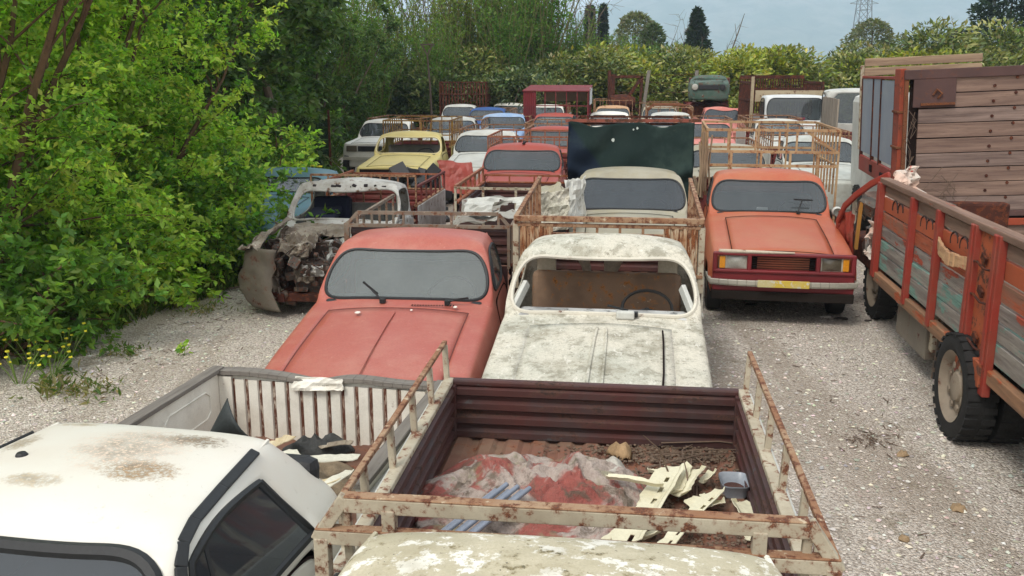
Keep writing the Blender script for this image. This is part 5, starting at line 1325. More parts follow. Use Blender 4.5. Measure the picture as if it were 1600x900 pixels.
for i in range(40):
    c_ = (q2.uniform(.02, .8), q2.uniform(3.45, 4.4), q2.uniform(.7, 1.3))
    if i % 2: m.box(c_, (q2.uniform(.05, .16), q2.uniform(.05, .2), q2.uniform(.05, .16)), Matrix.Rotation(q2.uniform(0, 3), 3, 'X') @ Matrix.Rotation(q2.uniform(0, 3), 3, 'Z'))
    else:
        p0 = Vector(c_); m.tube([p0, p0 + Vector((q2.uniform(-.15, .15), q2.uniform(-.2, .2), q2.uniform(-.2, .2))), p0 + Vector((q2.uniform(-.2, .2), q2.uniform(-.3, .3), q2.uniform(-.3, .1)))], q2.uniform(.01, .025), 6)
m.build('cab_entrails', weathered('cab_entrails', C(96, 88, 78), C(56, 50, 46), tone=.9, rust=.56, chip=.6, chipcol=C(150, 140, 126), scale=3), TR, .01)
m = MB(); m.bar((-.06, 4.0, 1.3), (-.05, 4.12, .75), .03, .06); m.build('door_seal', plain('ochre_strip', C(170, 122, 54), .7), TR)

# ================================================================== tall wooden truck behind it
BT = thing('box_truck', 'tall truck body with weathered plank tail and blue grey side panels', 'truck', (5.07, 12.0, 0), 11)
BT.rotation_euler = (0, R(-2.6), -R(11))
plankt = wood('weathered_tail_planks', C(140, 116, 102), C(100, 80, 72), axis=0, grain=.8)
plankt2 = wood('darker_tail_planks', C(140, 120, 110), C(96, 80, 74), axis=0, grain=.9, paint=C(150, 100, 84), paintthr=.66)
bluep = weathered('blue_grey_panel', C(132, 142, 154), C(148, 154, 160), tone=.7, rust=.70, rustcol=C(120, 70, 54), chip=.72, rough=.6, streak=(1, 1, .4))
redr = weathered('rusty_red_post', C(150, 66, 42), C(112, 54, 40), tone=.8, rust=.56, rustcol=C(130, 66, 42), rust2=C(74, 42, 34), chip=1, rough=.85)
brn = weathered('brown_steel_frame', C(86, 62, 58), C(66, 50, 48), tone=.7, rust=.62, chip=1, rough=.85)
TW = 2.35
ph = .205
for k in range(9):
    z0 = .93 + k * .187
    m = MB(); m.box((TW / 2 + .05 + .01 * hsh(k), -.02 + .008 * hsh(k, 2), z0 + .09), (TW - .26, .035, .178 - .006 * hsh(k, 5)), Matrix.Rotation((hsh(k, 9) - .5) * .012, 3, 'Y')); m.build('tail_plank', plankt if k % 3 else plankt2, BT, .003, jit=.003, seed=k)
m = MB()
for k in range(18):
    for x in (1.02, 1.27): 
        z_ = 1.0 + k * .093
        if k % 2 == (x > 1.1): m.lathe([(.001, -.006), (.018, -.006), (.02, 0), (.02, .02)], (x + .01 * k / 4, -.04, z_), 'y', 8)
m.build('bolts', M['rustdark'], BT)
m = MB(); m.box((TW / 2, -.03, 2.66), (TW, .07, .12)); m.box((TW / 2, -.03, .89), (TW, .08, .07)); m.box((.36, -.045, 2.43), (.50, .03, .36)); m.build('tail_frame', brn, BT, .008)
m = MB(); m.box((TW / 2, -.045, .78), (TW, .05, .09)); m.build('rust_ledge', redr, BT, .01)
for k in range(3):
    m = MB(); m.box((TW / 2, -.01, .68 - .17 * k), (TW - .1, .03, .16)); m.build('lower_plank', plankt, BT, .003)
m = MB(); m.tube([(.40, -.07, 2.36), (.44, -.09, 2.42), (.38, -.09, 2.47), (.34, -.07, 2.4)], .014, 6); m.bar((.2, -.07, 2.29), (.6, -.07, 2.29), .03, .03); m.build('latch', M['rust'], BT)
m = MB(); m.box((-.01, .16, 1.75), (.07, .34, 1.98)); m.build('corner_post', redr, BT, .01)
m = MB()
for z_ in (1.3, 1.75, 2.2): m.box((-.02, .16, z_), (.09, .36, .03))
m.box((.03, -.02, 1.75), (.05, .06, 1.95)); m.build('corner_trim', M['rust'], BT, .005)
m = MB(); m.box((TW / 2 + .03, .02, 1.6), (TW - .1, .02, 2.0)); m.build('plank_gap_shade', M['seam'], BT)  # dark sheet added behind the planks so the gaps look shaded
for y0, y1 in ((.45, 1.35), (1.40, 1.95), (2.0, 2.9)):
    m = MB(); m.box((0, (y0 + y1) / 2, 2.02 + .02 * y0), (.03, y1 - y0, 1.16 - .06 * (2.9 - y1) / 2)); m.build('side_panel', bluep, BT, .004)
m = MB()
for y in (.40, 1.375, 1.975, 2.93): m.box((-.005, y, 2.0), (.05, .035, 1.2))
m.build('panel_joints', M['rustdark'], BT)
m = MB(); m.box((0, 1.7, 1.30), (.05, 2.6, .24)); m.box((0, 1.7, 2.62), (.05, 2.6, .04)); m.build('lower_red_band', redp, BT, .008)
m = MB(); m.box((-.03, 1.0, 1.22), (.03, .28, .2)); m.box((-.03, 1.9, 1.30), (.02, .16, .1)); m.build('band_openings', M['seam'], BT)
m = MB(); m.box((-.02, 2.96, 2.15), (.06, .06, 1.3)); m.build('far_post', M['railwhite'], BT, .005)
m = MB(); m.box((TW * .36, 2.9, 2.84), (TW * .72, .05, .12)); m.box((TW * .36, 2.9, 2.70), (TW * .72, .05, .12)); m.build('headboard', wood('headboard_planks', C(170, 146, 120), C(122, 98, 82), axis=0), BT, .005)
m = MB(); m.box((TW, 1.45, 1.75), (.04, 2.9, 1.9)); m.build('right_wall', plankt, BT); m = MB(); m.box((TW / 2, 1.45, .78), (TW - .06, 2.85, .1)); m.build('box_floor', plankt, BT)
m = MB()
for x in (.7, 1.6): m.box((x, 2.2, .55), (.1, 5.0, .2))
m.build('chassis', M['under'], BT)
for x in (.2, TW - .2): wheel(BT, x, .8, .40, TWM); wheel(BT, x, 4.0, .40, TWM)
m = MB(); m.box((TW / 2, 4.2, 1.45), (TW - .3, 1.6, 1.7)); m.build('cab', P_whiteb, BT, .12)
m = MB(); m.box((TW / 2, 5.02, 1.85), (TW - .6, .03, .6)); m.build('windshield', M['glass3'], BT, .02)
m = MB()
for i in range(22):
    a = rnd.uniform(.05, .75); z_ = rnd.uniform(.75, 1.1); m.tube([(a, -.08, z_), (a + rnd.uniform(-.2, .25), -.1, z_ + rnd.uniform(0, .3)), (a + rnd.uniform(-.3, .4), -.12, z_ + rnd.uniform(-.1, .5))], .004, 4)
for i in range(14):
    z_ = rnd.uniform(1.1, 2.0); m.tube([(.1, -.05, z_), (.1 + rnd.uniform(-.1, .06), -.09, z_ + rnd.uniform(.05, .2)), (.1 + rnd.uniform(-.08, .06), -.08, z_ + rnd.uniform(.2, .4))], .004, 4)
o = m.build('dry_vine', twigm); o.matrix_world = BT.matrix_basis.copy(); tag(o, 'tangle of dry grey vine stems on the corner of the plank tail', 'dry vine')

# ================================================================== box nosed white truck with a slatted body
wt_, r_ = bgcar('white truck with rust edged roof and tall rusty slatted body behind its broad windshield', 1250, 188, 5, weathered('white_truck_paint', C(206, 208, 206), C(176, 178, 176), tone=.5, rust=.69, rustcol=C(160, 88, 56), chip=.72, rough=.55), pos=(8.65, 28.7), lev=2, name='cab_truck', cat='truck', glass='glass',
   par=dict(hw=.93, W=.98, zb=1.22, zr=2.0, wf=.86, wr=.86, wsb=.86, wst=.82, rake=.16, Lc=1.2, hoodx=.8, crown=.03, bow=.05, sill=.5, hood=[(-.42, 1.0, .96), (-.38, 1.06, 1.02), (-.28, 1.14, 1.1), (-.18, 1.2, 1.17), (-.08, 1.24, 1.2)]), rails=None, zt=1.3, wheels=False)
for sg in (-1, 1): wheel(wt_, sg * .8, .3, .40, TWM); wheel(wt_, sg * .8, 2.6, .40, TWM)
for x in (-1.1, 1.05):
    m = MB()
    for i in range(12): m.bar((x, 1.3 + 2.9 * i / 11, 1.0), (x, 1.3 + 2.9 * i / 11, 2.3), .04, .08)
    for z_ in (1.2, 1.8, 2.35): m.bar((x, 1.3, z_), (x, 4.2, z_), .05, .08)
    m.build('slatted_side', M['rustdark'], wt_)
m = MB()
for i in range(26): m.bar((-1.1 + 2.15 * i / 25, 4.2, 1.0), (-1.1 + 2.15 * i / 25, 4.2, 2.5), .04, .03)
for z_ in (2.1, 2.52): m.bar((-1.1, 4.2, z_), (1.05, 4.2, z_), .05, .12)
m.build('slatted_rear', M['rustdark'], wt_)
m = MB(); m.box((-.0, 1.28, 1.95), (2.1, .05, .35)); m.bar((-1.15, 1.25, .9), (-1.15, 1.25, 2.55), .09, .09); m.build('front_board', weathered('tan_front_board', C(166, 150, 122), rust=.6, chip=1), wt_)
m = MB(); q2 = random.Random(2)
for i in range(14): c_ = Vector((q2.uniform(-.1, .25), -.02, 1.26)); m.lathe([(.001, .03), (.035, .01), (.02, -.03)], c_ + Vector((0, 0, q2.uniform(0, .06))), 'z', 7)
o = m.build('flower_bunch', plain('dried_flowers', C(130, 60, 76), .9)); o.matrix_world = wt_.matrix_basis.copy(); tag(o, 'small bunch of dried pink flowers on the dashboard line of the white truck', 'flowers')
# farm truck with grey plank side at the right edge of the last rows
ft, r_ = bgcar('white cabbed truck with grey plank sides, left of the blue grey panels', 1326, 150, 190, P_whiteb, pos=(10.1, 28.2), lev=1, name='plank_truck', cat='truck', par=dict(hw=.88, W=.92, zb=1.2, zr=2.2, wf=.82, wr=.82, wsb=.82, wst=.78, rake=.2, hoodx=.7, hood=[(-.42, 1.0, .96), (-.38, 1.06, 1.02), (-.28, 1.14, 1.1), (-.18, 1.18, 1.15), (-.08, 1.22, 1.18)]), rails=None, wheels=False)
for sg in (-1, 1): wheel(ft, sg * .75, .3, .40, TWM); wheel(ft, sg * .75, 2.6, .40, TWM)
for x in (-.98, .98):
    m = MB()
    for k in range(9): m.box((x, 1.45 + .3 * k, 1.45), (.04, .26, 1.1 + .05 * hsh(k)))
    m.build('plank_side', wood('grey_vertical_planks', C(150, 140, 126), C(110, 100, 90), axis=2), ft)
# ================================================================== ground
kk = NT('gravel')
v1 = kk.n('ShaderNodeTexVoronoi'); kk.l(kk.co, v1.inputs['Vector']); v1.inputs['Scale'].default_value = 56
v2 = kk.n('ShaderNodeTexVoronoi'); kk.l(kk.co, v2.inputs['Vector']); v2.inputs['Scale'].default_value = 71
s1 = kk.sep(v1.outputs['Color']); s2 = kk.sep(v2.outputs['Color'])
c_ = kk.mix(kk.rng(s1[0], .1, .9), C(176, 164, 150), C(226, 217, 204))
c_ = kk.mix(kk.rng(s1[1], .7, .95, 0, .55), c_, C(196, 182, 166))
c_ = kk.mix(kk.rng(s1[2], .74, .86, 0, .7), c_, C(132, 121, 110))
c_ = kk.mix(kk.rng(s2[0], .2, .9, 0, .5), c_, C(196, 186, 176))
c_ = kk.mix(kk.rng(v1.outputs['Distance'], .5, .8, 0, .45), c_, C(130, 118, 106))
big = kk.noise(.55, 6, .62); mid = kk.noise(2.3, 6, .65, kk.mapc(loc=(3, 7, 1)))
c_ = kk.mix(kk.rng(big, .45, .72, 0, .4), c_, C(172, 158, 146))
c_ = kk.mix(kk.rng(mid, .58, .70, 0, .32), c_, C(132, 118, 102))
hh = kk.math('ADD', kk.math('MULTIPLY', v1.outputs['Distance'], -1.0), kk.math('MULTIPLY', v2.outputs['Distance'], -.5))
ruts = kk.noise(.9, 4, .55, kk.mapc((1.5, .22, 1), rot=(0, 0, R(-8)), loc=(2, 5, 0)))
c_ = kk.mix(kk.rng(ruts, .50, .64, 0, .5), c_, C(146, 132, 116))
spot = kk.noise(1.1, 7, .7, kk.mapc(loc=(11, 3, 0)))
c_ = kk.mix(kk.rng(spot, .58, .68, 0, .6), c_, C(128, 116, 96))
twg = kk.noise(26, 5, .7, kk.mapc(loc=(1, 4, 0)), dist=1.5)
c_ = kk.mix(kk.math('MULTIPLY', kk.rng(twg, .62, .68), kk.rng(spot, .45, .65, .15, .9)), c_, C(92, 80, 68))
kk.l(kk.bsdf(c_, .9, 0, .2, kk.bump(hh, .9, .02)), kk.out.inputs[0]); M['gravel'] = kk.m
kk = NT('grass_soil')
c_ = kk.mix(kk.rng(kk.noise(.4, 8, .7), .35, .65), C(92, 100, 56), C(120, 106, 82)); c_ = kk.mix(kk.rng(kk.noise(7, 6, .7), .4, .7, 0, .6), c_, C(64, 74, 40))
kk.l(kk.bsdf(c_, .95, 0, .1, kk.bump(kk.noise(9, 6, .7), .6, .05)), kk.out.inputs[0]); M['soil'] = kk.m
m = MB(); S_ = 9000; m.add([(-S_, -400, 0), (S_, -400, 0), (S_, S_, 0), (-S_, S_, 0)], [(0, 1, 2, 3)]); tag(m.build('ground', M['soil']), kind='structure')
m = MB(); yard = [(-30, -12), (40, -12), (40, 41), (-5.5, 41), (-5.6, 30), (-4.9, 22), (-4.4, 16), (-3.6, 13.4), (-3.7, 11.6), (-4.3, 10.4), (-4.6, 9.2), (-5.6, 8.0), (-8, 7.4), (-30, 6)]
m.add([(x + .12 * math.sin(y * 3), y, .005) for x, y in yard], [tuple(range(len(yard)))]); tag(m.build('gravel', M['gravel']), kind='structure')
# loose stones
def pebbles(n, seed, lo, hi):
    g = np.random.default_rng(seed); P = []
    while len(P) < n:
        X = g.uniform(-6.5, 6.5); Y = 2.2 + 12 * g.random() ** 1.5
        if X < -3.9 and Y > 9: continue
        if abs(X) > .62 * Y + .5: continue
        P.append((X, Y))
    P = np.array(P); s_ = lo + (hi - lo) * g.random(n) ** 2.2; a = g.uniform(0, 6.28, n)
    base = np.array([(1, 0, .1), (.3, .75, .0), (-.8, .5, .1), (-.7, -.6, 0), (.4, -.8, .1), (.15, .05, .62)])
    V = np.repeat(base[None], n, 0) * (1 + .25 * g.standard_normal((n, 6, 3)))
    V *= s_[:, None, None]; ca, sa = np.cos(a)[:, None], np.sin(a)[:, None]
    X = V[:, :, 0] * ca - V[:, :, 1] * sa + P[:, :1]; Y = V[:, :, 0] * sa + V[:, :, 1] * ca + P[:, 1:2]; Z = np.maximum(V[:, :, 2], -.2 * s_[:, None]) + .008
    V = np.stack([X, Y, Z], 2).reshape(-1, 3)
    F = np.array([(i, (i + 1) % 5, 5) for i in range(5)]); F = (F[None] + (np.arange(n) * 6)[:, None, None]).reshape(-1, 3)
    g2 = g.random((n, 1)); col = np.array(C(210, 202, 188)[:3])[None] * (.45 + .75 * g2) * (1 + .06 * g.standard_normal((n, 3)))
    return V, F, np.repeat(col, 6, 0)
def npmesh(name, V, F, col, mat, parent=None, smooth=False):
    me = bpy.data.meshes.new(name); nf = len(F); k = F.shape[1]
    me.vertices.add(len(V)); me.vertices.foreach_set('co', V.astype(np.float32).ravel())
    me.loops.add(nf * k); me.loops.foreach_set('vertex_index', F.astype(np.int32).ravel())
    me.polygons.add(nf); me.polygons.foreach_set('loop_start', np.arange(0, nf * k, k, dtype=np.int32)); me.polygons.foreach_set('loop_total', np.full(nf, k, np.int32))
    if smooth: me.polygons.foreach_set('use_smooth', np.ones(nf, bool))
    at_ = me.color_attributes.new('tint', 'FLOAT_COLOR', 'POINT')
    at_.data.foreach_set('color', np.concatenate([np.clip(col, 0, 1), np.ones((len(col), 1))], 1).astype(np.float32).ravel())
    me.materials.append(mat); me.update(); me.validate()
    o = bpy.data.objects.new(name, me); link(o, parent); return o
kk = NT('loose_stone'); kk.l(kk.bsdf(kk.n('ShaderNodeAttribute', attribute_name='tint').outputs['Color'], .9, 0, .2), kk.out.inputs[0]); M['stone'] = kk.m
tag(npmesh('loose_gravel', *pebbles(26000, 3, .007, .022), M['stone']), 'loose pale crushed stone lying over the yard', 'gravel', kind='stuff')
for i, (px, py, s_, lb) in enumerate(((1410, 713, .045, 'largest loose tan stone on the open gravel right of the rusty bed'), (1498, 798, .05, 'flat brown clod on the gravel below the truck wheel'), (1412, 845, .035, 'small yellowish clod near the bottom right of the gravel'))):
    p = at(px, py, 0); m = MB(); m.lathe([(.001, s_ * .7), (s_ * .6, s_ * .5), (s_, .0), (s_ * .7, -s_ * .2)], (0, 0, .012), 'z', 9)
    o = m.build('stone', plain('tan_stone', C(150, 126, 96), .9, var=.6, scale=20), jit=s_ * .18, seed=i); o.location = p; tag(o, lb, 'stone')
darkscrap = plain('dark_scrap', C(66, 58, 52), .9, var=.6)
for i, (px, py, s_, lb) in enumerate(((1318, 500, .09, 'dark scrap flake nearest the red truck front wheel'), (1290, 497, .07, 'pale grey scrap on the gravel before the orange pickup'), (1358, 503, .05, 'small dark scrap under the front wheel of the red truck'), (1175, 478, .07, 'dark scrap in the shade under the orange pickup bumper'))):
    p = at(px, py, 0); m = MB(); m.prism([(s_ * math.cos(a) * (.5 + .8 * hsh(a, i)), s_ * .5 * math.sin(a) * (.5 + .8 * hsh(i, a))) for a in [k * .8 for k in range(8)]], .012, .024)
    o = m.build('scrap_flake', darkscrap if i != 1 else fl); o.location = p; tag(o, lb, 'scrap')

m = MB(); q5 = random.Random(77)
for px, py, n_, sp in ((1355, 690, 60, .10), (1250, 560, 14, .3), (1190, 520, 18, .3), (1420, 640, 14, .4), (1300, 640, 12, .4), (1480, 850, 12, .4), (330, 500, 40, .35), (250, 560, 30, .4), (420, 470, 40, .3), (150, 590, 26, .35), (1290, 480, 40, .35), (1150, 480, 30, .25)):
    p = at(px, py, 0)
    for i in range(n_):
        c0 = p + Vector((q5.gauss(0, sp), q5.gauss(0, sp), .014)); a = q5.uniform(0, 6.28); L = q5.uniform(.02, .09)
        m.bar(c0, c0 + Vector((L * math.cos(a), L * math.sin(a), q5.uniform(0, .012))), q5.uniform(.003, .008), .004)
tag(m.build('dry_litter', twigm), 'bits of dry twig and dead leaf strewn on the gravel', 'litter', kind='stuff')

# ================================================================== foliage
def leaf_arrays(P, D, size, g, up=.6, width=.5, fold=.18, droop=.25):
    """pointed folded leaves: P places, D growth directions"""
    n = len(P)
    a = D + g.standard_normal((n, 3)) * .55; a[:, 2] -= droop; a /= np.linalg.norm(a, axis=1, keepdims=True) + 1e-9
    nr = g.standard_normal((n, 3)) * .55; nr[:, 2] += up
    s = np.cross(a, nr); s /= np.linalg.norm(s, axis=1, keepdims=True) + 1e-9
    nr = np.cross(s, a)
    L = size[:, None]; w = width * L * .5
    b = P; t = P + a * L; mid = P + a * L * .42 + nr * L * fold * .5
    V = np.stack([b, mid + s * w, t, mid - s * w], 1).reshape(-1, 3)
    F = np.tile(np.array([[0, 1, 2], [0, 2, 3]]), (n, 1, 1)) + (np.arange(n) * 4)[:, None, None]
    return V, F.reshape(-1, 3)
def tints(n, cols, g, var=.28, clump=None):
    cols = np.array([c[:3] for c in cols]); i = g.integers(0, len(cols), n) if clump is None else clump % len(cols)
    return cols[i] * (1 + var * (g.random((n, 1)) * 2 - 1)) * (1 + .08 * g.standard_normal((n, 3)))
M['leaf'] = leafmat('fresh_leaf', .52); M['leafdark'] = leafmat('dark_leaf', .38); M['leafwax'] = leafmat('waxy_leaf', .22, .38, .45)
M['bark'] = wood('grey_bark', C(112, 98, 84), C(76, 66, 56), axis=2); M['barkred'] = wood('reddish_bark', C(110, 86, 66), C(82, 64, 50), axis=2)

def skeleton(g, stems, h, spread, nb, blen, twl, ntw, low=.12, wob=.12, base_r=.25, lean=.35, upw=0.0):
    """stems > branches > twigs; returns limb polylines with radii and the twig segments"""
    limbs = []; tw = []
    for i in range(stems):
        az = 2 * math.pi * (i + g.random() * .8) / stems; ln = lean * (.25 + g.random()); hh = h * (.7 + .35 * g.random())
        d = np.array([math.cos(az) * ln, math.sin(az) * ln, 1.0]); d /= np.linalg.norm(d)
        p = np.array([math.cos(az) * base_r * g.random(), math.sin(az) * base_r * g.random(), 0]); pts = [p.copy()]
        n = 9
        for k in range(n):
            d = d + g.standard_normal(3) * wob; d[2] = max(d[2], .35); d /= np.linalg.norm(d); p = p + d * hh / n; pts.append(p.copy())
        pts = np.array(pts); limbs.append((pts, np.linspace(.055 * h / 5, .010, n + 1)))
        for k in range(nb):
            t = low + (1 - low) * (k + g.random()) / nb; f = t * n; j = min(int(f), n - 1); q = pts[j] + (pts[j + 1] - pts[j]) * (f - j)
            out = np.array([q[0], q[1], 0]) ; out = out / (np.linalg.norm(out) + 1e-6)
            a2 = g.uniform(0, 6.28); dd = out * .55 + np.array([math.cos(a2), math.sin(a2), 0]) * .8; dd[2] = .25 + .5 * t + .25 * g.standard_normal() + upw; dd /= np.linalg.norm(dd)
            L = blen * (1.15 - .75 * t) * (.6 + .7 * g.random()); bp = [q]; r_ = q.copy()
            for s in range(5):
                dd = dd + g.standard_normal(3) * .16 + np.array([0, 0, -.05]); dd /= np.linalg.norm(dd); r_ = r_ + dd * L / 5; bp.append(r_.copy())
            bp = np.array(bp); limbs.append((bp, np.linspace(.016, .004, 6)))
            tw.append((bp[3], bp[5], dd))
            for w in range(ntw):
                f2 = .25 + .75 * g.random(); e = f2 * 5; j2 = min(int(e), 4); s0 = bp[j2] + (bp[j2 + 1] - bp[j2]) * (e - j2)
                td = dd + g.standard_normal(3) * .75; td[2] += .1 + upw * .6; td /= np.linalg.norm(td); tl = twl * (.5 + g.random())
                tw.append((s0, s0 + td * tl, td))
    return limbs, tw
def limb_mesh(name, limbs, mat, parent, minr=0.0, seg=5):
    m = MB()
    for p, r in limbs:
        if r[0] < minr: continue
        m.tube([Vector(q) for q in p], list(r), seg, caps=False)
    return m.build(name, mat, parent)
def twig_leaves(tw, g, per, size, spread, nlf=3):
    P = []; D = []
    for a, b, d in tw:
        n = max(2, int(per * np.linalg.norm(b - a)))
        t = g.random(n); q = a + (b - a) * t[:, None] + g.standard_normal((n, 3)) * spread
        az = g.uniform(0, 6.28, n); dd = np.stack([np.cos(az), np.sin(az), g.uniform(-.3, .4, n)], 1) * .8 + d * .5
        for k in range(nlf):
            P.append(q + g.standard_normal((n, 3)) * size * .12); rot = (k - (nlf - 1) / 2) * 1.0
            c, s = math.cos(rot), math.sin(rot); D.append(np.stack([dd[:, 0] * c - dd[:, 1] * s, dd[:, 0] * s + dd[:, 1] * c, dd[:, 2]], 1))
    P = np.concatenate(P); D = np.concatenate(D); D /= np.linalg.norm(D, axis=1, keepdims=True) + 1e-9
    return P, D
def broadleaf(name, label, cat, loc, seed, cols, leafm, bark, upw=0.0, stems=6, h=6, lean=.35, nb=14, blen=1.5, twl=.45, ntw=6, per=26, size=.085, nlf=3, spread=.03, low=.1, width=.5, base_r=.25, group=None, keep=None, parts=('trunk', 'crown')):
    g = np.random.default_rng(seed)
    limbs, tw = skeleton(g, stems, h, 0, nb, blen, twl, ntw, low, lean=lean, upw=upw, base_r=base_r)
    t = thing(name, label, cat, loc, 0, group)
    limb_mesh(parts[0], limbs, bark, t)
    P, D = twig_leaves(tw, g, per, size, spread, nlf)
    if keep is not None:
        k = keep(P + np.array(loc)[None]); P, D = P[k], D[k]
    sz = size * (.6 + .7 * g.random(len(P)))
    V, F = leaf_arrays(P, D, sz, g, width=width)
    cl = (np.floor(P[:, 0] * 1.3) * 7 + np.floor(P[:, 1] * 1.3) * 13 + np.floor(P[:, 2] * 1.6) * 29).astype(int)
    c_ = tints(len(P), cols, g, .3, None if len(cols) < 2 else np.where(g.random(len(P)) < .6, cl, g.integers(0, 99, len(P))))
    npmesh(parts[1], V, F, np.repeat(c_, 4, 0), leafm, t)
    return t
BR = [C(150, 188, 70), C(168, 200, 78), C(130, 172, 66), C(178, 204, 92), C(112, 152, 60), C(184, 204, 92)]
MID = [C(98, 138, 58), C(112, 152, 62), C(84, 122, 52), C(124, 156, 66)]
DRK = [C(78, 104, 56), C(90, 118, 60), C(66, 92, 50), C(102, 124, 66)]
GT = 'fresh green shrubby trees along the left edge'
for i, (x, y, h, st, bl, lb) in enumerate(((-5.9, 9.3, 6.4, 8, 1.8, 'tall bright green maple leaved tree nearest the camera on the left'),
        (-5.75, 12.0, 5.4, 7, 1.45, 'bright green leafy tree whose branches reach toward the white wreck'),
        (-7.4, 8.6, 6.8, 8, 1.9, 'bright green tree cut by the left edge of the picture'),
        (-6.6, 12.6, 6.6, 7, 1.8, 'bright green tree standing behind the nearest maple leaved tree'))):
    broadleaf('leafy_tree', lb, 'tree', (x, y, 0), 40 + i, BR, M['leaf'], M['barkred'], stems=st + 5, h=h, nb=13, blen=bl * .85, twl=.55, ntw=9, per=27, size=.078, upw=.55, base_r=.5, low=.06, lean=.42, group=GT)
# low shrubs at their feet, and leaves round the teal pickup
GS = 'low shrubs at the foot of the left trees'
for i, (x, y, h, lb) in enumerate(((-5.0, 8.7, 1.3, 'low dark green shrub at the foot of the nearest left tree'), (-6.6, 8.3, 1.5, 'low shrub at the left picture edge under the trees'), (-4.5, 10.5, 1.1, 'low spreading shrub on the gravel edge, middle of the left trees'), (-4.4, 12.4, 1.4, 'green shrub just left of the white wreck'),
        (-4.3, 14.0, 1.9, 'green shrub covering the left half of the teal pickup'), (-5.2, 17.5, 2.0, 'green shrub behind the teal pickup'), (-5.7, 20.5, 1.1, 'green shrub with the yellow flowering weeds behind the white wreck'), (-6.6, 24.0, 1.2, 'green shrub beside the white square fronted pickup'), (-7.8, 9.6, 2.2, 'shrub filling the dark gap between the left trees'), (-3.85, 12.25, 1.35, 'leafy green shrub hiding the front of the teal pickup'), (-6.0, 10.6, 2.0, 'shrub in the shade of the two nearest trees'), (-6.4, 15.5, 2.4, 'tall shrub in the dark gap behind the left trees'))):
    broadleaf('shrub', lb, 'shrub', (x, y, 0), 70 + i, MID if i not in (2, 3, 4) else BR, M['leaf'], M['barkred'], stems=9, h=h, nb=7, blen=.75, ntw=5, per=24, size=.10, low=.05, lean=.8, group=GS, parts=('stems', 'foliage'))
# darker trees behind
GD = 'dark trees behind the left edge'
dk = [(-8.5, 16, 8, DRK), (-8.0, 17.8, 7.5, DRK), (-9.8, 20, 9, DRK), (-7.2, 22, 9, DRK), (-8.2, 25.5, 7.0, MID), (-9, 27, 9, DRK), (-12, 15, 9, DRK), (-11.5, 24, 9, DRK), (-8.6, 31, 7.5, MID), (-6.8, 34.0, 5.2, DRK), (-10.5, 33, 8.5, MID), (-13.5, 29, 9, DRK), (-16, 22, 9, DRK)]
protos = []
for i in range(3):
    protos.append(broadleaf('dark_tree', '', 'tree', (0, 0, 0), 100 + i, (DRK, DRK, MID)[i], M['leafdark'], M['bark'], stems=4, h=8, nb=22, blen=2.3, twl=.7, ntw=8, per=16, size=.17, nlf=3, low=.06, lean=.28, group=GD))
dl = ['dark tree rising behind the bright left trees', 'dark tree with a pale leaning trunk behind the teal pickup', 'dark tree deep in the left background', 'dark tall tree left of the utility pole', 'mid green tree beside the square fronted white pickup', 'dark tree behind the mid green one', 'dark tree filling the top left corner', 'dark tree in the back of the thicket', 'mid green tree left of the rusty slatted cage', 'dark low tree beside the rusty slatted cage', 'mid green tree at the back under the sky gap', 'dark tree far back on the left', 'dark tree farthest to the left']
for i, (x, y, h, c_) in enumerate(dk):
    o = protos[2 if c_ is MID else i % 2]; o = copy_tree(o)
    o.location = (x, y, 0); o.rotation_euler = (0, 0, 1.7 * i); s_ = h / 8; o.scale = (s_ * 1.05, s_ * 1.05, s_); o['label'] = dl[i]
for o in protos:
    for k in kids(o): bpy.data.objects.remove(k)
    bpy.data.objects.remove(o)
# pale trunk
t = thing('bare_tree', 'pale leaning bare trunk with a second stem beside it, in front of the dark thicket', 'tree trunk', (-5.1, 21.0, 0))
m = MB(); m.tube([(0, 0, -.1), (-.08, 0, .8), (-.2, .05, 1.6), (-.4, .1, 2.6)], [.14, .12, .11, .08], 9); m.build('trunk', M['bark'], t)
m = MB(); m.tube([(-.3, .1, -.1), (-.5, .1, 1.0), (-.62, .1, 2.3)], [.16, .14, .10], 9); m.build('second_trunk', M['bark'], t)
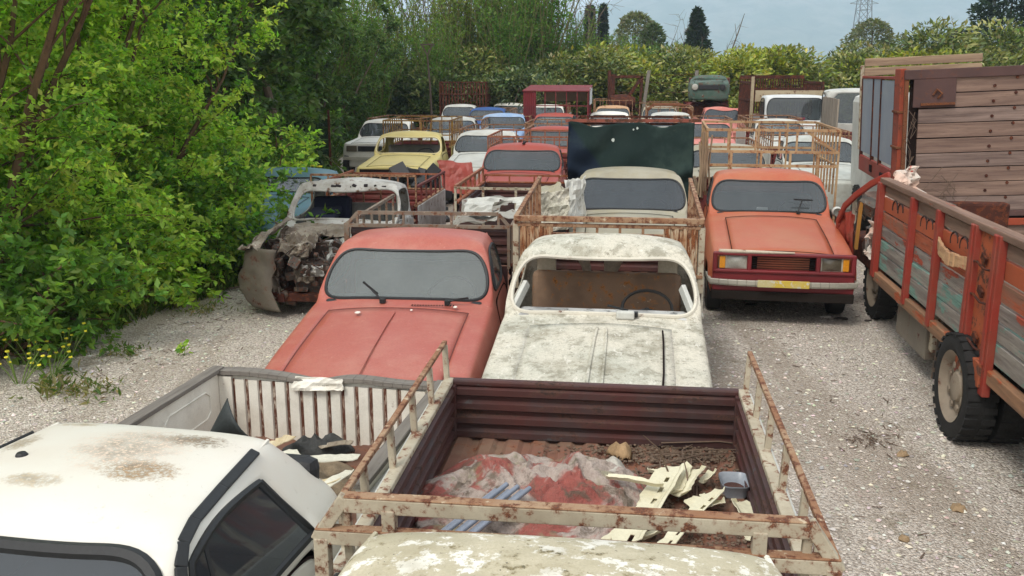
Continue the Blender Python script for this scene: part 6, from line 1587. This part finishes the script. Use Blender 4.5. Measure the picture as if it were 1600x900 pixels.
# willow thicket
def willow(seed, n, h, cols, bare=False):
    g = np.random.default_rng(seed); t = thing('willow', '', 'tree', (0, 0, 0), 0, 'pale green willows behind the yard')
    m = MB(); P = []; D = []
    for i in range(n):
        az = g.uniform(0, 6.28); r0 = g.random() * .5; hh = h * (.55 + .5 * g.random()); ln = g.random() ** 1.2 * 2.4
        pts = []
        for k in range(7):
            f = k / 6; pts.append((math.cos(az) * (r0 + ln * f ** 1.3) + .12 * g.standard_normal() * f, math.sin(az) * (r0 + ln * f ** 1.3) + .12 * g.standard_normal() * f, hh * f))
        m.tube([Vector(p) for p in pts], list(np.linspace(.05, .010, 7)), 4, caps=False)
        pts = np.array(pts)
        for s in range(14):
            f = g.uniform(.1, .98) * 6; j = min(int(f), 5); q = pts[j] + (pts[j + 1] - pts[j]) * (f - j)
            d = np.array([g.standard_normal() * .5, g.standard_normal() * .5, 1.0]); d /= np.linalg.norm(d); L = g.uniform(.5, 1.4)
            if bare or s % 3 == 0: m.tube([Vector(q), Vector(q + d * L * .5 + g.standard_normal(3) * .05), Vector(q + d * L)], [.014, .01, .006], 3, caps=False)
            nn = 16 if not bare else 2
            tt = g.random(nn); P.append(q + d * L * tt[:, None] + g.standard_normal((nn, 3)) * .09); D.append(np.tile(d, (nn, 1)) + g.standard_normal((nn, 3)) * .5)
    m.build('stems', M['bark'] if bare else wood('willow_stem', C(120, 118, 72), C(96, 92, 60), axis=2), t)
    P = np.concatenate(P); D = np.concatenate(D); V, F = leaf_arrays(P, D, .17 * (.6 + .8 * g.random(len(P))), g, width=.42)
    npmesh('crown', V, F, np.repeat(tints(len(P), cols, g, .3), 4, 0), M['leaf'], t)
    return t
WL = [C(122, 140, 66), C(104, 126, 56), C(140, 152, 84), C(86, 110, 52)]
WG = [C(84, 120, 50), C(96, 134, 54), C(72, 104, 46), C(110, 140, 62)]
wp_ = [willow(200, 46, 8, WL), willow(201, 46, 8, WG), willow(202, 40, 8, [C(120, 128, 90), C(132, 134, 100)], True)]
wl_ = [(-9.8, 41, 8.5, 2, 'bare greyish willow at the sky gap above the utility pole'), (-11.5, 46, 9.5, 0, 'pale willow left of the sky gap'), (-7.4, 44, 7.0, 0, 'pale willow behind the utility pole'), (-6.6, 39.5, 6.0, 1, 'greener willow left of the utility pole'), (-4.6, 43, 6.6, 0, 'pale willow right of the utility pole'), (-2.4, 45, 8.2, 0, 'tall pale willow above the rusty slatted cage'), (-.6, 47, 9.2, 0, 'tallest pale willow at the top of the picture'), (1.2, 46, 8.4, 1, 'green willow at the right end of the tall thicket'), (2.9, 48, 5.3, 1, 'green willow sloping down toward the open sky'), (-3.6, 48, 9.0, 2, 'bare twiggy willow between the pale ones'), (1.6, 52, 9.8, 2, 'bare twiggy willow against the pale cloud'), (4.4, 52, 4.6, 1, 'low bright green willow under the two cypresses'), (6.8, 56, 4.5, 1, 'low green willow left of the round conifer'), (-8.4, 37, 5.0, 1, 'green willow behind the square fronted white pickup'), (-3.2, 41, 4.6, 1, 'low green willow behind the rusty slatted cage'), (-13.5, 42, 10, 1, 'green willow deep on the left'), (9.3, 60, 4.3, 1, 'lowest green willow beyond the hedge'), (-.2, 43.5, 6.2, 1, 'green willow just behind the start of the hedge'), (-5.7, 38.3, 4.6, 1, 'low green willow right behind the utility pole foot'), (-7.2, 35.5, 4.8, 1, 'low green willow left of the utility pole foot')]
for i, (x, y, h, k, lb) in enumerate(wl_):
    o = copy_tree(wp_[k]); o.location = (x, y, 0); o.rotation_euler = (0, 0, 2.1 * i); o.scale = (h / 8 * 1.05, h / 8 * 1.05, h / 8); o['label'] = lb
for o in wp_:
    for k in kids(o): bpy.data.objects.remove(k)
    bpy.data.objects.remove(o)
# hedge of broad glossy leaved bushes
def bush(seed, cols, n=6500, leaf=.20):
    g = np.random.default_rng(seed); t = thing('hedge_bush', '', 'bush', (0, 0, 0), 0, 'bushes of the hedge behind the yard')
    bl = [(g.normal(0, .75), g.normal(0, .6), .5 + 2.0 * g.random() ** .8, .45 + .45 * g.random()) for _ in range(24)]
    k = g.integers(0, len(bl), n); B = np.array(bl)[k]; d = g.standard_normal((n, 3)); d /= np.linalg.norm(d, axis=1, keepdims=True)
    d[:, 2] = np.where(g.random(n) < .65, np.abs(d[:, 2]), d[:, 2])
    P = B[:, :3] + d * (B[:, 3] * (.55 + .5 * g.random(n) ** .6))[:, None]; P[:, 2] = np.abs(P[:, 2])
    V, F = leaf_arrays(P, d, leaf * (.6 + .7 * g.random(n)), g, width=.40, up=.5, droop=.1)
    npmesh('foliage', V, F, np.repeat(tints(n, cols, g, .35, np.where(g.random(n) < .5, k, g.integers(0, 99, n))), 4, 0), M['leafwax'], t)
    m = MB()
    for x, y, z, r in bl[:12]: m.tube([(x * .15, y * .15, 0), (x * .5, y * .5, z * .6), (x, y, z)], [.06, .04, .015], 5, caps=False)
    m.build('stems', M['bark'], t); return t
H1 = [C(112, 122, 56), C(90, 104, 48), C(138, 142, 78), C(72, 88, 40), C(150, 150, 96)]
H2 = [C(70, 92, 44), C(54, 74, 38), C(88, 106, 54), C(120, 128, 80)]
H3 = [C(142, 146, 44), C(122, 134, 44), C(104, 120, 46), C(156, 156, 60)]
hb_ = [bush(300, H1), bush(301, H2), bush(302, H3)]
hl = ['dark glossy', 'yellowish', 'mid green']
q4 = random.Random(21)
spots = []
for i in range(17): spots.append((-2.6 + 1.75 * i + q4.uniform(-.4, .4), 43 + q4.uniform(-.8, .8), q4.uniform(1.2, 1.45), (1, 0, 1, 0, 0, 2, 0, 2, 2, 0, 0, 2, 2, 0, 0, 0, 2)[i]))
for i in range(13): spots.append((-1.5 + 2.2 * i + q4.uniform(-.5, .5), 46 + q4.uniform(-.8, .8), q4.uniform(1.35, 1.6), (0, 1, 0, 2, 0, 0, 2, 0, 0, 1, 0, 2, 0)[i]))
spots += [(20.3, 44.5, 1.72, 0), (21.9, 45.5, 1.75, 0), (18.4, 45, 1.45, 0), (23.8, 44, 1.4, 2), (-2.0, 40.6, 1.05, 1), (-.2, 40.9, 1.15, 1), (-4.2, 41.2, 1.2, 1), (-5.6, 41.6, 1.25, 1), (-7.2, 41.4, 1.3, 1), (-8.9, 41.0, 1.3, 1)]
def hl_label(i, x, y, k):
    kind = ('olive green', 'dark green', 'yellow green')[k]
    refs = [(-8, 'leftmost in the thicket'), (-6.5, 'behind the net fence'), (-5, 'left of the utility pole'), (-3.5, 'right of the utility pole'), (-2.5, 'left end of the hedge beside the rusty slatted cage'), (.2, 'hedge just left of the dark red cage'), (1.8, 'hedge right above the dark red cage'), (3.2, 'hedge right of the dark red cage'), (5, 'hedge behind the rusted frame'), (6.6, 'hedge between the leaning concrete posts'), (8.3, 'hedge above the stacked green wreck'), (10, 'hedge right of the stacked green wreck'), (12, 'hedge left of the slatted white truck'), (13.8, 'hedge above the slatted white truck'), (15.5, 'hedge below the pylon'), (17.2, 'hedge left of the big bush'), (19, 'foot of the big bush above the tall wooden truck'), (21, 'right of the big bush'), (30, 'right end of the hedge')]
    r = next(b for a, b in refs if x <= a + .01) if x <= 30 else refs[-1][1]
    if x < -3: return '%s bush %s' % (kind, r)
    return '%s hedge bush, %s row, %s' % (kind, 'front' if y < 44.4 else 'back', r.replace('hedge ', ''))
used_l = set()
for i, (x, y, s_, k) in enumerate(spots):
    o = copy_tree(hb_[k]); o.location = (x, y, 0); o.rotation_euler = (0, 0, 2.4 * i); o.scale = (s_, s_, s_ * (.80 if s_ < 1.7 else .86))
    lb = hl_label(i, x, y, k)
    if lb in used_l: lb = lb.replace('hedge bush', 'smaller hedge bush' if s_ < 1.35 else 'larger hedge bush')
    if lb in used_l: lb = lb.replace('row,', 'row, rear side,')
    used_l.add(lb); o['label'] = lb
for o in hb_:
    for k in kids(o): bpy.data.objects.remove(k)
    bpy.data.objects.remove(o)
# far trees
def conifer(name, label, loc, h, r, seed, cols, n=5000, shape='cone', leaf=.3, trunk=.15):
    g = np.random.default_rng(seed); t = thing(name, label, 'tree', loc)
    f = g.random(n) ** .8; z = h * (.06 + .94 * f)
    if shape == 'cone': rad = r * (1 - f) ** .75 * (.75 + .35 * np.sin(f * 40 + seed) * .4)
    elif shape == 'col': rad = r * np.sin(np.pi * np.clip(.08 + .9 * f, 0, 1)) ** .6
    else: rad = r * np.sqrt(np.clip(1 - (2 * f - 1) ** 2, 0.02, 1))
    az = g.uniform(0, 6.28, n); lump = 1 + .28 * np.sin(az * 3 + z * 1.7 + seed) * np.sin(z * 2.3 + az * 2)
    rr = rad * lump * (.35 + .65 * g.random(n) ** .5)
    P = np.stack([rr * np.cos(az), rr * np.sin(az), z], 1); D = np.stack([np.cos(az), np.sin(az), .4 * np.ones(n)], 1)
    V, F = leaf_arrays(P, D, leaf * (.6 + .8 * g.random(n)), g, width=.45)
    npmesh('crown', V, F, np.repeat(tints(n, cols, g, .3), 4, 0), M['leafdark'], t)
    m = MB(); m.tube([(0, 0, 0), (0, 0, h * .5), (0, 0, h * .92)], [trunk, trunk * .7, .03], 6); m.build('trunk', M['bark'], t); return t
CY = [C(40, 58, 42), C(48, 68, 46), C(34, 50, 40)]
p = atd(922, 48, 90); conifer('cypress', 'left and thicker of the two dark cypresses near the top', (p.x, p.y, 0), 8.6, 1.1, 1, CY, shape='cone', leaf=.4)
p = atd(942, 48, 92); conifer('cypress', 'right and thinner of the two dark cypresses near the top', (p.x, p.y, 0), 8.8, .85, 2, CY, shape='cone', leaf=.4)
p = atd(1088, 60, 85); conifer('conifer', 'dark rounded conifer standing alone above the hedge', (p.x, p.y, 0), 8.0, 2.3, 3, CY, 7000, shape='cone', leaf=.4)
OL = [C(116, 122, 92), C(100, 108, 78), C(128, 130, 104)]
p = atd(992, 60, 80); conifer('olive_tree', 'greyish round crowned tree left of the dark conifer', (p.x, p.y, 0), 7.4, 2.1, 4, OL, 5000, 'ball', .32)
p = atd(1020, 62, 78); conifer('olive_tree', 'smaller greenish crown touching the greyish round tree', (p.x, p.y, 0), 6.4, 1.2, 5, [C(84, 100, 66)], 3000, 'ball', .3)
p = atd(1362, 70, 75); conifer('olive_tree', 'grey green round tree in front of the pylon', (p.x, p.y, 0), 6.6, 2.0, 6, OL, 4500, 'ball', .3)
p = atd(1405, 70, 78); conifer('olive_tree', 'thin greyish tree right of the pylon', (p.x, p.y, 0), 5.6, 1.3, 7, OL, 1500, 'ball', .26)
p = atd(1575, 60, 62); conifer('evergreen', 'tall dark evergreen at the top right corner', (p.x, p.y, 0), 8.6, 2.2, 8, CY, 7000, 'ball', .34)
p = atd(1600, 60, 55); conifer('evergreen', 'mid green evergreen cut by the right picture edge', (p.x, p.y, 0), 5.0, 1.8, 9, MID, 4000, 'ball', .3)
p = atd(1500, 60, 66); conifer('evergreen', 'dusky low evergreen left of the tall dark one', (p.x, p.y, 0), 5.4, 2.2, 10, [C(70, 74, 60), C(84, 84, 70)], 4000, 'ball', .3)
GB = 'bare trees on the skyline'
def bare(label, px, y, h, seed, lean=.25, stems=3):
    g = np.random.default_rng(seed); limbs, tw = skeleton(g, stems, h, 0, 8, 1.6, .7, 3, .3, lean=lean); p = atd(px, 60, y)
    t = thing('bare_tree', label, 'tree', (p.x, p.y, 0), 0, GB); limb_mesh('trunk', limbs, M['bark'], t, 0, 4)
    m = MB()
    for a, b, d in tw: m.tube([Vector(a), Vector(b)], [.014, .006], 3, caps=False)
    m.build('twigs', M['bark'], t); return t
bare('bare grey tree just left of the dark conifer', 1052, 82, 7.4, 31); bare('bare tree between the greyish round tree and the conifer', 1040, 84, 7.0, 32); bare('bare tree right of the dark conifer', 1112, 83, 6.8, 33)
bare('bare tree in the thicket under the pale cloud', 890, 70, 10.5, 34); bare('thin bare tree left of the cypresses', 905, 75, 9.6, 35)
p = atd(1150, 70, 70); t = thing('dead_branch', 'single bare forked pole leaning above the hedge', 'branch', (p.x, p.y, 0)); m = MB(); m.tube([(0, 0, 2), (-.3, 0, 4.2), (.15, 0, 5.6), (.5, 0, 6.8)], [.07, .06, .04, .02], 5); m.tube([(.0, 0, 5.2), (-.15, 0, 6.1)], [.03, .015], 4); m.tube([(-.3, 0, 0), (0, 0, 2)], [.08, .07], 5); m.build('limb', M['bark'], t)
# pylon
p = atd(1346, 60, 230); t = thing('pylon', 'grey lattice electricity pylon rising out of the picture above the hedge', 'pylon', (p.x, p.y, 0))
pyl = plain('galvanised_steel', C(128, 136, 144), .6, var=.2)
m = MB(); Hh = 34
def leg(s1, s2, z): w = 1.9 * (1 - z / Hh) ** 1.0 + .45; return Vector((s1 * w, s2 * w, z))
zs_ = [0, 5, 9.5, 13.5, 17, 20, 22.6, 25, 27, 29, 31, 33]
for s1 in (-1, 1):
    for s2 in (-1, 1): m.tube([leg(s1, s2, z) for z in zs_], .14, 4)
m.build('legs', pyl, t); m = MB()
for a, b in zip(zs_[:-1], zs_[1:]):
    for s in (-1, 1): m.tube([leg(-1, s, a), leg(1, s, b)], .07, 3); m.tube([leg(1, s, a), leg(-1, s, b)], .07, 3); m.tube([leg(s, -1, a), leg(s, 1, b)], .07, 3); m.tube([leg(-1, s, b), leg(1, s, b)], .07, 3)
m.build('lattice', pyl, t); m = MB()
for z in (18.5, 23.0, 27.5):
    for s in (-1, 1): m.tube([(0, 0, z + .9), (s * 3.4, 0, z)], .08, 4); m.tube([(0, 0, z - .3), (s * 3.4, 0, z)], .08, 4)
m.build('cross_arms', pyl, t)
for a_ in (): pass
poleb = plain('dark_pole', C(74, 62, 54), .9)
# utility pole with a T head
p = atd(672, 180, 35.5); t = thing('utility_pole', 'rusty pole with a short forked T shaped top, in front of the thicket', 'pole', (p.x, p.y, 0))
m = MB(); m.tube([(0.1, 0, 0), (.02, 0, 2.2), (-.06, 0, 3.35)], [.05, .04, .035], 8); m.build('shaft', poleb, t)
m = MB(); m.bar((-.32, 0, 3.68), (.22, 0, 3.68), .05, .05); m.bar((-.06, 0, 3.3), (-.26, 0, 3.66), .05, .05); m.bar((-.06, 0, 3.3), (.14, 0, 3.66), .05, .05); m.build('forked_head', poleb, t)
# leaning concrete posts, wire
conc = plain('concrete', C(128, 122, 112), .9, var=.4)
posts = []
for px, py, tilt, lb in ((1006, 165, .12, 'concrete fence post leaning right, above the last white roofs'), (1084, 165, .05, 'concrete fence post beside the stacked green wreck'), (952, 165, -.02, 'thin dark post left of the rusted frame')):
    p = atd(px, py, 39.2); m = MB(); m.bar((0, 0, 0), (tilt * 2.7, 0, 2.75), .13, .13); o = m.build('fence_post', conc if px != 952 else M['rustdark'], None, .01); o.location = (p.x - tilt * 1.3, p.y, 0); tag(o, lb, 'post'); posts.append(o)
a_, b_, c2_ = (Vector(q.location) for q in (posts[2], posts[0], posts[1]))
m = MB()
for z_ in (.7, 1.1, 1.5, 1.9, 2.3, 2.6):
    for u, v in ((a_, b_), (b_, c2_)): m.tube([u + Vector((.04 * z_, 0, z_)), (u + v) / 2 + Vector((0, -.05, z_ - .06)), v + Vector((.06 * z_, 0, z_))], .012, 4)
tag(m.build('fence_wire', M['rustdark']), 'sagging rusty wires strung between the leaning fence posts', 'wire fence')
p = atd(978, 160, 38); t = thing('rusted_frame', 'dark rusted machine frame with crossed braces in front of the hedge', 'machine frame', (p.x, p.y, 0))
m = MB(); m.bar((-.55, 0, 0), (-.55, 0, 2.6), .16, .16); m.bar((.5, 0, 0), (.62, 0, 2.55), .1, .1); m.bar((-.55, 0, 2.5), (.62, 0, 2.5), .1, .1); m.bar((-.2, 0, 1.3), (.55, 0, 2.4), .12, .12); m.bar((-.5, 0, 1.6), (.5, 0, 1.2), .1, .1); m.build('braces', M['rustdark'], t)
m = MB(); m.lathe([(.001, -.5), (.35, -.48), (.38, .1), (.25, .5), (.001, .5)], (-.15, 0, 1.45), 'x', 12); m.build('drum', M['rustdark'], t)
# dark net fence behind the left pickups
net = NT('garden_net'); tr = net.n('ShaderNodeBsdfTransparent'); df = net.n('ShaderNodeBsdfDiffuse'); df.inputs[0].default_value = C(52, 70, 56); x_ = net.n('ShaderNodeMixShader')
net.l(net.rng(net.noise(90, 2), .38, .62, .35, 1.0), x_.inputs[0]); net.l(tr.outputs[0], x_.inputs[1]); net.l(df.outputs[0], x_.inputs[2]); net.l(x_.outputs[0], net.out.inputs[0])
t = thing('net_fence', 'dark green net fence on thin posts left of the square fronted white pickup', 'fence', (-5.3, 24.2, 0), 0)
m = MB(); m.grid(lambda u, v: (-1.4 + 2.0 * u, .06 * math.sin(u * 9), .05 + 1.5 * v - .06 * math.sin(u * 9) * v), 20, 6); o = m.build('net', net.m, t); s_ = o.modifiers.new('solid', 'SOLIDIFY'); s_.thickness = .01
for x in (-1.4, -.75, -.1, .6):
    m = MB(); m.bar((x, -.05, 0), (x, -.05, 1.75), .05, .05); m.build('post', M['rustdark'], t)

# weeds and flowers
g = np.random.default_rng(9)
def tuft_field(name, label, pts, h, cols, seed, per=14):
    g = np.random.default_rng(seed); pts = np.array(pts); n = len(pts); P = np.repeat(pts, per, 0) + np.concatenate([g.normal(0, .07, (n * per, 2)), np.zeros((n * per, 1))], 1)
    d = g.standard_normal((n * per, 3)) * .5; d[:, 2] = 1.0; d /= np.linalg.norm(d, axis=1, keepdims=True)
    L = h * (.4 + .8 * g.random(n * per)); s = np.cross(d, g.standard_normal((n * per, 3))); s /= np.linalg.norm(s, axis=1, keepdims=True)
    w = .006 + .05 * L
    V = np.stack([P - s * w[:, None] * .4, P + s * w[:, None] * .4, P + d * L[:, None] * .6 + s * w[:, None] * .5, P + d * L[:, None] + g.normal(0, .02, (n * per, 3)) - [0, 0, .02]], 1).reshape(-1, 3)
    F = (np.array([[0, 1, 2], [0, 2, 3]])[None] + (np.arange(n * per) * 4)[:, None, None]).reshape(-1, 3)
    return tag(npmesh(name, V, F, np.repeat(tints(n * per, cols, g, .35), 4, 0), M['leaf']), label, 'weeds', kind='stuff')
pts = []
edge = [(-8, 7.7), (-5.7, 8.1), (-4.7, 9.2), (-4.3, 10.4), (-3.8, 11.6), (-3.7, 13.4), (-4.4, 16), (-4.9, 22), (-5.4, 28)]
for a, b in zip(edge[:-1], edge[1:]):
    n_ = int(95 * math.hypot(a[0] - b[0], a[1] - b[1]))
    for _ in range(n_):
        f = g.random(); o_ = abs(g.normal(0, .55)) - .25
        pts.append((a[0] + (b[0] - a[0]) * f - o_ * .9, a[1] + (b[1] - a[1]) * f + o_ * .4, 0.004))
tuft_field('weeds', 'green weeds and grass creeping from the trees onto the gravel edge', pts, .22, [C(86, 116, 46), C(104, 130, 56), C(72, 96, 40), C(136, 132, 80)], 4)
pts = [(g.uniform(-30, -5.5), g.uniform(8.5, 40), 0) for _ in range(2600)]
tuft_field('undergrowth', 'rough green undergrowth below the trees on the left', pts, .55, [C(62, 86, 40), C(78, 104, 46), C(50, 70, 34)], 5, 10)
GW = 'small weed clumps on the gravel'
wc = [(430, 415, .16, 'weed clump at the foot of the white wreck fender'), (540, 500, .06, ''), (320, 490, .14, 'flat weed clump halfway along the gravel edge'), (190, 555, .12, 'weed clump on the gravel below the nearest tree'), (85, 615, .22, 'spindly yellowish weed clump at the lower left'), (140, 620, .18, 'dry weed clump beside the spindly yellowish one'), (395, 440, .12, 'weed clump left of the wreck on the gravel')]
for i, (px, py, h, lb) in enumerate(wc):
    if not lb: continue
    p = at(px, py, 0); gg = np.random.default_rng(60 + i); n_ = 160
    P = np.concatenate([gg.normal(0, .12, (n_, 2)), gg.uniform(0, h * .6, (n_, 1))], 1); D = gg.standard_normal((n_, 3)) * .6; D[:, 2] = .9
    V, F = leaf_arrays(P, D / np.linalg.norm(D, axis=1, keepdims=True), h * .5 * (.4 + .8 * gg.random(n_)), gg, width=.25)
    o = npmesh('weed_clump', V, F, np.repeat(tints(n_, [C(92, 116, 56), C(120, 122, 74), C(140, 130, 92)], gg, .3), 4, 0), M['leaf']); o.location = p; tag(o, lb, 'weed', GW)
p = at(288, 556, 0); t = thing('seedling', 'small bright green seedling alone on the gravel left of the white bed', 'seedling', p)
m = MB(); m.tube([(0, 0, 0), (.01, 0, .05), (.0, .01, .1)], .004, 5); m.build('stem', M['leaf'] if False else plain('green_stem', C(96, 130, 50)), t)
gg = np.random.default_rng(5); P = np.repeat(np.array([[0, 0, .04], [0, 0, .08], [0, .01, .10]]), 7, 0) + gg.normal(0, .025, (21, 3)) * [1, 1, .4]; D = gg.standard_normal((21, 3)); D[:, 2] = .3
V, F = leaf_arrays(P, D / np.linalg.norm(D, axis=1, keepdims=True), .075 * np.ones(21), gg, width=.6); npmesh('leaves', V, F, np.repeat(tints(21, BR, gg, .2), 4, 0), M['leaf'], t)
GY = 'yellow flowering weeds'
yel = plain('yellow_petal', C(226, 214, 60), .7, var=.2); grs = plain('weed_stem', C(110, 132, 62), .8)
for i, (px, py, h, lb) in enumerate(((55, 575, .36, 'yellow flowering weed at the lower left under the nearest tree'), (105, 560, .32, 'yellow flowering weed right of the lower left one'), (30, 600, .3, 'yellow flowering weed at the left picture edge'), (80, 590, .25, 'shortest yellow flowering weed at the lower left'), (505, 272, .9, 'tall yellow flowering weed behind the white wreck'), (525, 268, .8, 'yellow flowering weed left of the yellow pickup'))):
    p = at(px, py, 0) if i < 4 else Vector((-4.35 - .25 * (i == 4), 19.0, 0)); t = thing('flowering_weed', lb, 'weed', p, 0, GY); gg = random.Random(i)
    ms = MB(); mf = MB()
    for k in range(9 if i < 4 else 22):
        q = Vector((gg.gauss(0, .10 if i < 4 else .28), gg.gauss(0, .1), h * gg.uniform(.6, 1.05))); ms.tube([(q.x * .2, q.y * .2, 0), (q.x * .6, q.y * .6, q.z * .6), q], .005, 4)
        s_ = .015 if i < 4 else .06
        for a in range(5): mf.box(q + Vector((s_ * .6 * math.cos(a * 1.26), s_ * .6 * math.sin(a * 1.26), .01)), (s_ * .8, s_ * .8, .012), Matrix.Rotation(a, 3, 'Z') @ Matrix.Rotation(.4, 3, 'X'))
    ms.build('stems', grs, t); mf.build('flowers', yel, t)
p = at(405, 448, 0)
for i, (dx, dy, L, a, lb) in enumerate(((-.5, -.3, 1.1, .1, 'long dead branch lying on the gravel left of the wreck'), (-.9, -.5, .8, -.3, 'shorter dead branch lying beside the long one'))):
    m = MB(); c0 = Vector((p.x + dx, p.y + dy, .02)); d = Vector((math.cos(a), math.sin(a), 0)); m.tube([c0, c0 + d * L * .4 + Vector((0, .05, .04)), c0 + d * L], [.016, .012, .005], 6)
    for k in range(4): m.tube([c0 + d * L * (.3 + .15 * k), c0 + d * L * (.45 + .15 * k) + Vector((0, .14 * (-1) ** k, .05))], [.008, .003], 4)
    tag(m.build('fallen_branch', M['bark']), lb, 'branch')

# ================================================================== hills
def hillz(x, y):
    r = 236 + 105 / (1 + math.exp(-(x - 430) / 130)) + 190 / (1 + math.exp(-(x - 1300) / 300)) + 14 * nz(x / 150, 3.3) + 30 * nz(x / 500, y / 900, 1.0)
    t = max(0.0, min(1.0, (y - 2600) / 1500)); t = t * t * (3 - 2 * t)
    return r * t * (1 + .10 * nz(x / 160, y / 160, 5)) + 26 * nz(x / 90, y / 110, 2) * t
m = MB(); nx, ny = 150, 34
m.grid(lambda u, v: (-3500 + 8000 * u, 2500 + 1900 * v, hillz(-3500 + 8000 * u, 2500 + 1900 * v) - 8), nx, ny)
kk = NT('hill_scrub'); c_ = kk.mix(kk.rng(kk.noise(.006, 8, .7), .4, .64), C(104, 114, 96), C(146, 142, 128)); c_ = kk.mix(kk.rng(kk.noise(.02, 6, .7), .45, .65, 0, .6), c_, C(56, 70, 46))
kk.l(kk.bsdf(c_, .95, 0, .1), kk.out.inputs[0]); tag(m.build('hills', kk.m), kind='structure')
# ================================================================== haze
kk = NT('haze_air'); pv = kk.n('ShaderNodeVolumePrincipled'); pv.inputs['Color'].default_value = (.68, .85, 1.0, 1); pv.inputs['Density'].default_value = HAZE; pv.inputs['Anisotropy'].default_value = 0.0
kk.l(pv.outputs[0], kk.out.inputs['Volume'])
m = MB(); m.box((700, 2200, 399), (9000, 4500, 800)); o = m.build('haze', kk.m); tag(o, kind='stuff'); o['label'] = 'pale haze filling the air toward the hills'; o['category'] = 'haze'
